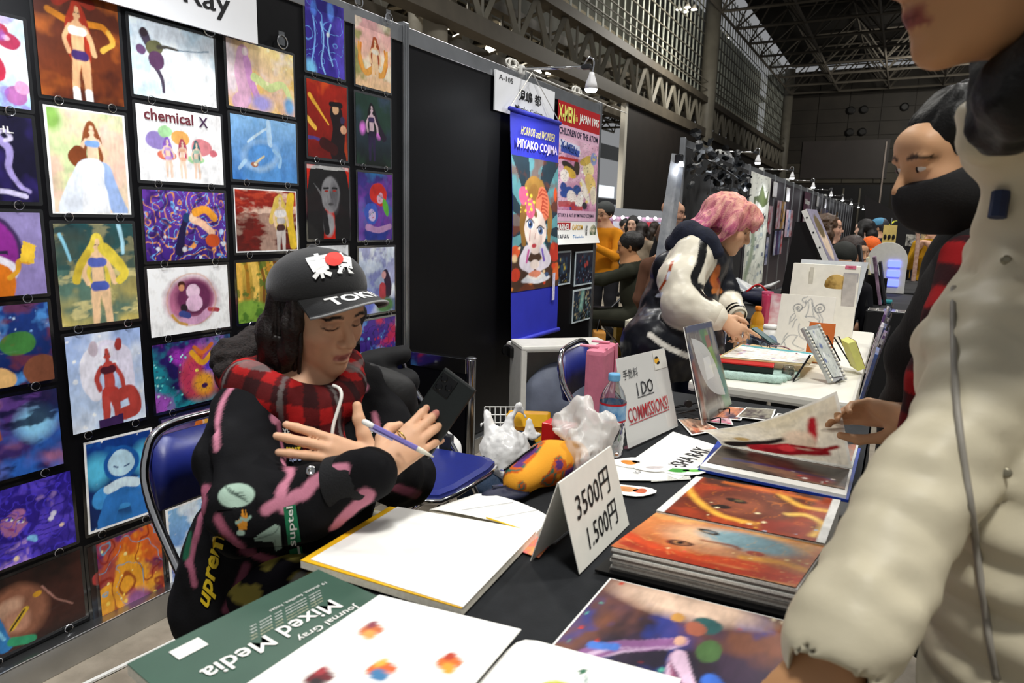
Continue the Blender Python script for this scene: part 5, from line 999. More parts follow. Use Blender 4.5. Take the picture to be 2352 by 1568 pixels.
# ================================================================== FURNITURE
BLUEV = mat('blue_vinyl', '#1f2a78', .38, noise=.06, nscale=30, bump=.03, bscale=120)
def folding_chair(label, c, ang, group='folding chairs', pad=BLUEV):
    """c = floor point under the seat centre; faces +x before turning by ang"""
    R = rotz(ang); P = lambda x, y, z: np.array(c, float)+R@np.array([x, y, z]); t = thing('folding_chair', label, 'chair', c, group)
    W = .205; w = lambda pts, r=.0105: MB().tube(curve_pts([P(*p) for p in pts], 5), r, 10)
    # seat pad with chrome rim
    def slab(pts, z0, z1, name, m, tilt=0.):
        n = len(pts); V = [P(x, y, z0+tilt*x) for x, y in pts]+[P(x, y, z1+tilt*x) for x, y in pts]+[P(x*.9, y*.9, z1+.006+tilt*x) for x, y in pts]
        F = [tuple(range(n-1, -1, -1)), tuple(range(2*n, 3*n))]+[(i, (i+1) % n, n+(i+1) % n, n+i) for i in range(n)]+[(n+i, n+(i+1) % n, 2*n+(i+1) % n, 2*n+i) for i in range(n)]
        return mesh_obj(name, V, F, m, t, smooth=False)
    sp = [(-.17, -.14), (-.16, -.17), (.14, -.195), (.18, -.17), (.195, -.10), (.195, .10), (.18, .17), (.14, .195), (-.16, .17), (-.17, .14)]
    slab(sp, .418, .440, 'seat', pad)
    MB().tube([P(x*1.02, y*1.02, .420) for x, y in sp], .009, 8, close=True).build('seat_rim', CHROME, t, smooth=True)
    # backrest: curved padded panel between the uprights
    V = []; F = []; n = 10
    for i in range(n+1):
        y = -.18+.36*i/n; bow = -.02*(1-(y/.18)**2)
        for (x, z) in ((-.225+bow, .62), (-.205+bow, .615), (-.232+bow, .775), (-.252+bow, .77)): V.append(P(x, y, z-(.035 if abs(y) > .175 and z > .7 else 0)))
    for i in range(n):
        a, b = 4*i, 4*i+4; F += [(a, a+1, b+1, b), (a+1, a+2, b+2, b+1), (a+2, a+3, b+3, b+2), (a+3, a, b, b+3)]
    F += [(3, 2, 1, 0), (4*n, 4*n+1, 4*n+2, 4*n+3)]; mesh_obj('backrest', V, F, pad, t, smooth=True)
    w([(.24, -W, .012), (.02, -W, .40), (-.19, -W, .64), (-.235, -W+.02, .745), (-.25, -W+.07, .79), (-.255, 0, .797), (-.25, W-.07, .79), (-.235, W-.02, .745), (-.19, W, .64), (.02, W, .40), (.24, W, .012)]).build('back_frame', CHROME, t, smooth=True)
    for s in (-1, 1):
        w([(-.24, s*(W-.03), .012), (-.02, s*(W-.03), .25), (.13, s*(W-.03), .415)], .010).build('leg', CHROME, t, smooth=True)
        MB().box(P(-.045, s*W, .46), (.05, .03, .06), R=R, bevel=.006).build('hinge', mat('dark_hinge', '#2a2b2e', .4, noise=.1), t)
        MB().lathe(P(.24, s*W, 0), [(.014, 0), (.014, .03)], 10).build('rubber_foot', BLACKP, t); MB().lathe(P(-.24, s*(W-.03), 0), [(.014, 0), (.014, .03)], 10).build('rubber_foot', BLACKP, t)
    MB().tube([P(-.21, -W+.03, .045), P(-.21, W-.03, .045)], .008, 8).build('crossbar', CHROME, t, smooth=True); MB().tube([P(.22, -W, .05), P(.22, W, .05)], .008, 8).build('crossbar', CHROME, t, smooth=True)
    return t
folding_chair('blue folding chair under the capped person, back edge showing at left', (.80, 1.02, 0), -.12)
folding_chair('blue folding chair with empty seat between the capped person and the bags', (.62, 1.78, 0), .02)
folding_chair('blue folding chair with a pink bag hung on its back, by the suitcase', (1.12, 2.44, 0), .12)
def cloth_table(name, label, x0, x1, y0, y1, h, m, drop=.66, seed=1):
    t = thing(name, label, 'table', ((x0+x1)/2, (y0+y1)/2, 0), 'fair tables')
    MB().box2((x0+.01, y0+.01, h-.035), (x1-.01, y1-.01, h-.009)).build('tabletop', mat('table_board', '#b9b4a8', .5, noise=.05), t)
    for x in (x0+.06, x1-.06):
        for y in (y0+.08, y1-.08): MB().tube([(x, y, 0), (x, y, h-.035)], .014, 8).build('leg', CHROME, t)
    # cloth: gently rumpled top and hanging sides with folds
    nx, ny = 40, 120; xs = np.linspace(x0, x1, nx+1); ys = np.linspace(y0, y1, ny+1); X, Y = np.meshgrid(xs, ys)
    Z = np.full_like(X, h-.0025)-.0035*vnoise(X*3, Y*3, 4, seed)
    V = np.stack([X, Y, Z], -1).reshape(-1, 3).tolist(); i = np.arange(nx)[None]+np.arange(ny)[:, None]*(nx+1); F = [tuple(q) for q in np.stack([i, i+1, i+nx+2, i+nx+1], -1).reshape(-1, 4).tolist()]
    per = [(x, y0, 0, -1) for x in xs]+[(x1, y, 1, 0) for y in ys[1:]]+[(x, y1, 0, 1) for x in xs[::-1][1:]]+[(x0, y, -1, 0) for y in ys[::-1][1:-1]]
    L = len(per); b0 = len(V); rows = 7
    for r in range(rows+1):
        for k, (x, y, a, b) in enumerate(per):
            f = r/rows; o = .004+.018*f*(math.sin(k*.55+seed)+.5*math.sin(k*.23))*.6+.012*f; V.append((x+a*o, y+b*o, h-.004-drop*f))
    for r in range(rows):
        for k in range(L): F.append((b0+r*L+k, b0+(r+1)*L+k, b0+(r+1)*L+(k+1) % L, b0+r*L+(k+1) % L))
    mesh_obj('cloth', V, F, m, t, smooth=True); return t
BCLOTH = mat('charcoal_tablecloth', '#1f2124', .8, noise=.12, nscale=40, bump=.2, bscale=500, spec=.3)
cloth_table('exhibit_table', 'long table under a charcoal cloth in front of the capped person', 1.24, 1.925, .12, 2.30, .70, BCLOTH)
# white laminate table
t = thing('exhibit_table', 'white laminate table in front of the pink-haired person', 'table', (1.6, 3.4, 0), 'fair tables')
MB().box2((1.31, 2.49, .658), (1.87, 4.29, .698), bevel=.012).build('tabletop', mat('white_laminate', '#e9e6da', .35, noise=.03, nscale=5), t)
for x in (1.36, 1.82):
    for y in (2.56, 4.2): MB().tube([(x, y, 0), (x, y, .66)], .013, 8).build('leg', CHROME, t)
for y in (2.56, 4.2): MB().tube([(1.36, y, .1), (1.82, y, .1)], .010, 8).build('stretcher', CHROME, t)
folding_chair('blue folding chair tucked under the white table', (1.52, 2.80, -.02), .0) if False else None
ZT = .70
# ------------------------------------------------------------------ helpers for paper things
def quadf(c4): c4 = [np.array(p, float) for p in c4]; return lambda u, v: (c4[0]*(1-u)+c4[1]*u)*(1-v)+(c4[3]*(1-u)+c4[2]*u)*v   # c4: BL BR TR TL
def slab4(c4, th, name, m, parent, n=(0, 0, 1)):
    c4 = [np.array(p, float) for p in c4]; n = np.array(n, float)*th; V = c4+[p+n for p in c4]
    return mesh_obj(name, V, [(3, 2, 1, 0), (4, 5, 6, 7), (0, 1, 5, 4), (1, 2, 6, 5), (2, 3, 7, 6), (3, 0, 4, 7)], m, parent)
def art4(c4, art, name, m, parent, lift=.001, n=(0, 0, 1), brush=.3):
    c4 = [np.array(p, float)+np.array(n)*lift for p in c4]
    return art_mesh(name, art, lambda U, V: (c4[0]*(1-U)[:, None]+c4[1]*U[:, None])*(1-V)[:, None]+(c4[3]*(1-U)[:, None]+c4[2]*U[:, None])*V[:, None], m, parent, brush=brush)
def Z(p, z): return (p[0], p[1], z)
def zq(pts, z): return [(p[0], p[1], z) for p in pts]
# ------------------------------------------------------------------ near end: green mixed-media pad, sticker sheet
G = [(1.150, .37), (1.163, .457), (1.191, .732), (1.52, .70)]
t = thing('drawing_pad', 'dark green drawing pad with upside-down white title near the front corner', 'pad', (1.33, .58, ZT))
gp = [(1.191, .736), (1.160, .440), (1.46, .40), (1.50, .712)]
slab4(zq(gp[::-1], ZT), .014, 'page_block', mat('page_edges', '#e9e4d4', .7, noise=.08, nscale=200), t); slab4(zq(gp[::-1], ZT+.014), .0015, 'cover', mat('green_cover', '#3c5a4c', .45, noise=.06, nscale=12), t)
e = unit(np.array(gp[1]+(0,))-np.array(gp[0]+(0,))); v_ = np.cross((0, 0, 1), e)
O = np.array([1.191, .736, ZT+.0162]); T = lambda s, du, dv, h, wd, m=PAPER, b=0.: lettering(s, O+e*du+v_*dv, e, v_, h, m, t, bold=b, width=wd)
T('Mixed Media', .150, .100, .030, .205, PAPER, .012); T('Journal Gray', .085, .128, .016, .105, PAPER, .008); T('19 sheets, feuilles, hojas', .070, .042, .008, .10)
CRM = mat('cream_ink', '#cfc9a8', .6, noise=.05)
for k in range(5): T('acrylic  watercolor  pen  pencil  ink', .100+.004*k, .054+.0065*k, .0042, .12, PAPER if k < 3 else CRM)
slab4([O+e*.215+v_*.02, O+e*.255+v_*.02, O+e*.255+v_*.045, O+e*.215+v_*.045], .0006, 'barcode_label', PAPER, t)
a = Art(60, 60, 1.05, 71).bg('#f6f5f1')
for x, y, cs in ((.22, .74, ('#c86a3a', '#e8a050', '#8a3a4a')), (.28, .40, ('#6a1c24', '#2c2024', '#a03038')), (.52, .52, ('#d8622a', '#3a78a8', '#e8b040')), (.82, .66, ('#d86a24', '#e0a030', '#b83a1c')), (.75, .30, ('#8a7ac0', '#b8a8d8', '#d8c060')), (.48, .22, ('#e0902a', '#d85a2a', '#f0c860')), (.2, .12, ('#5a8a4a', '#c8b040', '#a04a2a')), (.95, .2, ('#b8b0c8', '#d8d0e0', '#7a6a9a'))):
    a.ell(x, y, .055, .05, cs[0], 20, .3).ell(x+.035, y-.035, .05, .03, cs[1], -20, .3).ell(x-.02, y+.035, .03, .03, cs[2], 0, .3).ell(x+.06, y+.01, .02, .03, cs[0], 40, .3)
t = thing('sticker_sheet', 'white sheet of small colourful stickers lying on the green pad', 'sheet', (1.44, .63, ZT+.016))
sq = [(1.318, .40), (1.562, .46), (1.549, .762), (1.326, .726)]
slab4(zq(sq, ZT+.0165), .001, 'sheet', PAPER, t); art4(zq(sq, ZT+.0176), a, 'stickers', MATTE, t, brush=.05)
# ------------------------------------------------------------------ sketchpad and notebook
t = thing('sketchpad', 'blank white sketchpad with a yellow edged cover on the near table', 'sketchpad', (1.29, .88, ZT))
sk = [(1.145, .742), (1.448, .765), (1.424, 1.046), (1.131, .985)]
slab4(zq(sk, ZT+.002), .012, 'page_block', MATS['page_edges'], t); slab4(zq(sk, ZT+.014), .0018, 'yellow_cover', mat('yellow_card', '#e8b414', .5, noise=.05), t)
sk2 = [(1.158, .751), (1.449, .767), (1.425, 1.047), (1.147, .990)]
slab4(zq(sk2, ZT+.016), .0012, 'top_page', PAPER, t)
t = thing('notebook', 'open white ruled notebook behind the blank sketchpad', 'notebook', (1.31, 1.06, ZT))
V = []; F = []
nb = quadf(zq([(1.200, 1.022), (1.425, 1.040), (1.418, 1.118), (1.236, 1.138)], ZT))
for j in range(9):
    for i in range(11): p = nb(i/10, j/8); V.append(p+np.array([0, 0, .012+.012*math.sin(PI*i/10)**.7*(.6+.4*j/8)]))
for j in range(8):
    for i in range(10): q = j*11+i; F.append((q, q+1, q+12, q+11))
mesh_obj('pages', V, F, PAPER, t, smooth=True); slab4(zq([(1.200, 1.022), (1.425, 1.04), (1.418, 1.118), (1.236, 1.138)], ZT), .010, 'page_block', MATS['page_edges'], t)
for x in (.3, .62): MB().tube([nb(x, .05)+np.array([0, 0, .0235]), nb(x+.25, .9)+np.array([0, 0, .0245])], .0006, 4).build('ruled_line', mat('grey_ink', '#9a9a9e', .6, noise=.1), t)
MB().tube([nb(.55, .02)+np.array([0, 0, .022]), nb(.97, .0)+np.array([0, 0, .014])], .0016, 5).build('yellow_ribbon', mat('yellow_ribbon', '#f0c828', .5, noise=.05), t)
# ------------------------------------------------------------------ price tent card
t = thing('price_card', 'folded white tent card with handwritten yen prices', 'price card', (1.5, 1.08, ZT))
f0, f1, b0 = np.array([1.543, .973, ZT]), np.array([1.548, 1.197, ZT]), np.array([1.455, .968, ZT]); t0, t1 = np.array([1.499, .972, .850]), np.array([1.503, 1.196, .851]); b1 = np.array([1.462, 1.19, ZT])
CARD = mat('white_card', '#e9e7de', .6, noise=.03)
nf = unit(np.cross(f1-f0, t0-f0)); slab4([f0, f1, t1, t0], .0015, 'front_panel', CARD, t, nf); nb_ = unit(np.cross(t0-b0, b1-b0)); slab4([b1, b0, t0, t1], .0015, 'back_panel', CARD, t, -nb_ if nb_[0] > 0 else nb_)
u_ = unit(f1-f0); v2 = unit(t0-f0); cc = (f0+f1+t0+t1)/4
lettering('3500円', cc+v2*.025+nf*.002-u_*.004, u_+v2*.06, v2, .048, INK, t, bold=.004, width=.145, shear=.15); lettering('1.500円', cc-v2*.036+nf*.002+u_*.006, u_+v2*.04, v2, .045, INK, t, bold=.004, width=.130, shear=.12)
# ------------------------------------------------------------------ portfolio binder, open
t = thing('portfolio_binder', 'thick open black portfolio with orange fantasy portraits', 'portfolio', (1.74, 1.24, ZT))
slab4(zq([(1.562, .995), (1.880, 1.02), (1.915, 1.545), (1.60, 1.49)], ZT), .004, 'cover', BLACKP, t)
lo = [(1.583, 1.008), (1.868, 1.035), (1.892, 1.205), (1.606, 1.178)]; hi_ = [(1.606, 1.178), (1.892, 1.205), (1.900, 1.425), (1.624, 1.395)]
SLV = mat('page_sleeves', '#cfcfc8', .3, noise=.15, nscale=300)
for k in range(8):
    o = .0025*(k % 3)
    slab4(zq([(p[0]+o, p[1]-o*.6) for p in lo], ZT+.004+k*.0050), .0044, 'page_sleeve', SLV if k % 2 else mat('dark_sleeve', '#6e6a64', .3, noise=.2, nscale=200), t)
for k in range(7): slab4(zq(hi_, ZT+.004+k*.0064), .0058, 'page_sleeve', SLV, t)
a = Art(90, 60, 1.5, 81).bg('#b8582c', '#d8884c').cloud('#e8b06a', 3, .55, .2, .8).ell(.72, .62, .55, .34, '#c98a62', -8, .25).ell(.62, .66, .3, .22, '#dcae86', 0, .6).ell(.95, .72, .42, .2, '#6fa8b8', -6, .5, .85).ell(.45, .38, .12, .065, '#4a2418', 10).ell(.46, .385, .07, .04, '#a06a48').ell(.46, .39, .03, .03, '#120a08').ell(.58, .78, .10, .05, '#2c2420', -15).ell(.58, .78, .05, .03, '#7a8a90').line([(.6, .55), (.85, .56), (.92, .52)], .02, '#8a4a30', soft=.04).ell(1.06, .50, .07, .05, '#a84a3a', -10).line([(.0, .3), (.5, .12), (1.0, .22), (1.5, .15)], .09, '#c8461c', soft=.06).line([(.1, .12), (.7, .03), (1.4, .1)], .07, '#a83214', soft=.05).line([(1.0, .36), (1.3, .42), (1.5, .36)], .05, '#e8a040', soft=.05).swirl('#e8b060', 10, .08, 4, .4).dots(14, .014, ['#ffe0a0', '#d8483a'], 5, (0, 0, 1, .6))
art4(zq(lo, ZT+.045), a, 'lower_picture', PRINTM, t)
a = Art(90, 60, 1.3, 82).bg('#7a2a10', '#4a2418').cloud('#a83c18', 3, .5, .2, .9).ell(.62, .5, .42, .36, '#6a3020', 0, .3).ell(.55, .45, .22, .2, '#8a4830', 0, .5).ell(.5, .55, .10, .05, '#1c0e0a', -10).ell(.52, .56, .04, .025, '#6a5a3a').ell(.42, .34, .08, .05, '#20120c', 10).line([(.0, .75), (.2, .4), (.5, .15), (.9, .12)], .03, '#f0b040', soft=.05).line([(.8, .9), (1.0, .7), (1.3, .68)], .035, '#f2b848', soft=.05).line([(.95, .45), (1.1, .5), (1.25, .35), (1.2, .1)], .03, '#f6c860', soft=.05).line([(.3, .95), (.7, .92), (1.1, .88)], .03, '#c8641e', soft=.05).swirl('#d87a28', 9, .07, 3, .5).ell(.95, .15, .2, .12, '#8a2c1c', 0, .5).dots(14, .016, ['#fff0c0', '#f6c050', '#c0d0e8'], 8, (.2, 0, 1, .5)); a.U, a.V = a.U0, a.V0
a.rect(0, 0, .06, 1, '#ecebe6').rect(1.235, 0, 1.3, 1, '#ecebe6')
art4(zq(hi_, ZT+.0496), a, 'upper_picture', PRINTM, t)
# ------------------------------------------------------------------ large dark print and the white page over it, bottom edge
t = thing('art_print_sheet', 'large dark purple fantasy print lying at the near right of the table', 'art print', (1.735, .86, ZT), 'loose prints on the near table')
a = Art(90, 66, 1.35, 83).bg('#2c2440', '#4a3444').cloud('#7a4a34', 2.4, .52, .2, .9).cloud('#1c1a28', 2.6, .55, .15, .8, 5).cloud('#2a3a8a', 3, .6, .12, .8, 9)
a.ell(.62, .95, .5, .14, '#e8c8b0', 0, .7).ell(.8, .80, .10, .07, '#2c5c5c').ell(.74, .75, .07, .06, '#a8604a').ell(.6, .80, .05, .04, '#c8924a').ell(.88, .60, .08, .09, '#4a6a3c')
for k in range(6): a.line([(.7, .62), (.62-.1*k*.8, .55-.03*k), (.36-.06*k, .5-.09*k)], .035, ('#cbb0cc', '#8a5a8c')[k % 2], w1=.012)
for k in range(4): a.line([(.72, .5), (.74+.05*k, .3), (.8+.1*k, .06)], .05, ('#d8b8d0', '#9a5a78', '#5a3050')[k % 3], w1=.015)
a.line([(.95, .4), (1.1, .25), (1.2, .1)], .05, '#3a6ac8', w1=.01).line([(.2, .42), (.34, .45)], .03, '#4a7ad0').ell(.68, .62, .04, .04, '#d8a890').dots(18, .012, ['#f0e0c0', '#c83a2a', '#5ac0a0'], 4)
pq = [(1.590, .66), (1.893, .69), (1.880, 1.012), (1.593, .985)]
slab4(zq(pq, ZT+.0005), .002, 'sheet', PAPER, t); art4(zq([(1.594, .665), (1.889, .695), (1.876, 1.007), (1.597, .981)], ZT+.003), a, 'picture', PRINTM, t)
t = thing('art_print_sheet', 'white round-cornered page with a yellow and green motif at the bottom edge', 'art print', (1.65, .6, ZT), 'loose prints on the near table')
a = Art(60, 60, 1., 84).bg('#f7f7f4').ell(.38, .62, .16, .14, '#c8c84a').ell(.44, .56, .12, .10, '#c85a8a').ell(.36, .50, .1, .1, '#5a9a4a').ell(.8, .46, .2, .16, '#8a9a2c').ell(.84, .5, .1, .08, '#3a4a1c').ell(.78, .52, .06, .04, '#e0d860').ell(.62, .42, .1, .1, '#4a3060').poly([(.40, .86), (.47, .90), (.45, .82)], '#2c6a4a').line([(.48, .84), (.5, .80)], .01, '#8aa09a')
rp = [(1.553, .46), (1.80, .48), (1.765, .795), (1.545, .765)]; f4 = quadf(zq(rp, ZT+.0038)); rc = [(.0, .0), (1, 0), (1, 1), (.12, 1), (.05, .985), (.015, .95), (0, .88)]
V = [f4(u, v) for u, v in rc]; n = len(V); mesh_obj('sheet', V+[p+np.array([0, 0, .0012]) for p in V], [tuple(range(n-1, -1, -1)), tuple(range(n, 2*n))]+[(i, (i+1) % n, n+(i+1) % n, n+i) for i in range(n)], PAPER, t)
art4([f4(.08, .12), f4(.98, .12), f4(.98, .99), f4(.08, .99)], a, 'motif', MATTE, t, .0016, brush=.05)
# ------------------------------------------------------------------ blue binder with a page being turned
t = thing('ring_binder', 'blue ring binder of art sheets with one page being turned', 'binder', (1.74, 1.75, ZT))
BB = [(1.588, 1.560), (1.910, 1.555), (1.914, 1.955), (1.575, 1.875)]
slab4(zq(BB, ZT), .006, 'cover', mat('blue_board', '#2440a0', .4, noise=.05), t)
lowp = [(1.596, 1.575), (1.903, 1.572), (1.905, 1.73), (1.600, 1.735)]
slab4(zq([(1.592, 1.562), (1.905, 1.558), (1.905, 1.74), (1.60, 1.745)], ZT+.006), .008, 'pages', PAPER, t)
slab4(zq([(1.60, 1.745), (1.905, 1.745), (1.908, 1.945), (1.585, 1.87)], ZT+.006), .010, 'pages', SLV, t)
a = Art(70, 40, 1.9, 91).bg('#4a3a38', '#6a6058').cloud('#2c2628', 3, .5, .2, .9, sx=.5).cloud('#8a6a54', 3, .58, .15, .8, 4, sx=.5).line([(.2, .35), (.9, .42), (1.7, .3)], .05, '#3a3a68', soft=.06).ell(1.5, .2, .25, .14, '#7a3a3c', 0, .6).dots(8, .03, ['#e0d8d0', '#c83a34'], 3, (.6, 0, 1, .4))
art4(zq([(1.600, 1.592), (1.900, 1.590), (1.900, 1.735), (1.604, 1.738)], ZT+.0145), a, 'picture', PRINTM, t)
a = Art(40, 24, 1.6, 92).bg('#c8b0a0', '#3a3432').cloud('#a86a54', 3, .5, .2); art4(zq([(1.72, 1.80), (1.90, 1.79), (1.903, 1.94), (1.72, 1.92)], ZT+.0165), a, 'picture', PRINTM, t)
# turned page, curling up to the hand
Hg = [np.array([1.600, 1.745, ZT+.016]), np.array([1.905, 1.735, ZT+.018])]; E0 = at(1606, 988, d=1.72); E1 = at(1922, 898, d=1.44); Mid1 = at(1925, 985, d=1.50); 
def pg(u, v):
    h = Hg[0]*(1-u)+Hg[1]*u; e0 = E0*(1-u)+E1*u; e0 = e0+np.array([0, 0, -.02])*math.sin(PI*u); m = (h+e0)/2+np.array([.0, .045*(.4+.6*u), .008*(1-u)-.01*u]); return h*(1-v)**2+2*m*v*(1-v)+e0*v*v
a = Art(80, 46, 1.5, 93).bg('#ddd2bc', '#d2c6aa').cloud('#e6dece', 2, .5, .3, .9).line([(.15, .12), (.5, .28), (.85, .45)], .10, '#241c1c', w1=.04, soft=.05).line([(.45, .1), (.8, .25), (1.1, .35), (1.22, .75)], .11, '#a8202a', w1=.04, soft=.04).line([(.6, .08), (.95, .15), (1.25, .2)], .08, '#8c1a22', w1=.05, soft=.04).ell(1.02, .42, .16, .2, '#d8c0a8', 20, .4).line([(.9, .3), (1.2, .25), (1.38, .3)], .03, '#8a1820', soft=.03).ell(.82, .22, .1, .08, '#c8363c', 20, .5).ell(.35, .4, .1, .08, '#b89a64', 0, .5); a.U, a.V = a.U0, a.V0
a.border(.035, '#e2dfd6')
PG = lambda U, V: np.array([pg(u, v) for u, v in zip(U, V)])
tpm = vcmat('thin_printed_page', rough=.35, coat=.1); nt = tpm.node_tree; tl_ = nt.nodes.new('ShaderNodeBsdfTranslucent'); mx_ = nt.nodes.new('ShaderNodeMixShader'); mx_.inputs[0].default_value = .5
nt.links.new([n for n in nt.nodes if n.type == 'ATTRIBUTE'][0].outputs['Color'], tl_.inputs[0]); nt.links.new(nt.nodes['Principled BSDF'].outputs[0], mx_.inputs[1]); nt.links.new(tl_.outputs[0], mx_.inputs[2]); nt.links.new(mx_.outputs[0], nt.nodes['Material Output'].inputs[0])
art_mesh('turning_page', a, PG, tpm, t)
# ------------------------------------------------------------------ papers, stickers beside the binder
t = thing('name_sheet', 'white sheet with a bold black name in the middle of the table', 'sheet', (1.51, 1.65, ZT))
ns = [(1.565, 1.480), (1.606, 1.765), (1.449, 1.828), (1.430, 1.528)]
slab4(zq(ns, ZT+.0005), .001, 'sheet', PAPER, t); uy = unit(np.array([.041, .285, 0])); vx = np.cross((0, 0, 1), uy)
lettering('RESHA RAY', (1.545, 1.625, ZT+.0017), uy, vx, .042, INK, t, bold=.012, width=.21)
def sticker(label, cx, cy, pts, art, asp, z=.0022, s=1.):
    t = thing('sticker', label, 'sticker', (cx, cy, ZT), 'die-cut stickers')
    MB().prism(pts, (cx, cy, ZT+z), (1, 0, 0), (0, 1, 0), (0, 0, 1), .0006).build('backing', PAPER, t)
    return t
oval = lambda a_, b_, r=0., n=18, wob=.12: [((a_*math.cos(q)*math.cos(r)-b_*math.sin(q)*math.sin(r))*(1+wob*math.sin(3*q)), (a_*math.cos(q)*math.sin(r)+b_*math.sin(q)*math.cos(r))*(1+wob*math.sin(3*q))) for q in np.linspace(0, 2*PI, n, endpoint=False)]
def blob_parts(t, cx, cy, items, z):
    for (dx, dy, a_, b_, r, col, nm) in items: MB().prism(oval(a_, b_, r, 14, .1), (cx+dx, cy+dy, ZT+z+.0006), (1, 0, 0), (0, 1, 0), (0, 0, 1), .0004).build('print_patch', mat(nm, col, .4, noise=.15, nscale=90), t)
c_ = (1.558, 1.538); t = sticker('white sticker with a long green shape, beside the name sheet', *c_, oval(.062, .026, .55), None, 1); blob_parts(t, *c_, [(-.012, -.006, .030, .013, .5, '#3c9a34', 'leaf_green'), (.022, .014, .026, .008, .6, '#6ac04a', 'lime_green')], .0022)
c_ = (1.496, 1.358); t = sticker('small white sticker with an orange fox-like shape behind the price card', *c_, oval(.052, .030, .3), None, 1); blob_parts(t, *c_, [(-.01, .0, .024, .015, .3, '#d8945c', 'pale_orange'), (.018, .006, .016, .012, .9, '#c8603c', 'burnt_orange')], .0022)
c_ = (1.432, 1.520); t = sticker('white sticker with a yellow-orange blob near the water bottle', *c_, oval(.045, .034, .9), None, 1); blob_parts(t, *c_, [(0, 0, .020, .015, .4, '#e08a28', 'amber_print'), (.012, .012, .010, .008, 0, '#2c2420', 'brown_print')], .0022)
c_ = (1.497, 1.518); t = sticker('pale grey sticker overlapping the name sheet', *c_, oval(.050, .024, .7), None, 1, .0032); blob_parts(t, *c_, [(0, 0, .022, .009, .7, '#c8c0c0', 'pale_grey_print')], .0032)
t = thing('paper_slip', 'plain white paper slip beside the price card', 'paper', (1.48, 1.46, ZT)); slab4(zq([(1.44, 1.395), (1.545, 1.46), (1.52, 1.545), (1.40, 1.49)], ZT+.0004), .0008, 'sheet', PAPER, t)
lettering('IG', (1.47, 1.47, ZT+.0014), uy, vx, .014, MATS['grey_ink'], t)
t = thing('glass_board', 'thin glass-edged board under the green sticker', 'board', (1.56, 1.49, ZT)); slab4(zq([(1.515, 1.435), (1.588, 1.50), (1.575, 1.53), (1.50, 1.50)], ZT), .0004, 'sheet', SLV, t)
# ------------------------------------------------------------------ water bottle
t = thing('water_bottle', 'clear plastic water bottle with blue cap and red-banded label', 'bottle', (1.373, 1.545, ZT)); bp = np.array([1.373, 1.545, ZT+.002])
PET = clear_film('clear_pet', (.93, .96, .97), .22, .06)
prof = [(.018, .0), (.031, .002), (.0325, .010), (.0315, .016)]
for k in range(5): prof += [(.0328, .022+k*.014), (.0312, .029+k*.014)]
prof += [(.0325, .093), (.0325, .137), (.031, .150), (.024, .168), (.0145, .183), (.0125, .190), (.0125, .196)]
MB().lathe(bp, prof, 28).build('bottle_body', PET, t, smooth=True)
MB().lathe(bp, [(.0332, .092), (.0332, .138)], 28, cap=False).build('label', mat('blue_label', '#a8cfe8', .35, col2='#3f80bc', nscale=30), t, smooth=True)
for z in (.092, .134): MB().lathe(bp, [(.0335, z), (.0335, z+.005)], 28, cap=False).build('red_band', mat('red_band', '#b81c28', .35, noise=.05), t, smooth=True)
MB().box(bp+unit([CAM[0]-bp[0], CAM[1]-bp[1], 0])*.0338+[0, 0, .108], (.001, .012, .014), R=np.stack([unit([CAM[0]-bp[0], CAM[1]-bp[1], 0]), unit([-(CAM[1]-bp[1]), CAM[0]-bp[0], 0]), (0, 0, 1)], 1)).build('label_text_block', PAPER, t)
MB().lathe(bp, [(.0145, .192), (.0150, .194), (.0150, .206), (.0135, .209)], 20).build('cap', mat('pale_blue_cap', '#6fb0dc', .4, noise=.04), t)
# ------------------------------------------------------------------ acrylic sign holder
t = thing('sign_holder', 'clear upright sign holder reading that commissions are open', 'sign', (1.42, 1.74, ZT))
q0, q1 = np.array([1.395, 1.612, ZT+.004]), np.array([1.447, 1.878, ZT+.004]); s0, s1 = np.array([1.335, 1.648, .925]), np.array([1.384, 1.905, .920])
s0 = q0+(s0-q0)*1.0; nS = unit(np.cross(q1-q0, s0-q0))
slab4([q0, q1, s1, s0], .0015, 'sheet', PAPER, t, nS); slab4([q0+nS*.002, q1+nS*.002, s1+nS*.002, s0+nS*.002], .0015, 'acrylic_front', FILM, t, nS)
slab4([q0-nS*.055-[0, 0, .002], q1-nS*.055-[0, 0, .002], q1+nS*.004-[0, 0, .002], q0+nS*.004-[0, 0, .002]], .002, 'acrylic_foot', POLY, t)
uS, vS = unit(q1-q0), unit(s0-q0); Qs = quadf([q0, q1, s1, s0])
RINK = mat('red_ink', '#b01820', .5, noise=.05)
lettering('I DO', Qs(.46, .60)+nS*.0022, uS, vS, .036, INK, t, bold=.006, width=.085); lettering('COMMISSIONS!', Qs(.47, .34)+nS*.0022, uS, vS, .038, RINK, t, bold=.008, width=.215)
lettering('手数料', Qs(.22, .80)+nS*.0022, uS, vS, .026, INK, t, width=.075)
MB().box(Qs(.46, .505)+nS*.0025, (.088, .0018, .0006), R=np.stack([uS, vS, nS], 1)).build('underline', INK, t); MB().box(Qs(.47, .24)+nS*.0025, (.215, .0018, .0006), R=np.stack([uS, vS, nS], 1)).build('underline', RINK, t)
slab4([Qs(.72, .76)+nS*.0024, Qs(.99, .76)+nS*.0024, Qs(.99, .985)+nS*.0024, Qs(.72, .985)+nS*.0024], .0004, 'card', CARD, t, nS)
for k, (du, dv, m) in enumerate(((.78, .87, mat('gold_print', '#e0a828', .4, noise=.1)), (.80, .84, INK), (.78, .90, INK))): MB().sphere(Qs(du, dv)+nS*.003, (.014 if k == 0 else .010, .010 if k == 0 else .005, .0006), 10, 6, np.stack([uS, vS, nS], 1)).build('logo_mark', m, t)
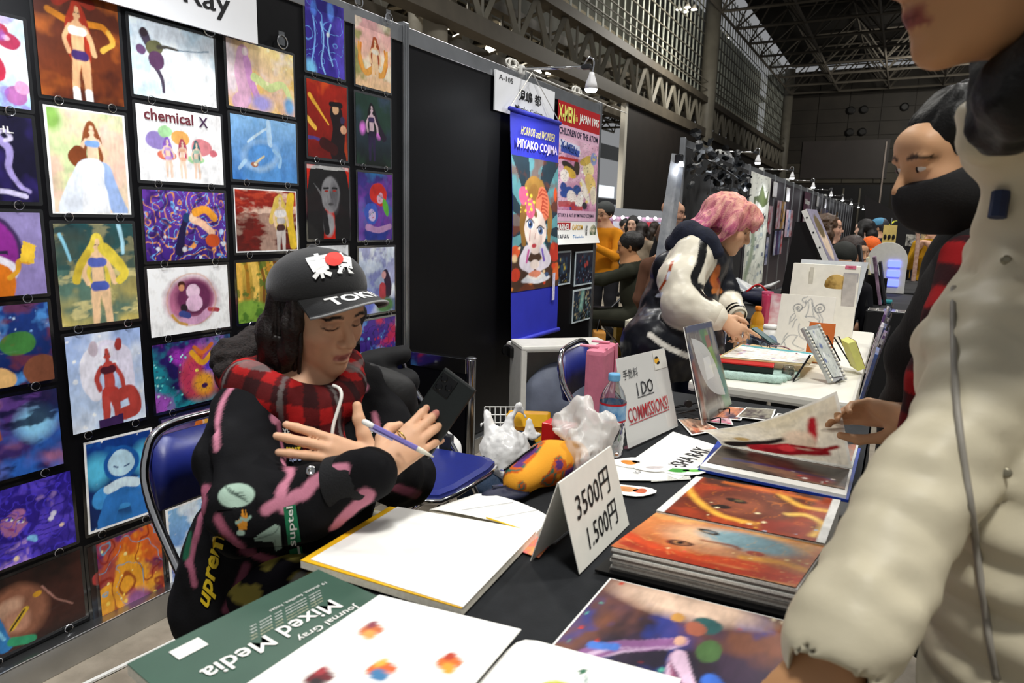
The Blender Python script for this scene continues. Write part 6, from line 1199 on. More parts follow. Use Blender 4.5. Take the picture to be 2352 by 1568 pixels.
# ------------------------------------------------------------------ picture on a wire easel
BW = mat('black_wire', '#0c0c0d', .4, noise=.1)
t = thing('easel_picture', 'sleeved green and brown picture on a black wire easel', 'picture', (1.5, 2.06, ZT))
b0, b1 = np.array([1.512, 1.905, ZT+.012]), np.array([1.530, 2.19, ZT+.012]); u0, u1 = np.array([1.435, 1.918, .985]), np.array([1.447, 2.185, .972]); nE = unit(np.cross(b1-b0, u0-b0))
slab4([b0, b1, u1, u0], .003, 'backing', PAPER, t, -nE)
a = Art(44, 52, .95, 95).bg('#3a3a34', '#2a3560').cloud('#6a5848', 3, .5, .2, .9).rect(.1, .08, .52, .92, '#8a7a68', .75).cloud('#b8b0a0', 6, .6, .1, .8, 3, sx=3).rect(.12, .62, .5, .82, '#6a4a3c', .7).line([(.55, .9), (.68, .6), (.78, .25), (.85, .05)], .11, '#4a8a4a', soft=.06).line([(.66, .85), (.75, .5), (.88, .2)], .06, '#9ac050', soft=.05).ell(.84, .3, .1, .2, '#4a9a98', 10, .5).line([(.05, .6), (.1, .3), (.08, .05)], .04, '#a0522c', soft=.05).rect(.6, .72, .75, .86, '#b8343c', .8).rect(0, .93, .95, 1, '#2c3568').ell(.3, .42, .12, .08, '#b8aa98', 0, .4)
art4([b0+nE*.001, b1+nE*.001, u1+nE*.001, u0+nE*.001], a, 'picture', PRINTM, t, .0, nE); slab4([b0+nE*.0025, b1+nE*.0025, u1+nE*.0025, u0+nE*.0025], .0008, 'sleeve', FILM, t, nE)
for y in (1.98, 2.10):
    MB().tube(curve_pts([(1.545, y, ZT+.004), (1.54, y, ZT+.02), (1.50, y, ZT+.004), (1.44, y, ZT+.004)], 5), .0022, 6).build('easel_foot', BW, t, smooth=True); MB().tube([(1.49, y, ZT+.005), (1.45, y, .84)], .0022, 6).build('easel_strut', BW, t)
    MB().tube(curve_pts([(1.475, y-.03, ZT+.04), (1.40, y-.035, ZT+.01), (1.385, y-.02, ZT+.006), (1.47, y-.0, ZT+.03)], 5), .0022, 6).build('easel_leg', BW, t, smooth=True)
    MB().lathe((1.455, y-.03, ZT+.055), [(.011, -.004), (.011, .004)], 14, axis=(.5, -.8, 0)).build('easel_joint', BW, t)
# loose cards behind
def card(label, q, seed, c1, c2, z=.001, grp='small cards on the table'):
    t = thing('art_card', label, 'card', (q[0][0], q[0][1], ZT), grp); slab4(zq(q, ZT+z), .0012, 'card', PAPER, t)
    a = Art(24, 18, 1.4, seed).bg(c1, c2).cloud(c2, 3, .5, .2).cloud('#3a2a34', 4, .6, .12, .7, 3); qq = quadf(zq(q, ZT+z+.0022)); art4([qq(.05, .05), qq(.95, .05), qq(.95, .95), qq(.05, .95)], a, 'picture', PRINTM, t, 0)
card('orange and brown card under the easel', [(1.503, 1.822), (1.56, 1.92), (1.47, 2.0), (1.425, 1.955)], 21, '#c8603a', '#e0b89a'); card('pink striped card behind the easel', [(1.505, 1.98), (1.58, 1.99), (1.56, 2.05), (1.47, 2.06)], 22, '#c83a6a', '#e8c0c8')
card('blue and orange card in the small fanned pile', [(1.50, 2.03), (1.59, 2.05), (1.575, 2.20), (1.50, 2.18)], 23, '#3a5a80', '#d88a64', .0015); card('white-edged card leaning at the edge of the fanned pile', [(1.485, 2.04), (1.50, 2.03), (1.51, 2.19), (1.49, 2.18)], 26, '#e8e4dc', '#d0ccc4', .004); card('dark grey card on top of the fanned pile', [(1.57, 2.07), (1.67, 2.09), (1.66, 2.23), (1.575, 2.20)], 24, '#4a4448', '#9a9484', .004); card('grey landscape card next to the turned page', [(1.66, 2.02), (1.80, 2.04), (1.80, 2.2), (1.67, 2.2)], 25, '#a8a49a', '#5a5450')
# ------------------------------------------------------------------ bags on the left edge of the table
def soft(name, label, cat, fn, box, h, m, cols=None, rough=(.004, 20), parent_loc=None):
    S = Body(box[0], box[1], h); fn(S); 
    if rough: S.rough(rough[0], rough[1], 3, rough[2] if len(rough) > 2 else (1, 1, 1))
    P, F = S.mesh(); t = thing(name, label, cat, ((box[0][0]+box[1][0])/2, (box[0][1]+box[1][1])/2, P[:, 2].min())); pt = None
    if cols: pt = cols(P)
    put('bag_body', P, F, m, t, pt); return t, P, F
def fn(S): S.chain([(1.30, 1.20, ZT+.035), (1.32, 1.30, ZT+.045), (1.345, 1.38, ZT+.04)], [.033, .045, .038], .03); S.cut((0, 0, ZT+.001), (0, 0, -1))
def cl(P): p = Paint(P, '#c85a1c'); n = noise3(P[:, 0]*30, P[:, 1]*30, P[:, 2]*30, 3); p.mix((n > .52)*1., '#e8a030'); p.mix((n < .36)*1., '#5a3470'); p.mix((np.abs(n-.45) < .02)*1., '#3a6a58'); return p
t, P, F = soft('pencil_pouch', 'orange and purple patterned pouch beside the notebook', 'pouch', fn, ((1.2, 1.12, .69), (1.42, 1.46, .80)), .005, CLOTH, cl); MB().tube(curve_pts([(1.278, 1.18, ZT+.06), (1.30, 1.28, ZT+.088), (1.325, 1.38, ZT+.078)], 5), .003, 6).build('zip', BLACKP, t); MB().box((1.276, 1.175, ZT+.058), (.012, .006, .004)).build('zip_pull', CHROME, t)
def fn(S): S.ell((1.385, 1.36, ZT+.06), (.045, .055, .062), .02); S.ell((1.36, 1.40, ZT+.10), (.05, .035, .04), .03); S.chain([(1.33, 1.36, ZT+.11), (1.36, 1.41, ZT+.145), (1.41, 1.43, ZT+.11)], [.02, .02, .02], .03); S.rough(.014, 24, 9); S.rough(.005, 75, 4); S.cut((0, 0, ZT+.001), (0, 0, -1))
PLB = mat('white_plastic_bag', '#eceae6', .3, noise=.05, nscale=20, bump=.25, bscale=28, alpha=.6)
t, P, F = soft('plastic_bag', 'crumpled white plastic bag of snacks behind the price card', 'bag', fn, ((1.28, 1.26, .69), (1.48, 1.50, .92)), .005, PLB, None, (.014, 42, (1, 1, .35)))
t = thing('red_box', 'red plastic frame box poking out beside the crumpled white bag', 'box', (1.28, 1.43, ZT)); RP = mat('red_plastic', '#c81c1c', .35, noise=.05)
for d_ in ((0, -.02), (0, .02)): MB().box((1.285, 1.43+d_[1], ZT+.05), (.075, .008, .10), bevel=.003).build('side', RP, t)
MB().box((1.285, 1.43, ZT+.096), (.075, .046, .008), bevel=.003).build('top', RP, t); MB().box((1.285, 1.43, ZT+.004), (.075, .046, .008)).build('base', RP, t)
t = thing('cable_pouch', 'dark blue pouch with keys beside the notebook edge', 'pouch', (1.30, 1.17, ZT)); MB().sphere((1.29, 1.165, ZT+.014), (.055, .028, .014), 16, 10, rotz(.9)).build('pouch_body', mat('navy_nylon', '#1c2038', .6, noise=.2, nscale=60, bump=.2, bscale=60), t, smooth=True); MB().box((1.285, 1.175, ZT+.030), (.06, .008, .003), R=rotz(.9)).build('key', CHROME, t)
t = thing('art_card', 'pink and orange card half under the blank sketchpad', 'card', (1.44, 1.02, ZT), 'small cards on the table'); slab4(zq([(1.40, .99), (1.462, .985), (1.455, 1.06), (1.40, 1.05)], ZT+.0004), .001, 'card', mat('pink_orange_print', '#d85a7a', .4, col2='#f0a050', nscale=30), t)
# ================================================================== OTHER PEOPLE
def hair_cap(S, R, t, s=1., grow=1.12, face=1.):
    S.frame(R*s, t); S.ell((0, -.026, .040), (.078*grow, .098*grow, .084*grow), .01); S.ell((0, .10*face, -.045), (.066, .078, .108), .012, 's'); S.frame()
def figure(label, head, face, shirt, hair, pants='#15151a', skin='#c99b7c', seat=False, lean=(0, 0), long=0., hat=None, arms='down', low=0., grp='visitors and sellers in the background', extra=None, headgear='beanie', glasses=False, h=.0095, bald=False, beard=False):
    head = np.array(head, float); f = unit([face[0], face[1], 0]); r = np.cross(f, (0, 0, 1)); z = np.array([0, 0, 1.]); R = look((f[0], f[1], face[2] if len(face) > 2 else -.1))
    ch = head-f*.03-z*.20; hip = ch-z*(.42 if seat else .40)-f*(.04+lean[0]); top = 1.6
    fl = 0.; hz = max(.42, hip[2]) if not seat else .50; hip[2] = hz if not seat else min(hip[2], .56)
    t = thing('person', label, 'person', (hip[0], hip[1], 0), grp); lo = np.minimum(head, hip)-.55; hi = np.maximum(head, hip)+.55; lo[2] = -.0; hi[2] = head[2]+.17
    S = Body(lo, hi, h); add_head(S, R, head); S.chain([head-z*.06-f*.015, ch+z*.06], [.050, .055], .02)
    S.chain([ch+z*.0, (ch+hip)/2, hip], [.115, .125, .13], .06); S.cap(ch+r*.13, ch-r*.13, .065, .065, .05); S.cap(hip+r*.06, hip-r*.06, .11, .11, .04)
    for q in (-1, 1):
        sh = ch+r*.165*q-z*.01
        if arms == 'down': el, wr = sh+r*.05*q-z*.26, sh+r*.04*q-z*.46+f*.14
        elif arms == 'front': el, wr = sh+r*.04*q-z*.22+f*.10, sh-r*.07*q-z*.12+f*.32
        elif arms == 'out': el, wr = sh+r*.03*q-z*.08+f*.22, sh-r*.03*q-z*.10+f*.46
        else: el, wr = sh+r*.04*q-z*.24+f*.05, ch+f*.22-z*.02+r*.06*q
        S.chain([sh, el, wr], [.058, .048, .036], .03); S.chain([wr, wr+unit(wr-el)*.05, wr+unit(wr-el)*.10-z*.015], [.028, .034, .02], .015); S.chain([wr+unit(wr-el)*.05, wr+unit(wr-el)*.08-r*q*.03], [.014, .010], .01)
        if q == -1: W0 = wr
        else: W1 = wr
        hp = hip+r*.09*q; kn, ft = (hp+f*.42-z*.02, hp+f*.40+z*(.05-hp[2])) if seat else (hp+z*(.45-hp[2])*.98+f*.02, hp+z*(.05-hp[2]))
        S.chain([hp, kn, ft], [.095, .065, .048], .03); S.chain([ft, ft+f*.13-z*.012], [.045, .035], .02)
    P, F = S.mesh(); pt = Paint(P, shirt); L = (P-head)@R; pt.mottle(.12, 25, 1)
    isS = (L[:, 2] > -.135) & (np.linalg.norm(L, axis=1) < .19); pt.mix(isS*1., skin)
    for w in (W0, W1): pt.mix((np.linalg.norm(P-w-(0, 0, 0), axis=1) < .0)*1., skin)
    pt.mix((P[:, 2] < hip[2]-.02)*(np.linalg.norm((P-W0)[:, :2], axis=1) > .12)*(np.linalg.norm((P-W1)[:, :2], axis=1) > .12)*1., pants); pt.mix((P[:, 2] < .09)*1., '#1a1a1c')
    for w, e_ in ((W0, -1), (W1, 1)): pt.mix(np.clip((.135-np.linalg.norm(P-w-f*.07, axis=1))/.02, 0, 1)*((P-w)@f > .012), skin)
    head_paint(pt, R, head, 1., lip='#a8605a', eyes_open=False)
    if beard: pt.mix(((L[:, 2] < -.045) & (L[:, 1] > .0) & (L[:, 2] > -.13) & (np.abs(L[:, 2]+.066) > .008))*.7, '#5a5450')
    put('body', P, F, CLOTH, t, pt)
    if not bald:
        S = Body(head-.24, head+.24, h*.8); hair_cap(S, R, head, 1., 1.13)
        if long:
            S.frame(R, head)
            for q in (-1, 1): S.chain([(q*.07, -.01, .03), (q*.088, .0, -.06), (q*.09, -.01, -.10-long*.5)], [.03, .036, .028], .02)
            S.chain([(0, -.08, .03), (0, -.10, -.08), (0, -.09, -.12-long)], [.06, .07, .05], .03); S.frame()
        S.rough(.010 if extra == 'curly' else .005, 45 if extra == 'curly' else 30, 3); P2, F2 = S.mesh(); put('hair', P2, F2, mat('hair_'+hair[1:], hair, .5, noise=.35, nscale=90, bump=.4, bscale=120), t)
    if hat:
        S = Body(head-.22, head+.24, .006); S.frame(R, head); S.ell((0, -.02, .05), (.092, .112, .088), .004); S.cut((0, 0, .035 if headgear == 'cap' else .02), (0, 0, -1)); 
        if headgear == 'cap': S.ell((0, .11, .042), (.075, .075, .008), .01)
        S.frame(); P2, F2 = S.mesh(); put('hat', P2, F2, mat('hat_'+hat[1:], hat, .8, noise=.1, nscale=60, bump=.2, bscale=200), t)
    if glasses:
        g = MB()
        for q in (-1, 1): g.tube([head+R@np.array([q*.034+.022*math.cos(a), .108, .0+.018*math.sin(a)]) for a in np.linspace(0, 2*PI, 12, endpoint=False)], .002, 5, close=True); g.tube([head+R@np.array([q*.056, .106, .006]), head+R@np.array([q*.08, -.01, .0])], .0016, 5)
        g.tube([head+R@np.array([-.012, .11, .004]), head+R@np.array([.012, .11, .004])], .0018, 5); tag(g.build('glasses', BLACKP, t), kind='stuff')
    return t, R, head

# ------------------------------------------------------------------ pink-haired person in the satin jacket
pk = thing('person', 'standing person with pink hair in a black and cream jacket leaning over the white table', 'person', (1.12, 3.02, 0)); D = 3.02
PH = at(1672, 518, d=3.08); PR = look((.95, .28, -.42)); z = np.array([0, 0, 1.])
sR, eR, wR = at(1592, 590, d=2.98), at(1572, 700, d=2.86), at(1655, 733, d=2.80); sL, eL, wL = at(1640, 600, d=3.22), at(1665, 690, d=3.16), at(1692, 722, d=3.05); hipP = at(1545, 800, d=3.06); chP = (sR+sL)/2-z*.03+np.array([-.03, -.0, 0])
S = Body((.70, 2.40, .0), (1.60, 3.55, 1.50), .0078)
add_head(S, PR, PH, 1.0); S.chain([PH+PR@np.array([0, -.02, -.06]), chP+z*.08], [.05, .055], .02); S.chain([chP, (chP+hipP)/2, hipP], [.11, .115, .12], .05); S.chain([sR, eR, wR], [.05, .04, .028], .02); S.chain([sL, eL, wL], [.05, .04, .028], .02)
for q in (-1, 1): hp = hipP+np.array([.05, .09, 0])*q; hp[2] = .80; S.chain([hp, hp*[1, 1, 0]+[.0, 0, .45], hp*[1, 1, 0]+[0, 0, .06]], [.10, .065, .05], .03); S.cap(hp*[1, 1, 0]+[0, 0, .045], hp*[1, 1, 0]+[.12, .05, .035], .045, .035, .02)
fw = at(1697, 762, d=2.78)-wR; tp_ = add_hand(S, wR, fw, -ray(1680, 740)+np.array([0, 0, .5]), 1, [(.15, .1, .1), (.7, .8, .5), (.8, .9, .5), (.9, .9, .5)], s=.98)
add_hand(S, wL, at(1700, 752, d=3.03)-wL, -ray(1690, 730)+np.array([.2, 0, .2]), -1, [(.5, .5, .3)]*4, s=.9)
P, F = S.mesh(); pt = Paint(P, '#d9aa86').mottle(.05, 60); pt.mix((P[:, 2] < hipP[2]+.02)*(np.linalg.norm(P-wR, axis=1) > .24)*(np.linalg.norm(P-wL, axis=1) > .2)*1., '#1e2a44'); pt.mix((np.linalg.norm(P-PH, axis=1) > .2)*(np.linalg.norm(P-wR, axis=1) > .2)*(np.linalg.norm(P-wL, axis=1) > .2)*1., '#16203a'); pt.mix((P[:, 2] < .09)*1., '#e0e0e0'); head_paint(pt, PR, PH, 1., lip='#b06a62', brow='#6a4030'); put('body', P, F, SKIN, pk, pt)
for q in (.030, .048): 
    rp_ = wR+unit(fw)*(.10+q*.2)+np.array([0, 0, .0]); MB().tube([rp_+np.array([.0, .012*math.cos(a), .012*math.sin(a)])+unit(CAM-rp_)*.002 for a in np.linspace(0, 2*PI, 12, endpoint=False)], .0018, 5, close=True).build('finger_ring', CHROME, pk)
J = Body((.70, 2.40, .60), (1.60, 3.55, 1.32), .0072)
J.chain([chP+z*.02, (chP+hipP)/2+[-.03, 0, 0], hipP+[-.02, 0, .02], hipP+[-.02, 0, -.05]], [.13, .155, .165, .15], .05); J.cap(sR, sL, .085, .08, .05); J.cap(hipP+[.05, .09, .02], hipP-[.05, .09, -.02], .155, .155, .04); J.cap(hipP+[.05, .09, -.06], hipP-[.05, .09, .06], .14, .14, .03); J.cap(at(1530, 620, d=3.06), chP, .07, .1, .06)
J.chain([sR, (sR+eR)/2+[-.03, -.02, 0], eR+[-.01, 0, 0], wR+(eR-wR)*.18], [.088, .092, .084, .058], .03); J.chain([sL, eL, wL+(eL-wL)*.2], [.075, .07, .05], .03)
J.cap(PH+PR@np.array([0, -.01, -.09]), PH+PR@np.array([0, .03, -.03]), .062, .075, .01, 's'); J.rough(.007, 13, 4); J.rough(.003, 40, 8); P, F = J.mesh(); jb = bvh_of(P, F); pt = Paint(P, '#0e1018').mottle(.1, 30)
for ch_, r_ in (([sR+[-.0, 0, .0], (sR+eR)/2+[-.03, -.02, 0], eR, wR], .105), ([(eL+wL)/2, wL], .075)): pt.line(ch_, r_, '#e6dfcc', .006)
pt.mix(((P-sR)@unit(chP-sR) > .035)*1., '#0e1018') if False else None
for seg, r_ in (([(1618, 545), (1610, 600), (1595, 640), (1612, 672), (1628, 685)], .020), ([(1628, 668), (1606, 655)], .012)): pt.line(hits(jb, seg), r_, '#0c0c0e', .004)
pt.line(hits(jb, [(1560, 690), (1575, 730), (1590, 700)]), .02, '#e6dfcc', .01)
hem = hits(jb, [(1492, 768), (1530, 795), (1580, 818)]); pt.line(hem, .011, '#e8e4d8', .004)
pt.line(hits(jb, [(1652, 668), (1640, 645), (1648, 620)]), .022, '#b8622a', .01); pt.line(hits(jb, [(1638, 668), (1655, 668)]), .012, '#c8742e', .006); pt.line(hits(jb, [(1648, 640), (1654, 652)]), .006, '#8a1c14', .004)
pt.line(hits(jb, [(1545, 600), (1530, 640), (1515, 665)]), .007, '#a8461e', .004); pt.line(hits(jb, [(1532, 640), (1537, 625)]), .006, '#d8e0f0', .003); pt.line(hits(jb, [(1510, 678), (1520, 676)]), .009, '#e0e8f4', .004)
put('satin_jacket', P, F, vcmat('satin', rough=.38, bump=.05, bscale=120, spec=.4), pk, pt)
for Wp, E_, rr, nm in ((wR+(eR-wR)*.18, eR, .056, 0), (wL+(eL-wL)*.05, eL, .044, 1)):
    e = unit(E_-Wp); MB().lathe(Wp-e*.02, [(rr*.85, -.004), (rr, 0), (rr*1.05, .04), (rr*1.1, .07)], 20, axis=e, cap=False).build('cuff', mat('cream_rolled_cuff', '#e3dcc8', .5, noise=.05, bump=.1), pk, smooth=True)
    if nm == 0: MB().lathe(wR-e*.005, [(.034, 0), (.040, .05)], 16, axis=e, cap=False).build('burgundy_cuff', mat('burgundy_knit', '#5a1c2c', .8, noise=.15), pk, smooth=True)
    else:
        for k in range(2): MB().lathe(Wp+e*(-.012+.022*k), [(rr*1.08, 0), (rr*1.1, .010)], 20, axis=e, cap=False).build('cuff_stripe', BLACKP, pk)
# navy hood
S = Body(PH-[.40, .34, .34], PH+[.25, .3, .1], .007); S.chain([at(1552, 560, d=3.04), at(1580, 540, d=3.02), at(1620, 550, d=2.96), at(1648, 580, d=2.95)], [.045, .06, .045, .03], .03); S.chain([at(1552, 560, d=3.1), at(1600, 545, d=3.2), at(1640, 565, d=3.2)], [.05, .06, .035], .03); S.rough(.006, 20, 2); P, F = S.mesh(); put('hood', P, F, mat('navy_fleece', '#10162a', .85, noise=.2, nscale=60, bump=.2, bscale=120), pk)
# pink shag hair
S = Body(PH-.24, PH+.24, .005); hair_cap(S, PR, PH, 1., 1.22, 1.12); S.frame(PR, PH)
S.chain([(0, .06, .10), (0, .105, .07), (.0, .118, .035)], [.03, .026, .012], .02); S.chain([(.05, .05, .10), (.06, .09, .06), (.055, .105, .02)], [.03, .022, .010], .02); S.chain([(-.05, .05, .10), (-.06, .09, .06)], [.03, .022], .02)
for q in (-1, 1): S.chain([(q*.08, .01, .06), (q*.098, .005, -.01), (q*.092, -.01, -.07)], [.026, .026, .016], .02)
for k in range(9): a = (-1+2*k/8)*1.5; S.chain([(.07*math.sin(a), -.07-.03*math.cos(a), .02), (.10*math.sin(a), -.10-.03*math.cos(a), -.06), (.12*math.sin(a), -.13-.03*math.cos(a), -.12-.01*(k % 3))], [.03, .026, .010], .015)
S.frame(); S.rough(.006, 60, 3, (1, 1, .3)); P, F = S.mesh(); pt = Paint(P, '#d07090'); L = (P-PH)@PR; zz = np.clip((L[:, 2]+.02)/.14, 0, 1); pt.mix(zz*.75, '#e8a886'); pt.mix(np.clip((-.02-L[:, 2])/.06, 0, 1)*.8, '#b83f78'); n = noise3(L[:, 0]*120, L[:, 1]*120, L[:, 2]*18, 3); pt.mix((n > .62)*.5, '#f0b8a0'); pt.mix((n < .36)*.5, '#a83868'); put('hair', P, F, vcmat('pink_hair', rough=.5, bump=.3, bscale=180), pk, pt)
MB().box(at(1665, 775, d=2.95), (.004, .035, .05), R=rotz(.4)).build('name_badge', mat('blue_badge', '#3a5a98', .4, col2='#e6e8ee', nscale=60), pk)

# ------------------------------------------------------------------ masked visitor
mk = thing('person', 'visitor with black face mask and dark coat turning a binder page', 'person', (2.16, 1.72, 0))
MH = at(2204, 366, d=1.2); MR = look((-.86, -.48, -.26), roll=.03)
mS, mE, mW = np.array([2.08, 1.40, 1.20]), np.array([2.11, 1.48, .95]), at(2084, 958, d=1.43)
S = Body((1.80, 1.05, .0), (2.46, 1.96, 1.56), .0056); add_head(S, MR, MH, 1.0); S.chain([MH+MR@np.array([0, -.02, -.06]), (2.11, 1.47, 1.24)], [.05, .055], .02)
S.chain([(2.12, 1.55, 1.14), (2.16, 1.70, .80)], [.10, .12], .05); S.chain([mS, mE, mW], [.048, .042, .027], .02)
for y in (1.66, 1.82): S.chain([(2.17, y, .8), (2.17, y, .45), (2.18, y, .06)], [.09, .065, .05], .03); S.cap((2.18, y, .045), (2.06, y, .035), .045, .035)
mf = at(1925, 935, d=1.56)-mW
tp_ = add_hand(S, mW, mf, ray(1980, 940)+np.array([.0, .0, .55]), -1, [(.15, .25, .2), (.45, .7, .5), (.65, .8, .6), (.8, .9, .6)], (.04, .02, -.03, -.06), 1.,
               thumb=[(.012, .020, -.008), (.045, .042, -.030), (.085, .044, -.050), (.122, .036, -.058)])
P, F = S.mesh(); pt = Paint(P, '#d2a37c').mottle(.05, 70); head_paint(pt, MR, MH, 1., brow='#3a2a20', eyes_open=True); pt.mix((P[:, 2] < .9)*(np.linalg.norm(P-mW, axis=1) > .25)*1., '#101014'); put('body', P, F, SKIN, mk, pt)
for q in (-1, 1): eye(mk, MR, MH+MR@np.array([0, .0020, .002]), 1.0, q, '#20140e', (.25 if q > 0 else .25, -.1))
M_ = Body(MH-.17, MH+.17, .0036); M_.frame(MR, MH); M_.ell((0, .030, -.050), (.084, .078, .082), .01); M_.ell((0, .088, -.050), (.020, .032, .045), .03); M_.cut((0, .11, -.022), unit((0, .20, .98))); M_.cut((0, -.012, 0), (0, -1, 0)); M_.cut((0, .03, -.125), (0, .2, -1)); M_.frame(); P, F = M_.mesh(); put('face_mask', P, F, mat('black_mask_cloth', '#131315', .8, noise=.12, nscale=120, bump=.1, bscale=300), mk)
for q in (-1, 1): MB().tube(curve_pts([MH+MR@np.array(p) for p in ((q*.070, .02, -.03), (q*.080, -.0, .012), (q*.088, -.022, .012), (q*.086, -.03, -.015), (q*.072, -.01, -.06))], 5), .0022, 6).build('ear_loop', BLACKP, mk, smooth=True)
S = Body(MH-[.22, .2, .62], MH+[.26, .26, .18], .005); hair_cap(S, MR, MH, 1., 1.08, .98); S.frame(MR, MH); S.chain([(0, -.10, .03), (.0, -.12, -.08), (.0, -.10, -.25)], [.06, .065, .05], .03); S.chain([(-.06, -.05, -.02), (-.08, -.06, -.15), (-.07, -.03, -.42), (-.06, 0, -.5)], [.03, .035, .03, .01], .02); S.ell((0, -.09, .10), (.05, .05, .035), .02); S.frame(); S.rough(.004, 80, 3, (1, 1, .3)); P, F = S.mesh(); HB = mat('black_hair', '#090807', .5, noise=.2, nscale=140, bump=.15, bscale=200, spec=.3); put('hair', P, F, HB, mk)
MB().tube(curve_pts([MH+MR@np.array(p) for p in ((-.088, -.02, .045), (-.06, -.05, .112), (0, -.06, .135), (.06, -.05, .112))], 6), .006, 6).build('hair_band', BLACKP, mk, smooth=True)
J = Body((1.80, 1.15, .26), (2.50, 2.02, 1.36), .0075); J.chain([(2.12, 1.58, 1.20), (2.14, 1.70, 1.0), (2.15, 1.74, .75), (2.15, 1.74, .45)], [.13, .15, .155, .16], .05); J.cap((2.10, 1.40, 1.20), (2.18, 1.70, 1.20), .085, .085, .05); J.chain([mS, mE, mE+(mW-mE)*.25], [.085, .08, .06], .03); J.chain([(2.045, 1.46, 1.17), (2.01, 1.60, 1.02), (2.0, 1.72, .88), (1.995, 1.74, .72)], [.06, .055, .05, .05], .04); J.cap((2.09, 1.47, 1.25), (2.05, 1.46, 1.36), .06, .08, .02, 's'); J.rough(.007, 12, 5); P, F = J.mesh(); put('coat', P, F, mat('black_wool_coat', '#0b0b0d', .9, noise=.2, nscale=90, bump=.15, bscale=250), mk)
S = Body((1.86, 1.20, .86), (2.36, 1.75, 1.32), .006); S.chain([(2.04, 1.34, 1.235), (2.03, 1.29, 1.14), (2.015, 1.28, 1.04), (2.005, 1.29, .93)], [.036, .036, .034, .03], .02); P, F = S.mesh(); pt = Paint(P, '#8c1418'); pt.mix(band(P[:, 2], .07, .035)*.8, '#101014'); pt.mix(band(P[:, 0]+P[:, 1], .05, .02)*.6, '#101014'); put('plaid_scarf', P, F, CLOTH, mk, pt)
e = unit(mE-mW); MB().lathe(mW+e*.045, [(.034, 0), (.040, .03), (.05, .09)], 18, axis=e, cap=False).build('sleeve_cuff', MATS['black_wool_coat'], mk, smooth=True)

# ------------------------------------------------------------------ visitor in the beige padded jacket, nearest the camera
bj = thing('person', 'nearest visitor in a beige padded jacket, face cut off by the top edge', 'person', (2.32, .95, 0))
NR = look((-.90, -.42, -.12)); NH = at(2132, 142, d=.70)-NR@np.array([0, .078, -.108])
aS, aM, aE, aW = at(2365, 660, d=.86), at(2235, 960, d=.80), at(2055, 1225, d=.755), at(1925, 1490, d=.70)
S = Body((1.78, .50, .0), (2.66, 1.30, 1.80), .0066); add_head(S, NR, NH, 1.0); S.chain([NH+NR@np.array([0, -.02, -.06]), (2.26, .96, 1.36)], [.055, .065], .02); S.chain([at(2420, 500, d=.92), at(2430, 1200, d=.87)], [.085, .10], .05); S.chain([aS, aM, aE, aW], [.04, .036, .032, .026], .02)
for q in ((2.27, .90), (2.40, 1.06)): S.chain([(*q, .8), (*q, .45), (*q, .06)], [.10, .07, .05], .03); S.cap((*q, .045), (q[0]-.12, q[1]-.04, .035), .045, .035)
add_hand(S, aW, at(1800, 1640, d=.70)-aW, np.array([.1, -.3, 1.]), 1, [(.2, .3, .2)]*4, s=1.)
P, F = S.mesh(); pt = Paint(P, '#bd8c62').mottle(.05, 60); head_paint(pt, NR, NH, 1., lip='#8a4a40'); pt.mix((P[:, 2] < .82)*(np.linalg.norm(P-aW, axis=1) > .25)*1., '#15151a'); put('body', P, F, SKIN, bj, pt)
J = Body((1.78, .52, .30), (2.70, 1.34, 1.46), .0068)
J.chain([at(2470, 600, d=.92), at(2420, 850, d=.86), at(2430, 1200, d=.84), at(2450, 1700, d=.84)], [.115, .135, .150, .155], .05); J.cap(aS+[.02, .02, -.02], at(2540, 560, d=1.0), .06, .08, .05); J.rough(.008, 14, 2); J.ridge(.010, .062, (0, 0, 1), 3)
for i_, (p0, p1) in enumerate(((aS, aM), (aM, aE), (aE, aW))):
    n_ = 4; 
    for k in range(n_): q0, q1 = p0+(p1-p0)*k/n_, p0+(p1-p0)*(k+1)/n_; rr = (.063, .058, .055)[i_]; J.chain([q0, q0+(q1-q0)*.3, q0+(q1-q0)*.7, q1], [rr*.86, rr, rr, rr*.86], .008)
J.cap(aW+(aE-aW)*.10, aW-(aE-aW)*.02, .050, .049, .01); J.cap(aW, aW-(aE-aW)*.2, .036, .036, .004, 's')
J.chain([at(2262, 318, d=.80), at(2340, 320, d=.84), at(2440, 300, d=.92)], [.034, .05, .06], .03); J.chain([at(2270, 270, d=.80), at(2340, 232, d=.82), at(2430, 230, d=.88)], [.024, .034, .040], .03); J.chain([at(2335, 380, d=.84), at(2370, 500, d=.86), at(2440, 640, d=.9)], [.036, .055, .10], .03); J.rough(.007, 22, 5, (1, 1, 1.6))
P, F = J.mesh(); nbv = bvh_of(P, F); pt = Paint(P, '#cbc2a8').mottle(.04, 20); h_ = hits(nbv, [(2205, 470), (2190, 700), (2200, 950), (2235, 1200), (2270, 1450), (2290, 1560)]); 
put('padded_jacket', P, F, vcmat('beige_nylon', rough=.5, bump=.10, bscale=30, spec=.4), bj, pt)
if len(h_) > 6: MB().tube([p+unit(CAM-p)*.001 for p in h_], .004, 6).build('placket_edge', mat('grey_beige_zip', '#8f8a80', .5, noise=.08), bj, smooth=True)
for px, py in ((2308, 1085), (2312, 598)):
    h0 = hit(nbv, px, py, .001)
    if h0 is not None: MB().lathe(h0, [(.006, 0), (.006, .002), (.004, .003)], 14, axis=unit(CAM-h0)).build('snap_button', mat('beige_snap', '#8c8672', .35, .6, noise=.05), bj, smooth=True)
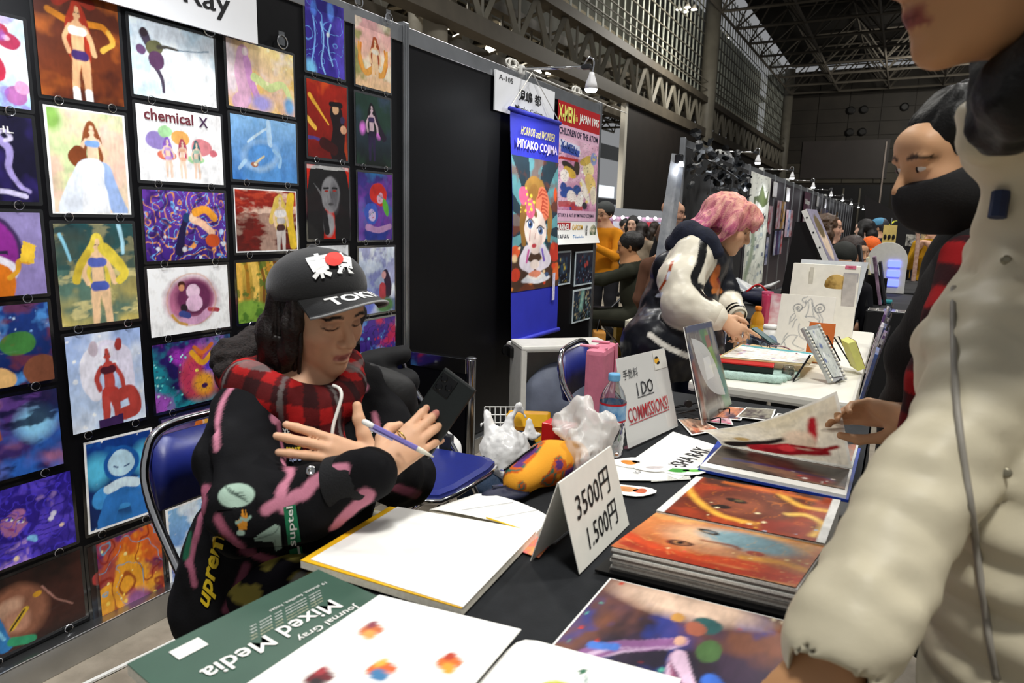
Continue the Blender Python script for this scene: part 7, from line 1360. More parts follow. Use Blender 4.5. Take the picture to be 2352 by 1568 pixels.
S = Body(NH-[.16, .16, .22], NH+[.34, .30, .20], .006); S.frame(NR, NH); S.ell((0, -.03, .045), (.086, .105, .09), .01); S.ell((0, .085, -.02), (.09, .085, .12), .012, 's'); S.chain([(.07, -.05, -.02), (.06, -.06, -.12), (.03, -.02, -.17)], [.04, .05, .04], .03); S.chain([(-.07, -.05, -.02), (-.07, -.05, -.11), (-.03, -.0, -.15)], [.045, .05, .045], .03); S.frame(); S.rough(.004, 60, 3); P, F = S.mesh(); put('hair', P, F, HB, bj)
h1 = [at(2300, 440, d=.83), at(2290, 500, d=.83)]; MB().tube(h1, .010, 8).build('navy_strap', mat('navy_strap', '#1c2a4a', .7, noise=.1), bj)

# ------------------------------------------------------------------ people further off
figure('man in orange hoodie and grey beanie at the post edge', at(1388, 492, d=7.2), (-.2, -1), '#d88a1c', '#2a2420', '#2a2a2e', hat='#3a3d3c', glasses=True, arms='front')
figure('seated man in olive leather jacket reaching forward', at(1446, 566, d=6.0), (-.92, -.2, -.2), '#2b2c22', '#14110f', '#1a1d1a', '#b3835e', True, arms='out', lean=(.05, 0))
figure('bearded bald man with glasses behind the slanted panel', at(1546, 488, d=6.2), (.9, .1), '#15161a', '#8a7a70', bald=True, beard=True, glasses=True, skin='#c79a80')
figure('dark-fringed girl looking over in the passage', at(1453, 515, d=10.5), (.1, -1), '#1a1a1e', '#0d0c0d', skin='#e0b8a0', long=.05)
figure('long-haired visitor seen from behind in the passage', at(1476, 530, d=10.0), (0, 1), '#8a7c6a', '#241c18', long=.2)
figure('short-haired visitor left of the fringed girl', at(1436, 520, d=11.5), (.6, -.6), '#c8c4bc', '#1c1a1a')
figure('brown-haired visitor half behind the pink-haired person', at(1537, 552, d=5.3), (.2, 1), '#6a4a3a', '#5a4034')
figure('visitor in dark clothes at the far passage', at(1505, 525, d=13), (.3, 1), '#3c3a34', '#2c2018', long=.1)
cu, R_, h_ = figure('curly-haired woman with glasses and black top behind the tall stand', at(1905, 524, d=6.2), (1, .15, .05), '#0e1012', '#4a3320', skin='#d3a58c', seat=True, long=.10, extra='curly', glasses=True, h=.008)
figure('person in a black cap seated behind the big clear folder', at(1936, 600, d=5.0), (.2, -1, -.5), '#15151a', '#1a1512', hat='#12140f', headgear='cap', seat=True)
figure('brown-haired person in grey jacket seated with a mask', at(1962, 578, d=5.7), (.8, -.4, -.2), '#3a3c3e', '#2c1c16', seat=True, long=.06)
figure('seated person in an orange cap further along the row', at(2000, 574, d=7.2), (.5, -.8, -.4), '#7a4a34', '#2c2018', hat='#e0611a', headgear='cap', seat=True)
figure('visitor in black with long dark hair down the aisle', at(1984, 526, d=9.0), (-.9, .3), '#141418', '#141010', long=.08, skin='#e0b8a4', arms='front')
figure('visitor in a pale blue cap and grey hood', at(2016, 524, d=9.2), (-.9, .1, -.2), '#202430', '#3a3a40', hat='#4a86a8', headgear='cap')
figure('visitor in a yellow spotted knitted hat', at(2057, 530, d=9.5), (.1, 1), '#1a1a1e', '#2a2420', hat='#c8c828')
figure('smiling blond woman in a mustard dress beside the dark coat', at(2146, 522, d=7.9), (-.35, -.93, .02), '#b88a1c', '#d8c49a', skin='#e3b49a', long=.30, arms='chest', h=.008)
figure('purple-haired person bending over a table', at(2092, 572, d=10.2), (.4, -.7, -.6), '#2c2a30', '#3a1c4a', seat=True)
# ================================================================== LAMPS ON THE RAILS
GLOW = mat('led_glow', '#f4f8ff', .4, emit=60)
def clamp_lamp(y, label, x=.42, z=1.985, watt=0., aim=None):
    t = thing('clamp_lamp', label, 'lamp', (0, y, 2.07), 'clamp lamps on the booth rails')
    MB().box((-.014, y, 2.085), (.065, .05, .05), bevel=.008).build('clamp', mat('white_clamp', '#d8d8d4', .4, noise=.05), t)
    MB().tube([(.0, y, 2.09), (x-.03, y, z+.085)], .008, 8).build('arm', CHROME, t, smooth=True)
    MB().box((x-.02, y, z+.085), (.05, .03, .025), bevel=.005).build('joint', mat('dark_hinge', '#2a2b2e', .4), t)
    MB().tube(curve_pts([(x-.04, y, z+.09), (x-.01, y, z+.13), (x+.02, y, z+.11), (x+.012, y, z+.04)], 5), .005, 6).build('flex', CHROME, t, smooth=True)
    MB().lathe((x+.01, y, z), [(.034, -.03), (.030, 0), (.016, .04), (.013, .055)], 16).build('reflector', mat('white_reflector', '#e8e8ea', .35, noise=.03), t, smooth=True)
    MB().lathe((x+.01, y, z-.032), [(.0, -.014), (.026, -.010), (.034, .002)], 16, cap=False).build('bulb', GLOW, t, smooth=True)
    if watt:
        l = bpy.data.lights.new('clamp_lamp_light', 'SPOT'); l.energy = watt; l.spot_size = 2.4; l.spot_blend = .9; l.shadow_soft_size = .03; l.color = (.92, .95, 1.); o = bpy.data.objects.new('clamp_lamp_light', l); COL.objects.link(o); o.location = (x+.01, y, z-.05)
        o.rotation_euler = (Vector(aim or (.05, y, .9))-o.location).to_track_quat('-Z', 'Y').to_euler()
clamp_lamp(3.49, 'lit clamp lamp on a long rod above the comic poster', watt=26)
clamp_lamp(1.02, 'clamp lamp over the art print wall', .55, 2.03, watt=34, aim=(.05, 1.2, .8))
for k, y in enumerate((8.26, 11.0, 13.7, 17.2, 20.6, 24.0, 27.8, 31.2)): clamp_lamp(y, ('first','second','third','fourth','fifth','sixth','seventh','last')[k]+' lit clamp lamp of the far row counting away from the foliage', watt=30 if k < 5 else 0)
for k, (y, lab) in enumerate(((3.40, 'white cable bundle tied on the rail above the booth sign'), (4.25, 'small cable bundle on the rail above the comic poster'))):
    t = thing('cable_bundle', lab, 'cable', (0, y, 2.07)); MB().tube([(.0, y+.05*math.sin(a*1.0)+.02*math.sin(5*a), 2.10+.022*math.cos(a*3)) for a in np.linspace(0, 6.2, 40)], .006, 6).build('coil', mat('white_cord', '#e9e7e0', .7), t, smooth=True); MB().tube([(.004, y+.02, 2.09), (.006, y+.6, 2.082), (.006, y+.9, 2.085)], .004, 6).build('lead', mat('white_cord', '#e9e7e0', .7), t)
# ================================================================== FAR BOOTH RUN
g = thing('leaf_garland', 'dark artificial leaf garland at the top of the far booth', 'garland', (.1, 7.6, 1.5)); LM = mat('dark_leaf', '#15181c', .35, noise=.3, nscale=30); LM2 = mat('grey_leaf', '#8a9098', .35, noise=.2, nscale=30)
m = MB(); m.add([(0, 0, 0), (.04, .01, .03), (.055, .0, .08), (.03, -.01, .13), (0, 0, .15), (-.03, .01, .13), (-.055, 0, .08), (-.04, -.01, .03), (0, .012, .075)], [(0, 1, 8), (1, 2, 8), (2, 3, 8), (3, 4, 8), (4, 5, 8), (5, 6, 8), (6, 7, 8), (7, 0, 8)])
lms = []
for mm in (LM, LM2): me = bpy.data.meshes.new('leaf'); me.from_pydata(m.v, [], m.f); me.update(); me.materials.append(mm); lms.append(me)
for k in range(110):
    px = 1592+RNG.random()*125; py = 335+(px-1592)*.42+RNG.gauss(30, 26); p = at(px, py, x=.14+RNG.random()*.25)
    o = bpy.data.objects.new('leaf', lms[1] if RNG.random() < .13 else lms[0]); COL.objects.link(o); o.parent = g; o.location = tuple(p-WL[g]); o.rotation_euler = (RNG.random()*6, RNG.random()*6, RNG.random()*6); s_ = .4+RNG.random()*.45; o.scale = (s_, s_, s_)
MB().tube(curve_pts([at(1595, 345, x=.06), at(1640, 375, x=.2), at(1680, 400, x=.25), at(1720, 430, x=.1)], 8), .012, 6).build('vine', LM, g, smooth=True)
def wall_sheet(name, label, cat, y0, y1, z0, z1, m, x=.03, grp=None, art=None, text=None, tm=None, lam=None):
    t = thing(name, label, cat, (x, (y0+y1)/2, z0), grp); MB().box2((x-.004, y0, z0), (x, y1, z1)).build('sheet', m, t)
    if art: art_mesh('print', art, flat((x+.003, y0+.01, z0+.01), (0, y1-y0-.02, 0), (0, 0, z1-z0-.02)), MATTE, t)
    for s_, fz, hh, ww in text or (): lettering(s_, (x+.004, (y0+y1)/2, z0+fz*(z1-z0)), (0, 1, 0), (0, 0, 1), hh, tm, t, bold=.02, width=ww, lift=.002)
    return t
OLV = mat('olive_print', '#5c6a3c', .6, noise=.08)
a = Art(40, 110, .62, 31).bg('#dfe2d4', '#eceee4').poly([(.12, .80), (.28, .83), (.34, .93), (.5, .80), (.58, .92), (.56, .76), (.36, .70), (.16, .70)], '#5c6a3c').poly([(.18, .78), (.40, .72), (.34, .68), (.16, .72)], '#eceee4')
for k in range(26): a.rect(.05+.09*(k*7 % 6), .03+.55*((k*5) % 26)/26, .12+.09*(k*7 % 6), .07+.55*((k*5) % 26)/26, ('#9fb0b8', '#c8d0cc', '#7a8a80', '#3a4a6a')[k % 4], .8)
a.line([(.05, .1), (.2, .35), (.12, .6)], .05, '#9aa890', soft=.05).swirl('#4a5450', 12, .06, 3, .7)
wall_sheet('cloth_banner', 'tall white cloth banner with olive lettering behind the pink hair', 'banner', 10.0, 11.6, .35, 1.99, PAPER, .04, art=a, text=(('On  eMe', .64, .09, 1.2),), tm=INK)
wall_sheet('cloth_banner', 'plum hanging banner with white title in the far row', 'banner', 15.9, 16.9, 1.0, 1.98, mat('plum_cloth', '#4a1a34', .7, noise=.1), .04, text=(('Shikage', .78, .14, .8), ('Ukiyoe', .58, .09, .6), ('illustration', .40, .07, .8)), tm=PAPER)
for k, (y0, y1, z0) in enumerate(((11.95, 12.35, 1.72), (13.4, 13.8, 1.70), (18.4, 18.8, 1.74), (20.3, 20.7, 1.74))): wall_sheet('name_board', ('small blank name card in the far row, first after the cloth banner', 'small name card in the far row with pencil sketch', 'tiny name card beyond the plum banner', 'last tiny name card of the far row')[k], 'sign', y0, y1, z0, z0+.24, PAPER, .03, 'name cards of the far row', art=Art(12, 10, 1., k+40).bg('#e6e6ea').dots(4, .06, ['#b8b8c0'], 2))
cols = ['#b8343c', '#c8c4cc', '#3a5a9a', '#d8d4dc', '#c88a9a', '#2c2c40', '#d8a040', '#e6e2ea', '#5a3a7a', '#8aa0c0']
for k, (y0, z0, w_, hh) in enumerate([(11.72, 1.15, .16, .42), (11.92, 1.12, .14, .45), (11.75, .62, .2, .45)]+[(12.5+.24*i, 1.20, .18, .48) for i in range(4)]+[(12.5+.24*i, .75, .18, .42) for i in range(4)]+[(13.6+.3*i, 1.05, .25, .5) for i in range(3)]+[(18.2+.55*i, .95+.1*(i % 3), .4, .55) for i in range(14)]):
    wall_sheet('sleeved_print', ('first','second','third','fourth','fifth','sixth','seventh','eighth','ninth','tenth')[k//3]+' group of far-row prints: '+('red','pale grey','blue','white','dusty pink','navy','amber','pale lilac','purple','grey-blue')[k % 10]+' narrow sleeve, '+('left','middle','right')[k % 3], 'art print', y0, y0+w_, z0, z0+hh, mat('far_print_%d' % (k % 10), cols[k % 10], .25, col2=cols[(k*3+1) % 10], nscale=9, coat=.3), .035, 'sleeved prints of the far booth row')
# ================================================================== PASSAGE AND BEYOND
t = thing('leaning_panel', 'grey sheet-wrapped panel leaning in the passage behind the pink-haired person', 'panel', (.55, 4.6, 0))
p0, p1, q0, q1 = at(1470, 815, d=4.3), at(1502, 815, d=4.3), at(1543, 352, d=4.6), at(1562, 358, d=4.6); k_ = (p0[2])/(q0[2]-p0[2]); p0 = p0-(q0-p0)*k_; p1 = p1-(q1-p1)*(p1[2]/(q1[2]-p1[2])); th = np.array([.02, .045, 0])
mesh_obj('panel', [p0, p1, q1, q0, p0+th, p1+th, q1+th, q0+th], [(0, 1, 2, 3), (7, 6, 5, 4), (0, 4, 5, 1), (1, 5, 6, 2), (2, 6, 7, 3), (3, 7, 4, 0)], mat('grey_plastic_sheet', '#8a8c8e', .25, col2='#5c6068', nscale=7, bump=.3, bscale=14), t)
p = at(1560, 365, d=4.55); MB().box(p, (.05, .05, .06), bevel=.01).build('clip', BLACKP, t); MB().lathe(p+[.02, -.02, -.05], [(.02, 0), (.012, .03)], 12).build('bulb', GLOW, t)
t = thing('cabinet', 'small beige steel cabinet behind the pink-haired person', 'cabinet', (.78, 3.85, 0)); MB().box2((.62, 3.68, 0), (.94, 4.02, .72), bevel=.006).build('body', mat('beige_steel', '#c9c4b0', .45, noise=.04), t); d_ = MB().box2((.64, 3.668, .04), (.92, 3.68, .68), bevel=.004).build('door', mat('beige_steel', '#c9c4b0', .45), t); MB().box2((.67, 3.65, .38), (.70, 3.668, .50), bevel=.004).build('handle', CHROME, d_)
folding_chair('dark folding chair of the seated man in the olive jacket', (-.42, 6.1, 0), 3.4, pad=mat('dark_chair_vinyl', '#23252c', .3, noise=.05))
for k, (px, d, c_, lab) in enumerate(((1424, 6.6, '#c8a01c', 'yellow paper bag under the folding chair'), (1442, 6.5, '#4a1c8a', 'purple gift bag under the folding chair'), (1457, 6.9, '#b8987a', 'brown paper bag beside the purple gift bag'), (1376, 6.0, '#c88a3c', 'orange dotted bag by the post'))):
    p = at(px, 760, d=d); p[2] = 0; t = thing('gift_bag', lab, 'bag', p, 'bags on the passage floor'); MB().box(p+[0, 0, .16], (.10, .20, .32), R=rotz(.5), bevel=.01).build('bag_body', mat('gift_bag_%d' % k, c_, .5, noise=.1, nscale=20), t); MB().tube(curve_pts([p+[0, -.05, .32], p+[0, 0, .42], p+[0, .05, .32]], 5), .004, 6).build('handle', BLACKP, t)
# low booths across the far aisle with their strip of lamps
t = thing('far_stall', 'distant stall with pink displays and a strip of small lamps', 'stall', (-3.2, 15.5, 0)); a0, a1 = at(1378, 502, d=15), at(1545, 512, d=17); up = 1.36
V = [(a0[0], a0[1], 0), (a1[0], a1[1], 0), (a1[0], a1[1], up), (a0[0], a0[1], up)]; th = np.array([-.05, .05, 0]); slab4(V, .06, 'back_panel', mat('far_plum_panel', '#4a2a3c', .6, noise=.3, nscale=3), t, (-.5, .85, 0))
for k in range(9): f_ = (k+.5)/9; p = np.array(V[0])*(1-f_)+np.array(V[1])*f_+[.06, -.1, 0]; c_ = cols[(k*3) % 10]; MB().box(p+[0, 0, 1.0], (.04, .34, .5), R=rotz(-.9)).build('display', mat('far_display_%d' % (k % 5), cols[(k*3) % 10], .5, col2=cols[(k*7+2) % 10], nscale=5), t); MB().sphere(p+[0, -.02, up-.02], .035, 8, 6).build('lamp', GLOW, t)
# ================================================================== BAGS AND CASES BEHIND THE TABLE
t = thing('suitcase', 'white hard-shell suitcase standing open with grey lining', 'suitcase', (.52, 2.85, 0)); WS = mat('white_shell', '#dcdad2', .35, noise=.04)
R_ = rotz(-.80); c0 = np.array([.57, 2.95, .38]); B = lambda x, y, z_: c0+R_@np.array([x, y, z_])
for dz in (-.35, .35): MB().box(B(0, 0, dz*.86), (.22, .46, .03), R=R_, bevel=.012).build('shell_edge', WS, t)
for dy in (-.215, .215): MB().box(B(0, dy, 0), (.22, .03, .63), R=R_, bevel=.012).build('shell_edge', WS, t)
MB().box(B(-.095, 0, 0), (.03, .44, .62), R=R_, bevel=.01).build('shell_back', WS, t)
S = Body(c0-.45, c0+.45, .009); S.frame(R_, c0); S.ell((.03, 0, -.04), (.08, .21, .27), .03); S.ell((.04, .05, -.18), (.08, .15, .12), .05); S.frame(); S.rough(.012, 12, 4); P, F = S.mesh(); put('lining', P, F, mat('grey_lining', '#6f7688', .6, noise=.1, nscale=10, bump=.1, bscale=40), t)
for dz in (-.26, .26): 
    MB().lathe(B(-.10, -.245, dz), [(.026, -.012), (.03, 0), (.026, .012)], 14, axis=R_@np.array([1., 0, 0])).build('wheel', BLACKP, t); MB().box(B(-.06, -.235, dz), (.06, .03, .05), R=R_, bevel=.008).build('wheel_housing', BLACKP, t)
MB().tube([B(.06, -.1, .12), B(.06, .18, .16)], .004, 5).build('lining_zip', BLACKP, t)
p = at(1302, 800, d=3.5); t = thing('thermos', 'black thermos flask with a red band above the suitcase', 'flask', (p[0], p[1], p[2]-.14)); MB().lathe((p[0], p[1], p[2]-.14), [(.033, 0), (.034, .12), (.030, .13)], 18).build('body', mat('gunmetal', '#1c1e22', .3, .6, noise=.05), t, smooth=True); MB().lathe((p[0], p[1], p[2]-.012), [(.0355, 0), (.0355, .010)], 18).build('band', RP, t); MB().lathe((p[0], p[1], p[2]), [(.034, 0), (.034, .045), (.030, .05)], 18).build('lid', BLACKP, t)
t2 = thing('shelf_box', 'black box under the thermos by the wall', 'box', (p[0], p[1]+.02, 0)); MB().box2((p[0]-.12, p[1]-.12, 0), (p[0]+.12, p[1]+.14, p[2]-.141), bevel=.006).build('body', BLACKP, t2); MB().box2((p[0]-.125, p[1]-.125, p[2]-.17), (p[0]+.125, p[1]+.145, p[2]-.141), bevel=.004).build('lid', mat('dark_hinge', '#2a2b2e', .4), t2)
# wire grid panel
t = thing('wire_grid', 'white wire grid panel leaning behind the end post', 'wire grid', (.40, 2.70, 0)); g0, g1 = np.array([.41, 2.52, .03]), np.array([.53, 2.60, .03]); gu = g1-g0; gv = np.array([-.03, .04, .40]); WW = mat('white_wire', '#e8e8e4', .4, noise=.03)
for i in range(7): MB().tube([g0+gu*i/6, g0+gu*i/6+gv], .003, 5).build('wire', WW, t)
for i in range(12): MB().tube([g0+gv*i/11, g1+gv*i/11], .003, 5).build('wire', WW, t)
def fn(S): S.chain([(.62, 2.12, .10), (.80, 2.36, .10)], [.10, .10], .02); S.chain([(.62, 2.12, .26), (.80, 2.36, .26)], [.09, .09], .04); S.cap((.69, 2.14, .16), (.78, 2.28, .16), .13, .13, .06); S.cut((0, 0, .001), (0, 0, -1))
t, P, F = soft('duffel_bag', 'navy blue duffel bag on the floor beside the empty folding chair', 'bag', fn, ((.45, 1.92, -.01), (1.02, 2.56, .44)), .008, mat('navy_bag_cloth', '#16304c', .6, noise=.15, nscale=30, bump=.15, bscale=80), None, (.010, 11)); bvb = bvh_of(P, F)
for seg in (((1150, 1065), (1180, 1045), (1230, 1030)), ((1150, 1070), (1160, 1110), (1168, 1130)), ((1105, 1040), (1130, 1052), (1160, 1040))): 
    h_ = hits(bvb, seg, 6, .004)
    if len(h_) > 2: MB().tube(h_, .006, 6).build('zip', mat('blue_zip', '#2a5a86', .4, noise=.08), t, smooth=True)
MB().tube(curve_pts([(.66, 2.10, .33), (.68, 2.14, .44), (.76, 2.24, .45), (.80, 2.30, .34)], 6), .016, 8).build('carry_handle', mat('navy_bag_cloth', '#16304c', .6), t, smooth=True)
PLB2 = mat('thin_white_plastic', '#f0efec', .28, noise=.04, nscale=15, bump=.35, bscale=20)
def fn(S): c = at(1165, 1010, d=2.62); S.ell(c+[0, 0, -.05], (.10, .09, .10), .03); S.chain([c+[-.05, -.02, .02], c+[-.085, -.03, .10]], [.03, .008], .03); S.chain([c+[.0, .0, .02], c+[.01, .015, .09], c+[.03, .03, .13], c+[.055, .04, .09], c+[.07, .05, .02]], [.03, .010, .008, .010, .03], .012); S.rough(.010, 24, 9); S.rough(.004, 80, 4)
c = at(1165, 1010, d=2.62); t, P, F = soft('carrier_bag', 'white carrier bag with its handles up behind the navy duffel', 'bag', fn, (c-.2, c+.22), .006, PLB2, None, (.014, 40, (1, 1, .3)))
t3 = thing('carton', 'plain brown carton under the white carrier bag and the yellow envelope', 'box', (c[0], c[1]+.05, 0)); MB().box2((c[0]-.16, c[1]+.02, 0), (c[0]+.12, c[1]+.34, c[2]-.14), bevel=.004).build('body', mat('brown_carton', '#8a6c48', .7, noise=.08), t3); MB().box2((c[0]-.16, c[1]+.14, c[2]-.141), (c[0]+.12, c[1]+.18, c[2]-.139)).build('tape', mat('carton_tape', '#a88c5c', .4, noise=.05), t3)
p = at(1215, 985, d=2.68); t = thing('padded_envelope', 'yellow padded envelope between the carrier bag and black rucksack', 'envelope', p-[0, 0, .11]); MB().box(p-[0, 0, .02], (.17, .035, .18), R=rotz(.5)@rotx(-.3), bevel=.012).build('envelope', mat('yellow_envelope', '#e8a814', .45, noise=.05, bump=.15, bscale=25), t); MB().box(p+[0, -.02, .04], (.16, .004, .05), R=rotz(.5)@rotx(-.3), bevel=.001).build('flap', mat('yellow_flap', '#f0b828', .4, noise=.05), t)
def fn(S): S.ell((1.04, 2.30, .20), (.17, .14, .24), .04); S.ell((.86, 2.42, .16), (.14, .14, .20), .05); S.chain([(.86, 2.40, .36), (.92, 2.34, .50), (1.02, 2.28, .42)], [.02, .025, .02], .02); S.cut((0, 0, .001), (0, 0, -1))
soft('rucksack', 'black rucksack on the floor under the chair with the pink bag', 'bag', fn, ((.66, 2.06, -.01), (1.22, 2.62, .56)), .009, mat('black_ruck_cloth', '#0b0b0e', .6, noise=.2, nscale=20, bump=.2, bscale=50), None, (.008, 14))
# pink tote hung on the chair back
t = thing('tote_bag', 'pink tote bag hung over the chair by the suitcase', 'bag', (1.0, 2.38, .48)); PT_ = mat('pink_tote_cloth', '#d2788e', .6, noise=.08, nscale=20, bump=.1, bscale=60)
MB().box((1.005, 2.385, .645), (.075, .21, .33), R=rotz(.12), bevel=.018).build('bag_body', PT_, t)
for y in (2.33, 2.44): MB().box((.975, y, .815), (.07, .022, .008), R=rotz(.12), bevel=.003).build('strap', mat('pink_strap', '#e08aa0', .5, noise=.05), t); MB().box((1.042, y, .76), (.006, .022, .11), R=rotz(.12)).build('strap', MATS['pink_strap'], t)
# black coat over the empty chair's back
def fn(S): S.chain([(.385, 1.60, .775), (.385, 1.96, .775)], [.035, .035], .03); S.chain([(.42, 1.60, .70), (.42, 1.94, .68)], [.045, .05], .05); S.chain([(.44, 1.62, .56), (.44, 1.92, .54)], [.045, .05], .08); S.chain([(.34, 1.62, .68), (.34, 1.92, .68)], [.03, .03], .06)
soft('coat', 'black coat draped over the back of the empty folding chair', 'coat', fn, ((.26, 1.46, .46), (.56, 2.08, .86)), .007, mat('black_coat_cloth', '#09090b', .8, noise=.2, nscale=40), None, (.010, 14))
def fn(S): S.ell((.44, 2.12, .30), (.10, .09, .15), .03); S.chain([(.42, 2.12, .42), (.40, 2.11, .56)], [.05, .012], .04)
soft('carrier_bag', 'white carrier bag hanging between empty chair and low partition', 'bag', fn, ((.26, 1.98, .12), (.62, 2.28, .60)), .007, mat('thin_white_plastic', '#f0efec', .28), None, (.012, 18))
# ================================================================== ON THE WHITE TABLE
Y = lambda px, py, y: at(px, py, y=y)
def stand_board(name, label, cat, q, y, m, lean=.06, art=None, th=.006, am=MATTE, grp=None):
    """upright board facing the camera side; q = picture corners TL TR BR BL on plane y"""
    P_ = [Y(px, py, y) for px, py in q]; zt = (P_[0][2]+P_[1][2])/2; x0 = (P_[0][0]+P_[3][0])/2; x1 = (P_[1][0]+P_[2][0])/2; zb = ZT
    c4 = [(x0, y, zb), (x1, y-.01, zb), (x1, y+lean, zt), (x0, y+lean, zt)]; t = thing(name, label, cat, ((x0+x1)/2, y, zb), grp); slab4(c4, th, 'board', m, t, (0, 1, 0))
    if art: art4(c4, art, 'picture', am, t, .002, (0, -1, 0), brush=.05)
    return t, c4
CRMB = mat('cream_board', '#ece8da', .5, noise=.03)
t, c4 = stand_board('art_folder', 'big clear folder of cream sheets with a gold sphere picture', 'folder', [(1815, 608), (1970, 612), (1958, 800), (1800, 790)], 3.80, CRMB, .10, th=.05)
slab4([np.array(p)+[-.02, .05, .0] for p in c4[:2]]+[np.array(p)+[.03, .06, .02] for p in c4[2:]], .003, 'clear_sleeve', mat('milky_sleeve', '#c8ccd0', .3, noise=.05), t, (0, 1, 0))
q_ = quadf(c4); MB().sphere(q_(.68, .74)-np.array([0, .004, 0]), (.055, .003, .055), 20, 10).build('gold_disc', mat('gold_sphere_print', '#7a5a20', .35, col2='#d8b468', nscale=22), t, smooth=True)
for u, v, w_, h_, c_ in ((.88, .5, .06, .30, '#c4beb8'), (.30, .75, .02, .16, '#d8d4c4'), (.88, .82, .07, .07, '#b8b4b4')): MB().box(q_(u, v)-np.array([0, .003, 0]), (w_, .002, h_)).build('tone_patch', mat('tone_'+c_[1:], c_, .5, noise=.1, nscale=30), t)
p_ = q_(.86, .985); MB().box(p_-np.array([0, .006, 0]), (.05, .002, .016)).build('pink_tab', mat('pink_tab', '#e87a98', .5, noise=.05), t); lettering('Sale!', p_-np.array([0, .008, 0]), (1, 0, 0), (0, 0, 1), .008, RINK, t)
a = Art(60, 66, .9, 51).bg('#efebdf')
for pts in ([(.44, .97), (.36, .93), (.42, .86), (.5, .94), (.54, .84), (.6, .72)], [(.2, .45), (.22, .62), (.4, .78), (.42, .9)], [(.7, .45), (.68, .62), (.58, .76)], [(.26, .4), (.3, .55), (.44, .62)], [(.5, .2), (.4, .26), (.36, .42), (.44, .6), (.64, .6), (.7, .45), (.66, .3), (.5, .2)], [(.1, .05), (.22, .24), (.34, .26)], [(.36, .26), (.3, .1), (.5, .02)], [(.7, .28), (.78, .12)], [(.2, .3), (.14, .16), (.2, .02)], [(.3, .78), (.28, .6), (.22, .5)], [(.62, .78), (.72, .62), (.74, .5)], [(.46, .88), (.48, .72), (.46, .6)], [(.52, .88), (.56, .72), (.6, .62)]): a.line(pts, .006, '#5a6470', .85)
for x, y in ((.3, .76), (.66, .78)): a.ring(x, y, .075, .007, '#4a525c').ring(x, y, .026, .006, '#4a525c')
a.ring(.52, .44, .05, .006, '#2c3038').ell(.52, .44, .026, .03, '#6a727c').line([(.44, .5), (.52, .52), (.6, .49)], .008, '#2c3038')
t, c4 = stand_board('line_drawing', 'cream board with an ink line drawing of a girl with hair buns', 'drawing', [(1787, 680), (1918, 684), (1903, 812), (1780, 800)], 3.42, CRMB, .08, art=a)
t, c4 = stand_board('orange_board', 'orange round-cornered board in front of the line drawing', 'board', [(1855, 743), (1918, 747), (1908, 828), (1850, 822)], 3.14, mat('orange_card', '#c8641a', .6, noise=.04), .05, th=.004); MB().box(quadf(c4)(.62, .5)-np.array([0, .003, 0]), (.04, .002, .05)).build('ink_patch', mat('ink_patch', '#c8c0b8', .5, col2='#1c1c20', nscale=60), t)
t = thing('wood_bar', 'pale wooden bar lying in front of the line drawing', 'bar', (1.55, 3.16, ZT)); MB().box((1.55, 3.17, ZT+.022), (.31, .035, .032), R=rotz(-.22), bevel=.002).build('bar', mat('pale_wood', '#d8bd8a', .5, noise=.1, nscale=12), t); MB().box((1.385, 3.205, ZT+.022), (.03, .03, .024), R=rotz(-.22), bevel=.004).build('eraser', mat('pink_tab', '#e87a98', .5), t)
slab4(zq([(1.36, 2.72), (1.69, 2.78), (1.70, 3.06), (1.38, 3.08)], ZT+.0515), .004, 'clipboard', mat('tan_board', '#d8c490', .5, noise=.05), thing('clipboard', 'clipboard with a coloured ink drawing on the white table', 'clipboard', (1.53, 2.9, ZT+.05)))
t = bpy.data.objects.get('clipboard') if bpy.data.objects.get('clipboard').type == 'EMPTY' else [o for o in bpy.data.objects if o.name.startswith('clipboard') and o.type == 'EMPTY'][0]
a = Art(50, 36, 1.3, 52).bg('#f4f2ea').swirl('#c87a6a', 9, .08, 3, .6).dots(12, .03, ['#e8a8a0', '#e0b060', '#b8a0c8'], 4).rect(0, .86, 1.3, 1, '#4aa0a8'); art4(zq([(1.375, 2.735), (1.675, 2.79), (1.685, 3.05), (1.39, 3.065)], ZT+.0565), a, 'drawing', MATTE, t)
t = thing('paint_box', 'red and black paint tin under the clipboard', 'paint box', (1.50, 2.80, ZT+.018)); MB().box((1.46, 2.75, ZT+.032), (.22, .15, .024), R=rotz(.12), bevel=.004).build('base', mat('dark_green_tin', '#1c2420', .4, noise=.08), t); MB().box((1.46, 2.75, ZT+.0475), (.22, .15, .006), R=rotz(.12), bevel=.002).build('lid', RP, t)
def fn(S): S.chain([(1.37, 2.60, ZT+.012), (1.60, 2.64, ZT+.012)], [.014, .014], .01); S.chain([(1.36, 2.74, ZT+.010), (1.64, 2.80, ZT+.010)], [.012, .012], .01); [S.chain([(1.36+.005*k, 2.60+.04*k, ZT+.010), (1.61+.01*k, 2.64+.04*k, ZT+.010)], [.012, .012], .015) for k in range(5)]; S.cut((0, 0, ZT+.0), (0, 0, -1))
soft('towel', 'mint green folded towel under the paint tin', 'towel', fn, ((1.31, 2.54, .69), (1.70, 2.88, .74)), .005, mat('mint_towel', '#b4d0c6', .9, noise=.1, nscale=60, bump=.5, bscale=200), None, (.002, 60))
t = thing('glass_jar', 'small glass water jar on the white table', 'jar', (1.625, 2.74, ZT)); MB().lathe((1.625, 2.74, ZT+.001), [(.022, 0), (.024, .004), (.024, .035), (.019, .042), (.020, .050)], 18).build('glass', clear_film('jar_glass', (.9, .93, .92), .2, .05), t, smooth=True); MB().lathe((1.625, 2.74, ZT+.004), [(.021, 0), (.021, .026)], 18).build('water', mat('murky_water', '#7a7c70', .2, noise=.3, nscale=60), t)
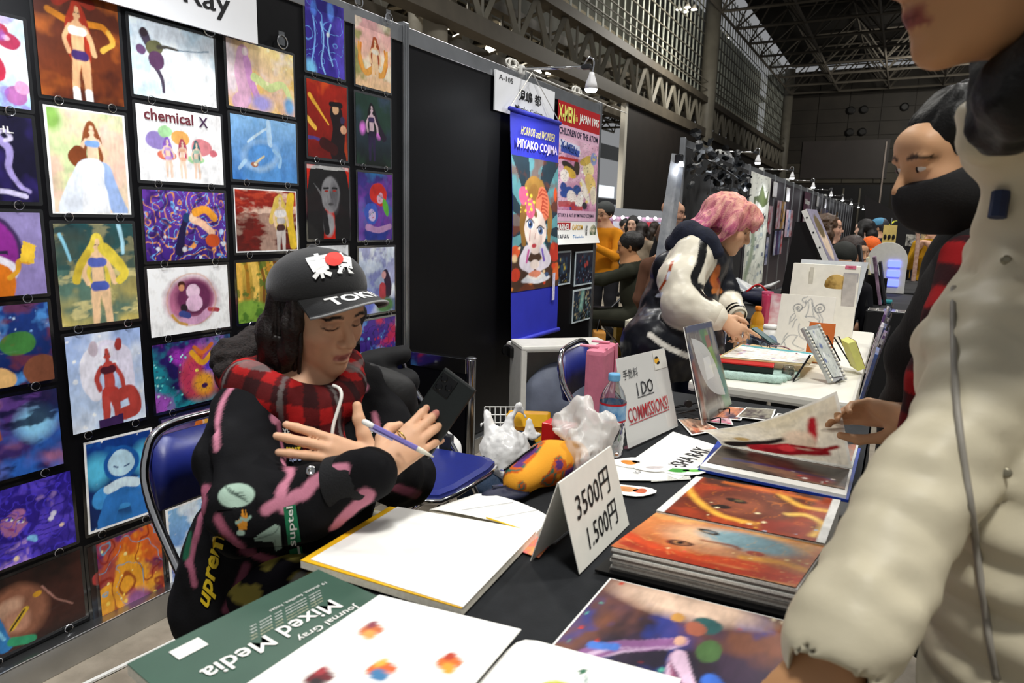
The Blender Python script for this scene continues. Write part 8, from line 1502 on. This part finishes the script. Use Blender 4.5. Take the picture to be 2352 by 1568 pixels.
t = thing('pearl_frame', 'silver frame edged with pearls leaning on a black stand', 'frame', (1.74, 2.78, ZT)); f0, f1, h0, h1 = np.array([1.775, 2.74, ZT+.008]), np.array([1.825, 2.83, ZT+.008]), np.array([1.655, 2.78, ZT+.195]), np.array([1.705, 2.87, ZT+.205]); nF = unit(np.cross(f1-f0, h0-f0)); qF = quadf([f0, f1, h1, h0]); SV = mat('silver_frame', '#b8bab8', .35, .3, noise=.05)
slab4([f0, f1, h1, h0], .012, 'frame_back', SV, t, -nF)
a = Art(16, 36, .45, 53).bg('#c8ccc4').swirl('#6a7488', 8, .1, 2, .7).dots(8, .05, ['#c86a5a', '#5a6a9a', '#e8e8e4'], 3); art4([qF(.2, .07), qF(.8, .07), qF(.8, .93), qF(.2, .93)], a, 'picture', PRINTM, t, .003, nF)
for i in range(16):
    for u in (.09, .91): MB().sphere(qF(u, (i+.5)/16)+nF*.003, .005, 8, 6).build('pearl', mat('pearl', '#ece8d8', .2, noise=.03), t, smooth=True)
MB().tube([np.array([1.69, 2.80, ZT+.09]), np.array([1.65, 2.70, ZT+.004])], .004, 6).build('stand_leg', BW, t); MB().tube(curve_pts([(1.79, 2.77, ZT+.004), (1.81, 2.76, ZT+.02), (1.80, 2.80, ZT+.01)], 4), .003, 6).build('stand_hook', BW, t)
def bottle(label, p, h_, r, cm, capm, body): 
    t = thing('drink_bottle', label, 'bottle', p); MB().lathe(p, [(r*.8, 0), (r, .01), (r, h_*.55), (r*.92, h_*.68), (r*.4, h_*.86), (r*.4, h_*.9)], 18).build('body', body, t, smooth=True); MB().lathe(np.array(p)+[0, 0, h_*.12], [(r*1.02, 0), (r*1.02, h_*.36)], 18, cap=False).build('label', cm, t, smooth=True); MB().lathe(np.array(p)+[0, 0, h_*.88], [(r*.5, 0), (r*.52, h_*.10), (r*.45, h_*.12)], 16).build('cap', capm, t, smooth=True)
bottle('amber tea bottle with an orange cap beside the paper cup', (1.36, 3.56, ZT), .175, .033, mat('tea_label', '#e0b83a', .4, col2='#c88a1c', nscale=40), mat('orange_cap', '#e8821c', .4, noise=.04), mat('amber_tea', '#c88a24', .15, noise=.05))
t = thing('snack_packet', 'red and blue snack packet standing behind the tea bottle', 'packet', (1.43, 3.68, ZT)); MB().box((1.435, 3.70, ZT+.11), (.085, .035, .22), bevel=.010).build('packet', mat('snack_print', '#c8281e', .35, col2='#5a9ac8', nscale=16), t); lettering('むぎ茶', (1.435, 3.680, ZT+.08), (1, 0, 0), (0, 0, 1), .026, PAPER, t, bold=.03, width=.07, lift=.003); lettering('お茶', (1.435, 3.680, ZT+.13), (1, 0, 0), (0, 0, 1), .022, mat('ink_yellow', '#f0e05a', .5), t, bold=.02, lift=.003)
t = thing('paper_cup', 'white paper coffee cup with a black printed square', 'cup', (1.44, 3.47, ZT)); MB().lathe((1.44, 3.47, ZT), [(.026, 0), (.034, .085)], 20).build('cup', PAPER, t, smooth=True); MB().lathe((1.44, 3.47, ZT+.085), [(.037, 0), (.037, .008), (.032, .016)], 20).build('lid', mat('white_lid', '#e6e6e2', .4, noise=.03), t, smooth=True); MB().box((1.445, 3.437, ZT+.035), (.024, .004, .028)).build('printed_square', BLACKP, t)
def fn(S): S.chain([(1.38, 3.30, ZT+.025), (1.46, 3.36, ZT+.03)], [.03, .035], .03); S.cap((1.40, 3.28, ZT+.02), (1.33, 3.26, ZT+.015), .025, .02, .03); S.cut((0, 0, ZT+.001), (0, 0, -1))
soft('zip_pouch', 'grey-blue zip pouch under the hands of the pink-haired person', 'pouch', fn, ((1.29, 3.2, .69), (1.52, 3.42, .78)), .005, mat('grey_blue_cloth', '#6a7c92', .6, noise=.15, nscale=40), None, (.006, 30))
t = thing('eyeglasses', 'pair of eyeglasses with a beaded cord on the wooden bar', 'glasses', (1.56, 3.06, ZT))
MB().tube(curve_pts([(1.48, 3.15, ZT+.05), (1.56, 3.10, ZT+.06), (1.64, 3.06, ZT+.03), (1.62, 2.98, ZT+.06)], 6), .003, 6).build('beaded_cord', mat('beaded_cord', '#5a2c34', .4, col2='#c8a0a8', nscale=80), t, smooth=True)
for x in (1.47, 1.505): MB().tube([(x+.015*math.cos(a_), 3.13, ZT+.055+.013*math.sin(a_)) for a_ in np.linspace(0, 2*PI, 14, endpoint=False)], .0016, 5, close=True).build('rim', BW, t)
t = thing('notebook_case', 'open dark teal glasses case behind the wooden bar', 'case', (1.43, 3.28, ZT)); MB().box((1.45, 3.25, ZT+.075), (.13, .05, .006), R=rotz(-.3)@roty(.5), bevel=.002).build('lid', mat('teal_case', '#1c4a4c', .4, noise=.08), t); MB().box((1.44, 3.25, ZT+.06), (.15, .06, .006), R=rotz(-.3)@roty(.2), bevel=.002).build('base', mat('navy_case', '#1c2438', .4, noise=.08), t)
t = thing('small_book', 'thick yellow-edged book with a painted cover on a black stand', 'book', (1.80, 3.02, ZT)); Rb = rotz(.35)@roty(-.42); MB().box((1.825, 3.03, ZT+.075), (.03, .10, .12), R=Rb, bevel=.003).build('page_block', mat('pale_yellow_edge', '#d8d87a', .5, noise=.05), t); a = Art(18, 22, .83, 54).bg('#c83a44').ell(.42, .5, .2, .3, '#f0dcc8').ell(.42, .75, .3, .2, '#d8622c').dots(6, .06, ['#3a7a8a', '#e8c040'], 3); c_ = np.array([1.825, 3.03, ZT+.075]); art4([c_+Rb@np.array(v) for v in ((.0155, -.05, -.06), (.0155, .05, -.06), (.0155, .05, .06), (.0155, -.05, .06))], a, 'cover', PRINTM, t, .0005, Rb@np.array([1., 0, 0]))
for d_ in (-.02, .025): MB().tube([(1.80+d_, 3.06, ZT+.02), (1.72+d_, 3.12, ZT+.12), (1.735+d_, 3.13, ZT+.125), (1.80+d_, 3.08, ZT+.03)], .003, 6).build('stand_wire', BW, t)
for k in range(9): 
    y = 2.52+.17*k; t = thing('sleeved_comic', ('first','second','third','fourth','fifth','sixth','seventh','eighth','ninth')[k]+' plastic-sleeved comic from the near end of the white table', 'comic', (1.9, y, ZT), 'sleeved comics along the white table'); MB().box((1.90+.004*(k % 3), y, ZT+.085+.008*(k % 4)), (.010, .15, .19), R=roty(.18+.03*(k % 3))).build('comic', mat('comic_%d' % (k % 4), cols[(k*3+2) % 10], .4, col2='#5c5048', nscale=14), t); MB().box((1.91+.004*(k % 3), y, ZT+.095+.008*(k % 4)), (.004, .16, .21), R=roty(.18+.03*(k % 3))).build('sleeve', POLY, t)
# sketchbook lying open, pink tumbler and picture card behind
t = thing('sketchbook', 'open grey sketchbook behind the pink-haired person at the next table', 'sketchbook', (.8, 5.9, .70)); slab4([at(1668, 650, z=.79), at(1712, 674, z=.705), at(1738, 664, z=.705), at(1694, 640, z=.79)], .012, 'left_page', mat('sketched_page', '#dcdcd8', .5, col2='#8a8e94', nscale=9), t); slab4([at(1712, 674, z=.705), at(1772, 658, z=.73), at(1792, 646, z=.73), at(1738, 664, z=.705)], .012, 'right_page', mat('sketched_page', '#dcdcd8', .5), t)
p = at(1762, 690, y=4.1); t = thing('tumbler', 'translucent pink drinking tumbler at the end of the white table', 'tumbler', (p[0], p[1], ZT)); MB().lathe((p[0], p[1], ZT), [(.026, 0), (.030, .17), (.031, .19)], 18).build('cup', mat('pink_acrylic', '#c83a62', .15, noise=.1, alpha=.9), t, smooth=True); MB().lathe((p[0], p[1], ZT+.19), [(.032, 0), (.032, .012)], 18).build('rim', mat('pink_rim', '#d85a80', .3, noise=.05), t)
t, c4 = stand_board('art_card', 'tilted floral card in a clear sleeve left of the line drawing', 'card', [(1752, 700), (1800, 650), (1812, 690), (1780, 735)], 3.60, mat('floral_card', '#e8d8dc', .4, col2='#c84a6a', nscale=14), .03)
# ================================================================== TABLES FURTHER DOWN THE ROW
for k, (x0, x1, y0, y1, lab) in enumerate(((.85, 1.64, 4.42, 5.36, 'black-covered table right behind the white table'), (1.78, 2.30, 5.38, 7.0, 'second black-covered table down the row'), (1.78, 2.30, 7.15, 8.9, 'third black-covered table down the row'), (.35, 1.2, 5.5, 6.6, 'black-covered table behind the pink-haired person'))): cloth_table('exhibit_table', lab, x0, x1, y0, y1, .70, mat('black_tablecloth', '#0d0d10', .8, noise=.15, nscale=30), seed=k+3)
t = thing('display_stand', 'tall black display stand holding a white-edged canvas picture', 'stand', (1.42, 5.0, ZT)); 
MB().add([(1.24, 5.05, ZT), (1.50, 5.05, ZT), (1.42, 5.05, 1.30), (1.30, 5.05, 1.30), (1.24, 5.28, ZT), (1.50, 5.28, ZT), (1.42, 5.28, 1.30), (1.30, 5.28, 1.30)], [(0, 1, 2, 3), (7, 6, 5, 4), (0, 4, 5, 1), (1, 5, 6, 2), (2, 6, 7, 3), (3, 7, 4, 0)]).build('stand_body', BLACKP, t)
c0, c1, c2, c3 = np.array([1.565, 4.98, 1.0]), np.array([1.600, 5.25, 1.0]), np.array([1.405, 5.25, 1.385]), np.array([1.37, 4.98, 1.385]); nC = unit(np.cross(c1-c0, c3-c0)); cv = slab4([c0, c1, c2, c3], .035, 'canvas', PAPER, t, -nC)
art4([c0, c1, c2, c3], Art(20, 30, .7, 55).bg('#8a8498').ell(.35, .5, .22, .36, '#d8c0a8').ell(.35, .7, .2, .2, '#6a5a3a'), 'picture', MATTE, t, .002, nC)
for k in range(4): MB().lathe(c0+(c3-c0)*(k+.5)/4-nC*.018+np.array([0, -.001, 0]), [(.006, 0), (.006, .002)], 8, axis=(0, -1, 0)).build('pin', BLACKP, t)
MB().box2((1.44, 5.0, ZT), (1.62, 5.26, 1.0)).build('step', BLACKP, t)
for k, (px, py0, py1, y, c_, c2_, lab) in enumerate(((1985, 560, 700, 5.7, '#0f0f11', '#1a1a1c', 'black triangular display rack on the second table'), (2008, 590, 640, 6.4, '#e0dcc8', '#c8b84a', 'stack of small yellow and white flyers on a rack'), (2020, 588, 690, 5.9, '#5a4458', '#a88aa0', 'dark framed picture leaning beside the rack'), (2033, 600, 688, 6.0, '#17171a', '#2a2a30', 'black slanted book stand beside the framed picture'), (2060, 590, 660, 7.2, '#8aa8a8', '#3a3a40', 'thin slanted board past the white arch'), (2072, 596, 664, 7.6, '#3a4468', '#c8c4c0', 'dark blue slanted board past the white arch'))):
    b_ = at(px, py1, y=y); tpz = at(px, py0, y=y)[2]; zb = ZT; hh = max(.12, tpz-zb); t = thing('display_board', lab, 'display', (b_[0], y, zb), 'displays on the far tables'); mm = mat('display_%d' % k, c_, .4, col2=c2_, nscale=12)
    MB().box((b_[0]-.03, y, zb+hh/2), (.02, .24, hh), R=roty(-.22), bevel=.003).build('board', mm, t); MB().box((b_[0]-.05, y, zb+hh*.3), (.10, .02, hh*.6)).build('brace', BLACKP, t)
p = at(2035, 620, y=7.0); t = thing('arch_display', 'white rounded display case with lit violet windows', 'display case', (p[0], 7.0, ZT)); zt = at(2035, 556, y=7.0)[2]; AR = [(-.16, 0)]+[(-.16+.16-.16*math.cos(a_)*1., zt-ZT-.16+.16*math.sin(a_)) for a_ in np.linspace(0, PI, 12)]+[(.16, 0)]
MB().prism(AR, (p[0], 7.0, ZT), (1, 0, 0), (0, 0, 1), (0, 1, 0), .16).build('shell', WS, t)
for k in range(3): MB().box((p[0]+.06, 6.992, ZT+.09+k*.085), (.10, .02, .06), bevel=.006).build('lit_window', mat('violet_glow', '#6a78ff', .3, emit=2.2), t)
p = at(2018, 692, z=.72); t = thing('fabric_roll', 'teal fabric roll lying on the black table', 'roll', (p[0], p[1], ZT)); MB().tube([p-[.09, 0, 0], p+[.09, .02, 0]], .018, 12).build('roll', mat('teal_fabric', '#2c8a90', .6, noise=.1, nscale=40), t, smooth=True)
p = at(2000, 703, z=.70)
for k in range(4): card(('first','second','third','fourth')[k]+' sleeved silver card in the strip at the front of the black table', [(1.79+.06*k, 5.40, 0), (1.845+.06*k, 5.40, 0), (1.845+.06*k, 5.58, 0), (1.79+.06*k, 5.58, 0)], 70+k, '#b8b4ac', '#5a5450')
p = at(1745, 650, y=5.2); t = thing('tote_bag', 'dark bag with a blue lining on the next table', 'bag', (p[0], 5.2, ZT)); MB().sphere((p[0], 5.2, ZT+.06), (.12, .10, .06), 16, 10).build('bag_body', mat('navy_nylon', '#1c2038', .6), t, smooth=True); MB().tube(curve_pts([(p[0]-.08, 5.15, ZT+.09), (p[0], 5.15, ZT+.15), (p[0]+.08, 5.15, ZT+.09)], 6), .008, 6).build('strap', RP, t, smooth=True)
p = at(2040, 545, y=8.0); t = thing('yellow_sign', 'yellow sign card on a rod with oval pictures', 'sign', (p[0], 8.6, ZT)); MB().tube([(p[0], 8.6, ZT), (p[0], 8.6, at(2040, 500, y=8.6)[2])], .01, 6).build('rod', CHROME, t); zz = at(2040, 540, y=8.6)[2]; MB().box((p[0], 8.58, zz), (.13, .01, .22)).build('card', mat('yellow_sign_card', '#d8c070', .5, noise=.1, nscale=14), t)
for k in range(3): MB().sphere((p[0]-.04+.04*k, 8.57, zz-.02), (.015, .004, .03), 10, 6).build('oval_picture', BLACKP, t)
t = thing('hanging_shirt', 'black T-shirt with white print hung at a far stall', 'shirt', at(2098, 590, y=9.6)); c = at(2098, 552, y=9.6); MB().prism([(-.20, -.25), (.20, -.25), (.20, .1), (.30, .02), (.36, .12), (.16, .25), (-.16, .25), (-.36, .12), (-.30, .02), (-.20, .1)], c, (1, 0, 0), (0, 0, 1), (0, 1, 0), .03).build('shirt_body', mat('black_tee', '#101014', .8, noise=.1), t); MB().box(c+[0, -.005, 0], (.16, .004, .14)).build('print', mat('white_tee_print', '#d8d8d0', .6, col2='#101014', nscale=22), t); MB().tube([(c[0], 9.62, 0), (c[0], 9.62, c[2]+.45)], .012, 6).build('rack_pole', CHROME, t)
t = thing('arched_tube', 'pinkish ribbed tube arch standing down the aisle', 'arch', at(2105, 600, y=8.9)); hp = [at(*q, y=8.9) for q in ((2108, 558), (2098, 520), (2100, 492), (2112, 488), (2138, 508), (2160, 525))]; hp = [np.array([hp[0][0], 8.9, 0])]+hp; MB().tube(curve_pts(hp, 6), .022, 8).build('tube', mat('ribbed_pink', '#a8806c', .6, col2='#c8a898', nscale=30), t, smooth=True); MB().lathe((hp[0][0], 8.9, 0), [(.12, 0), (.12, .02)], 14).build('base', BLACKP, t)
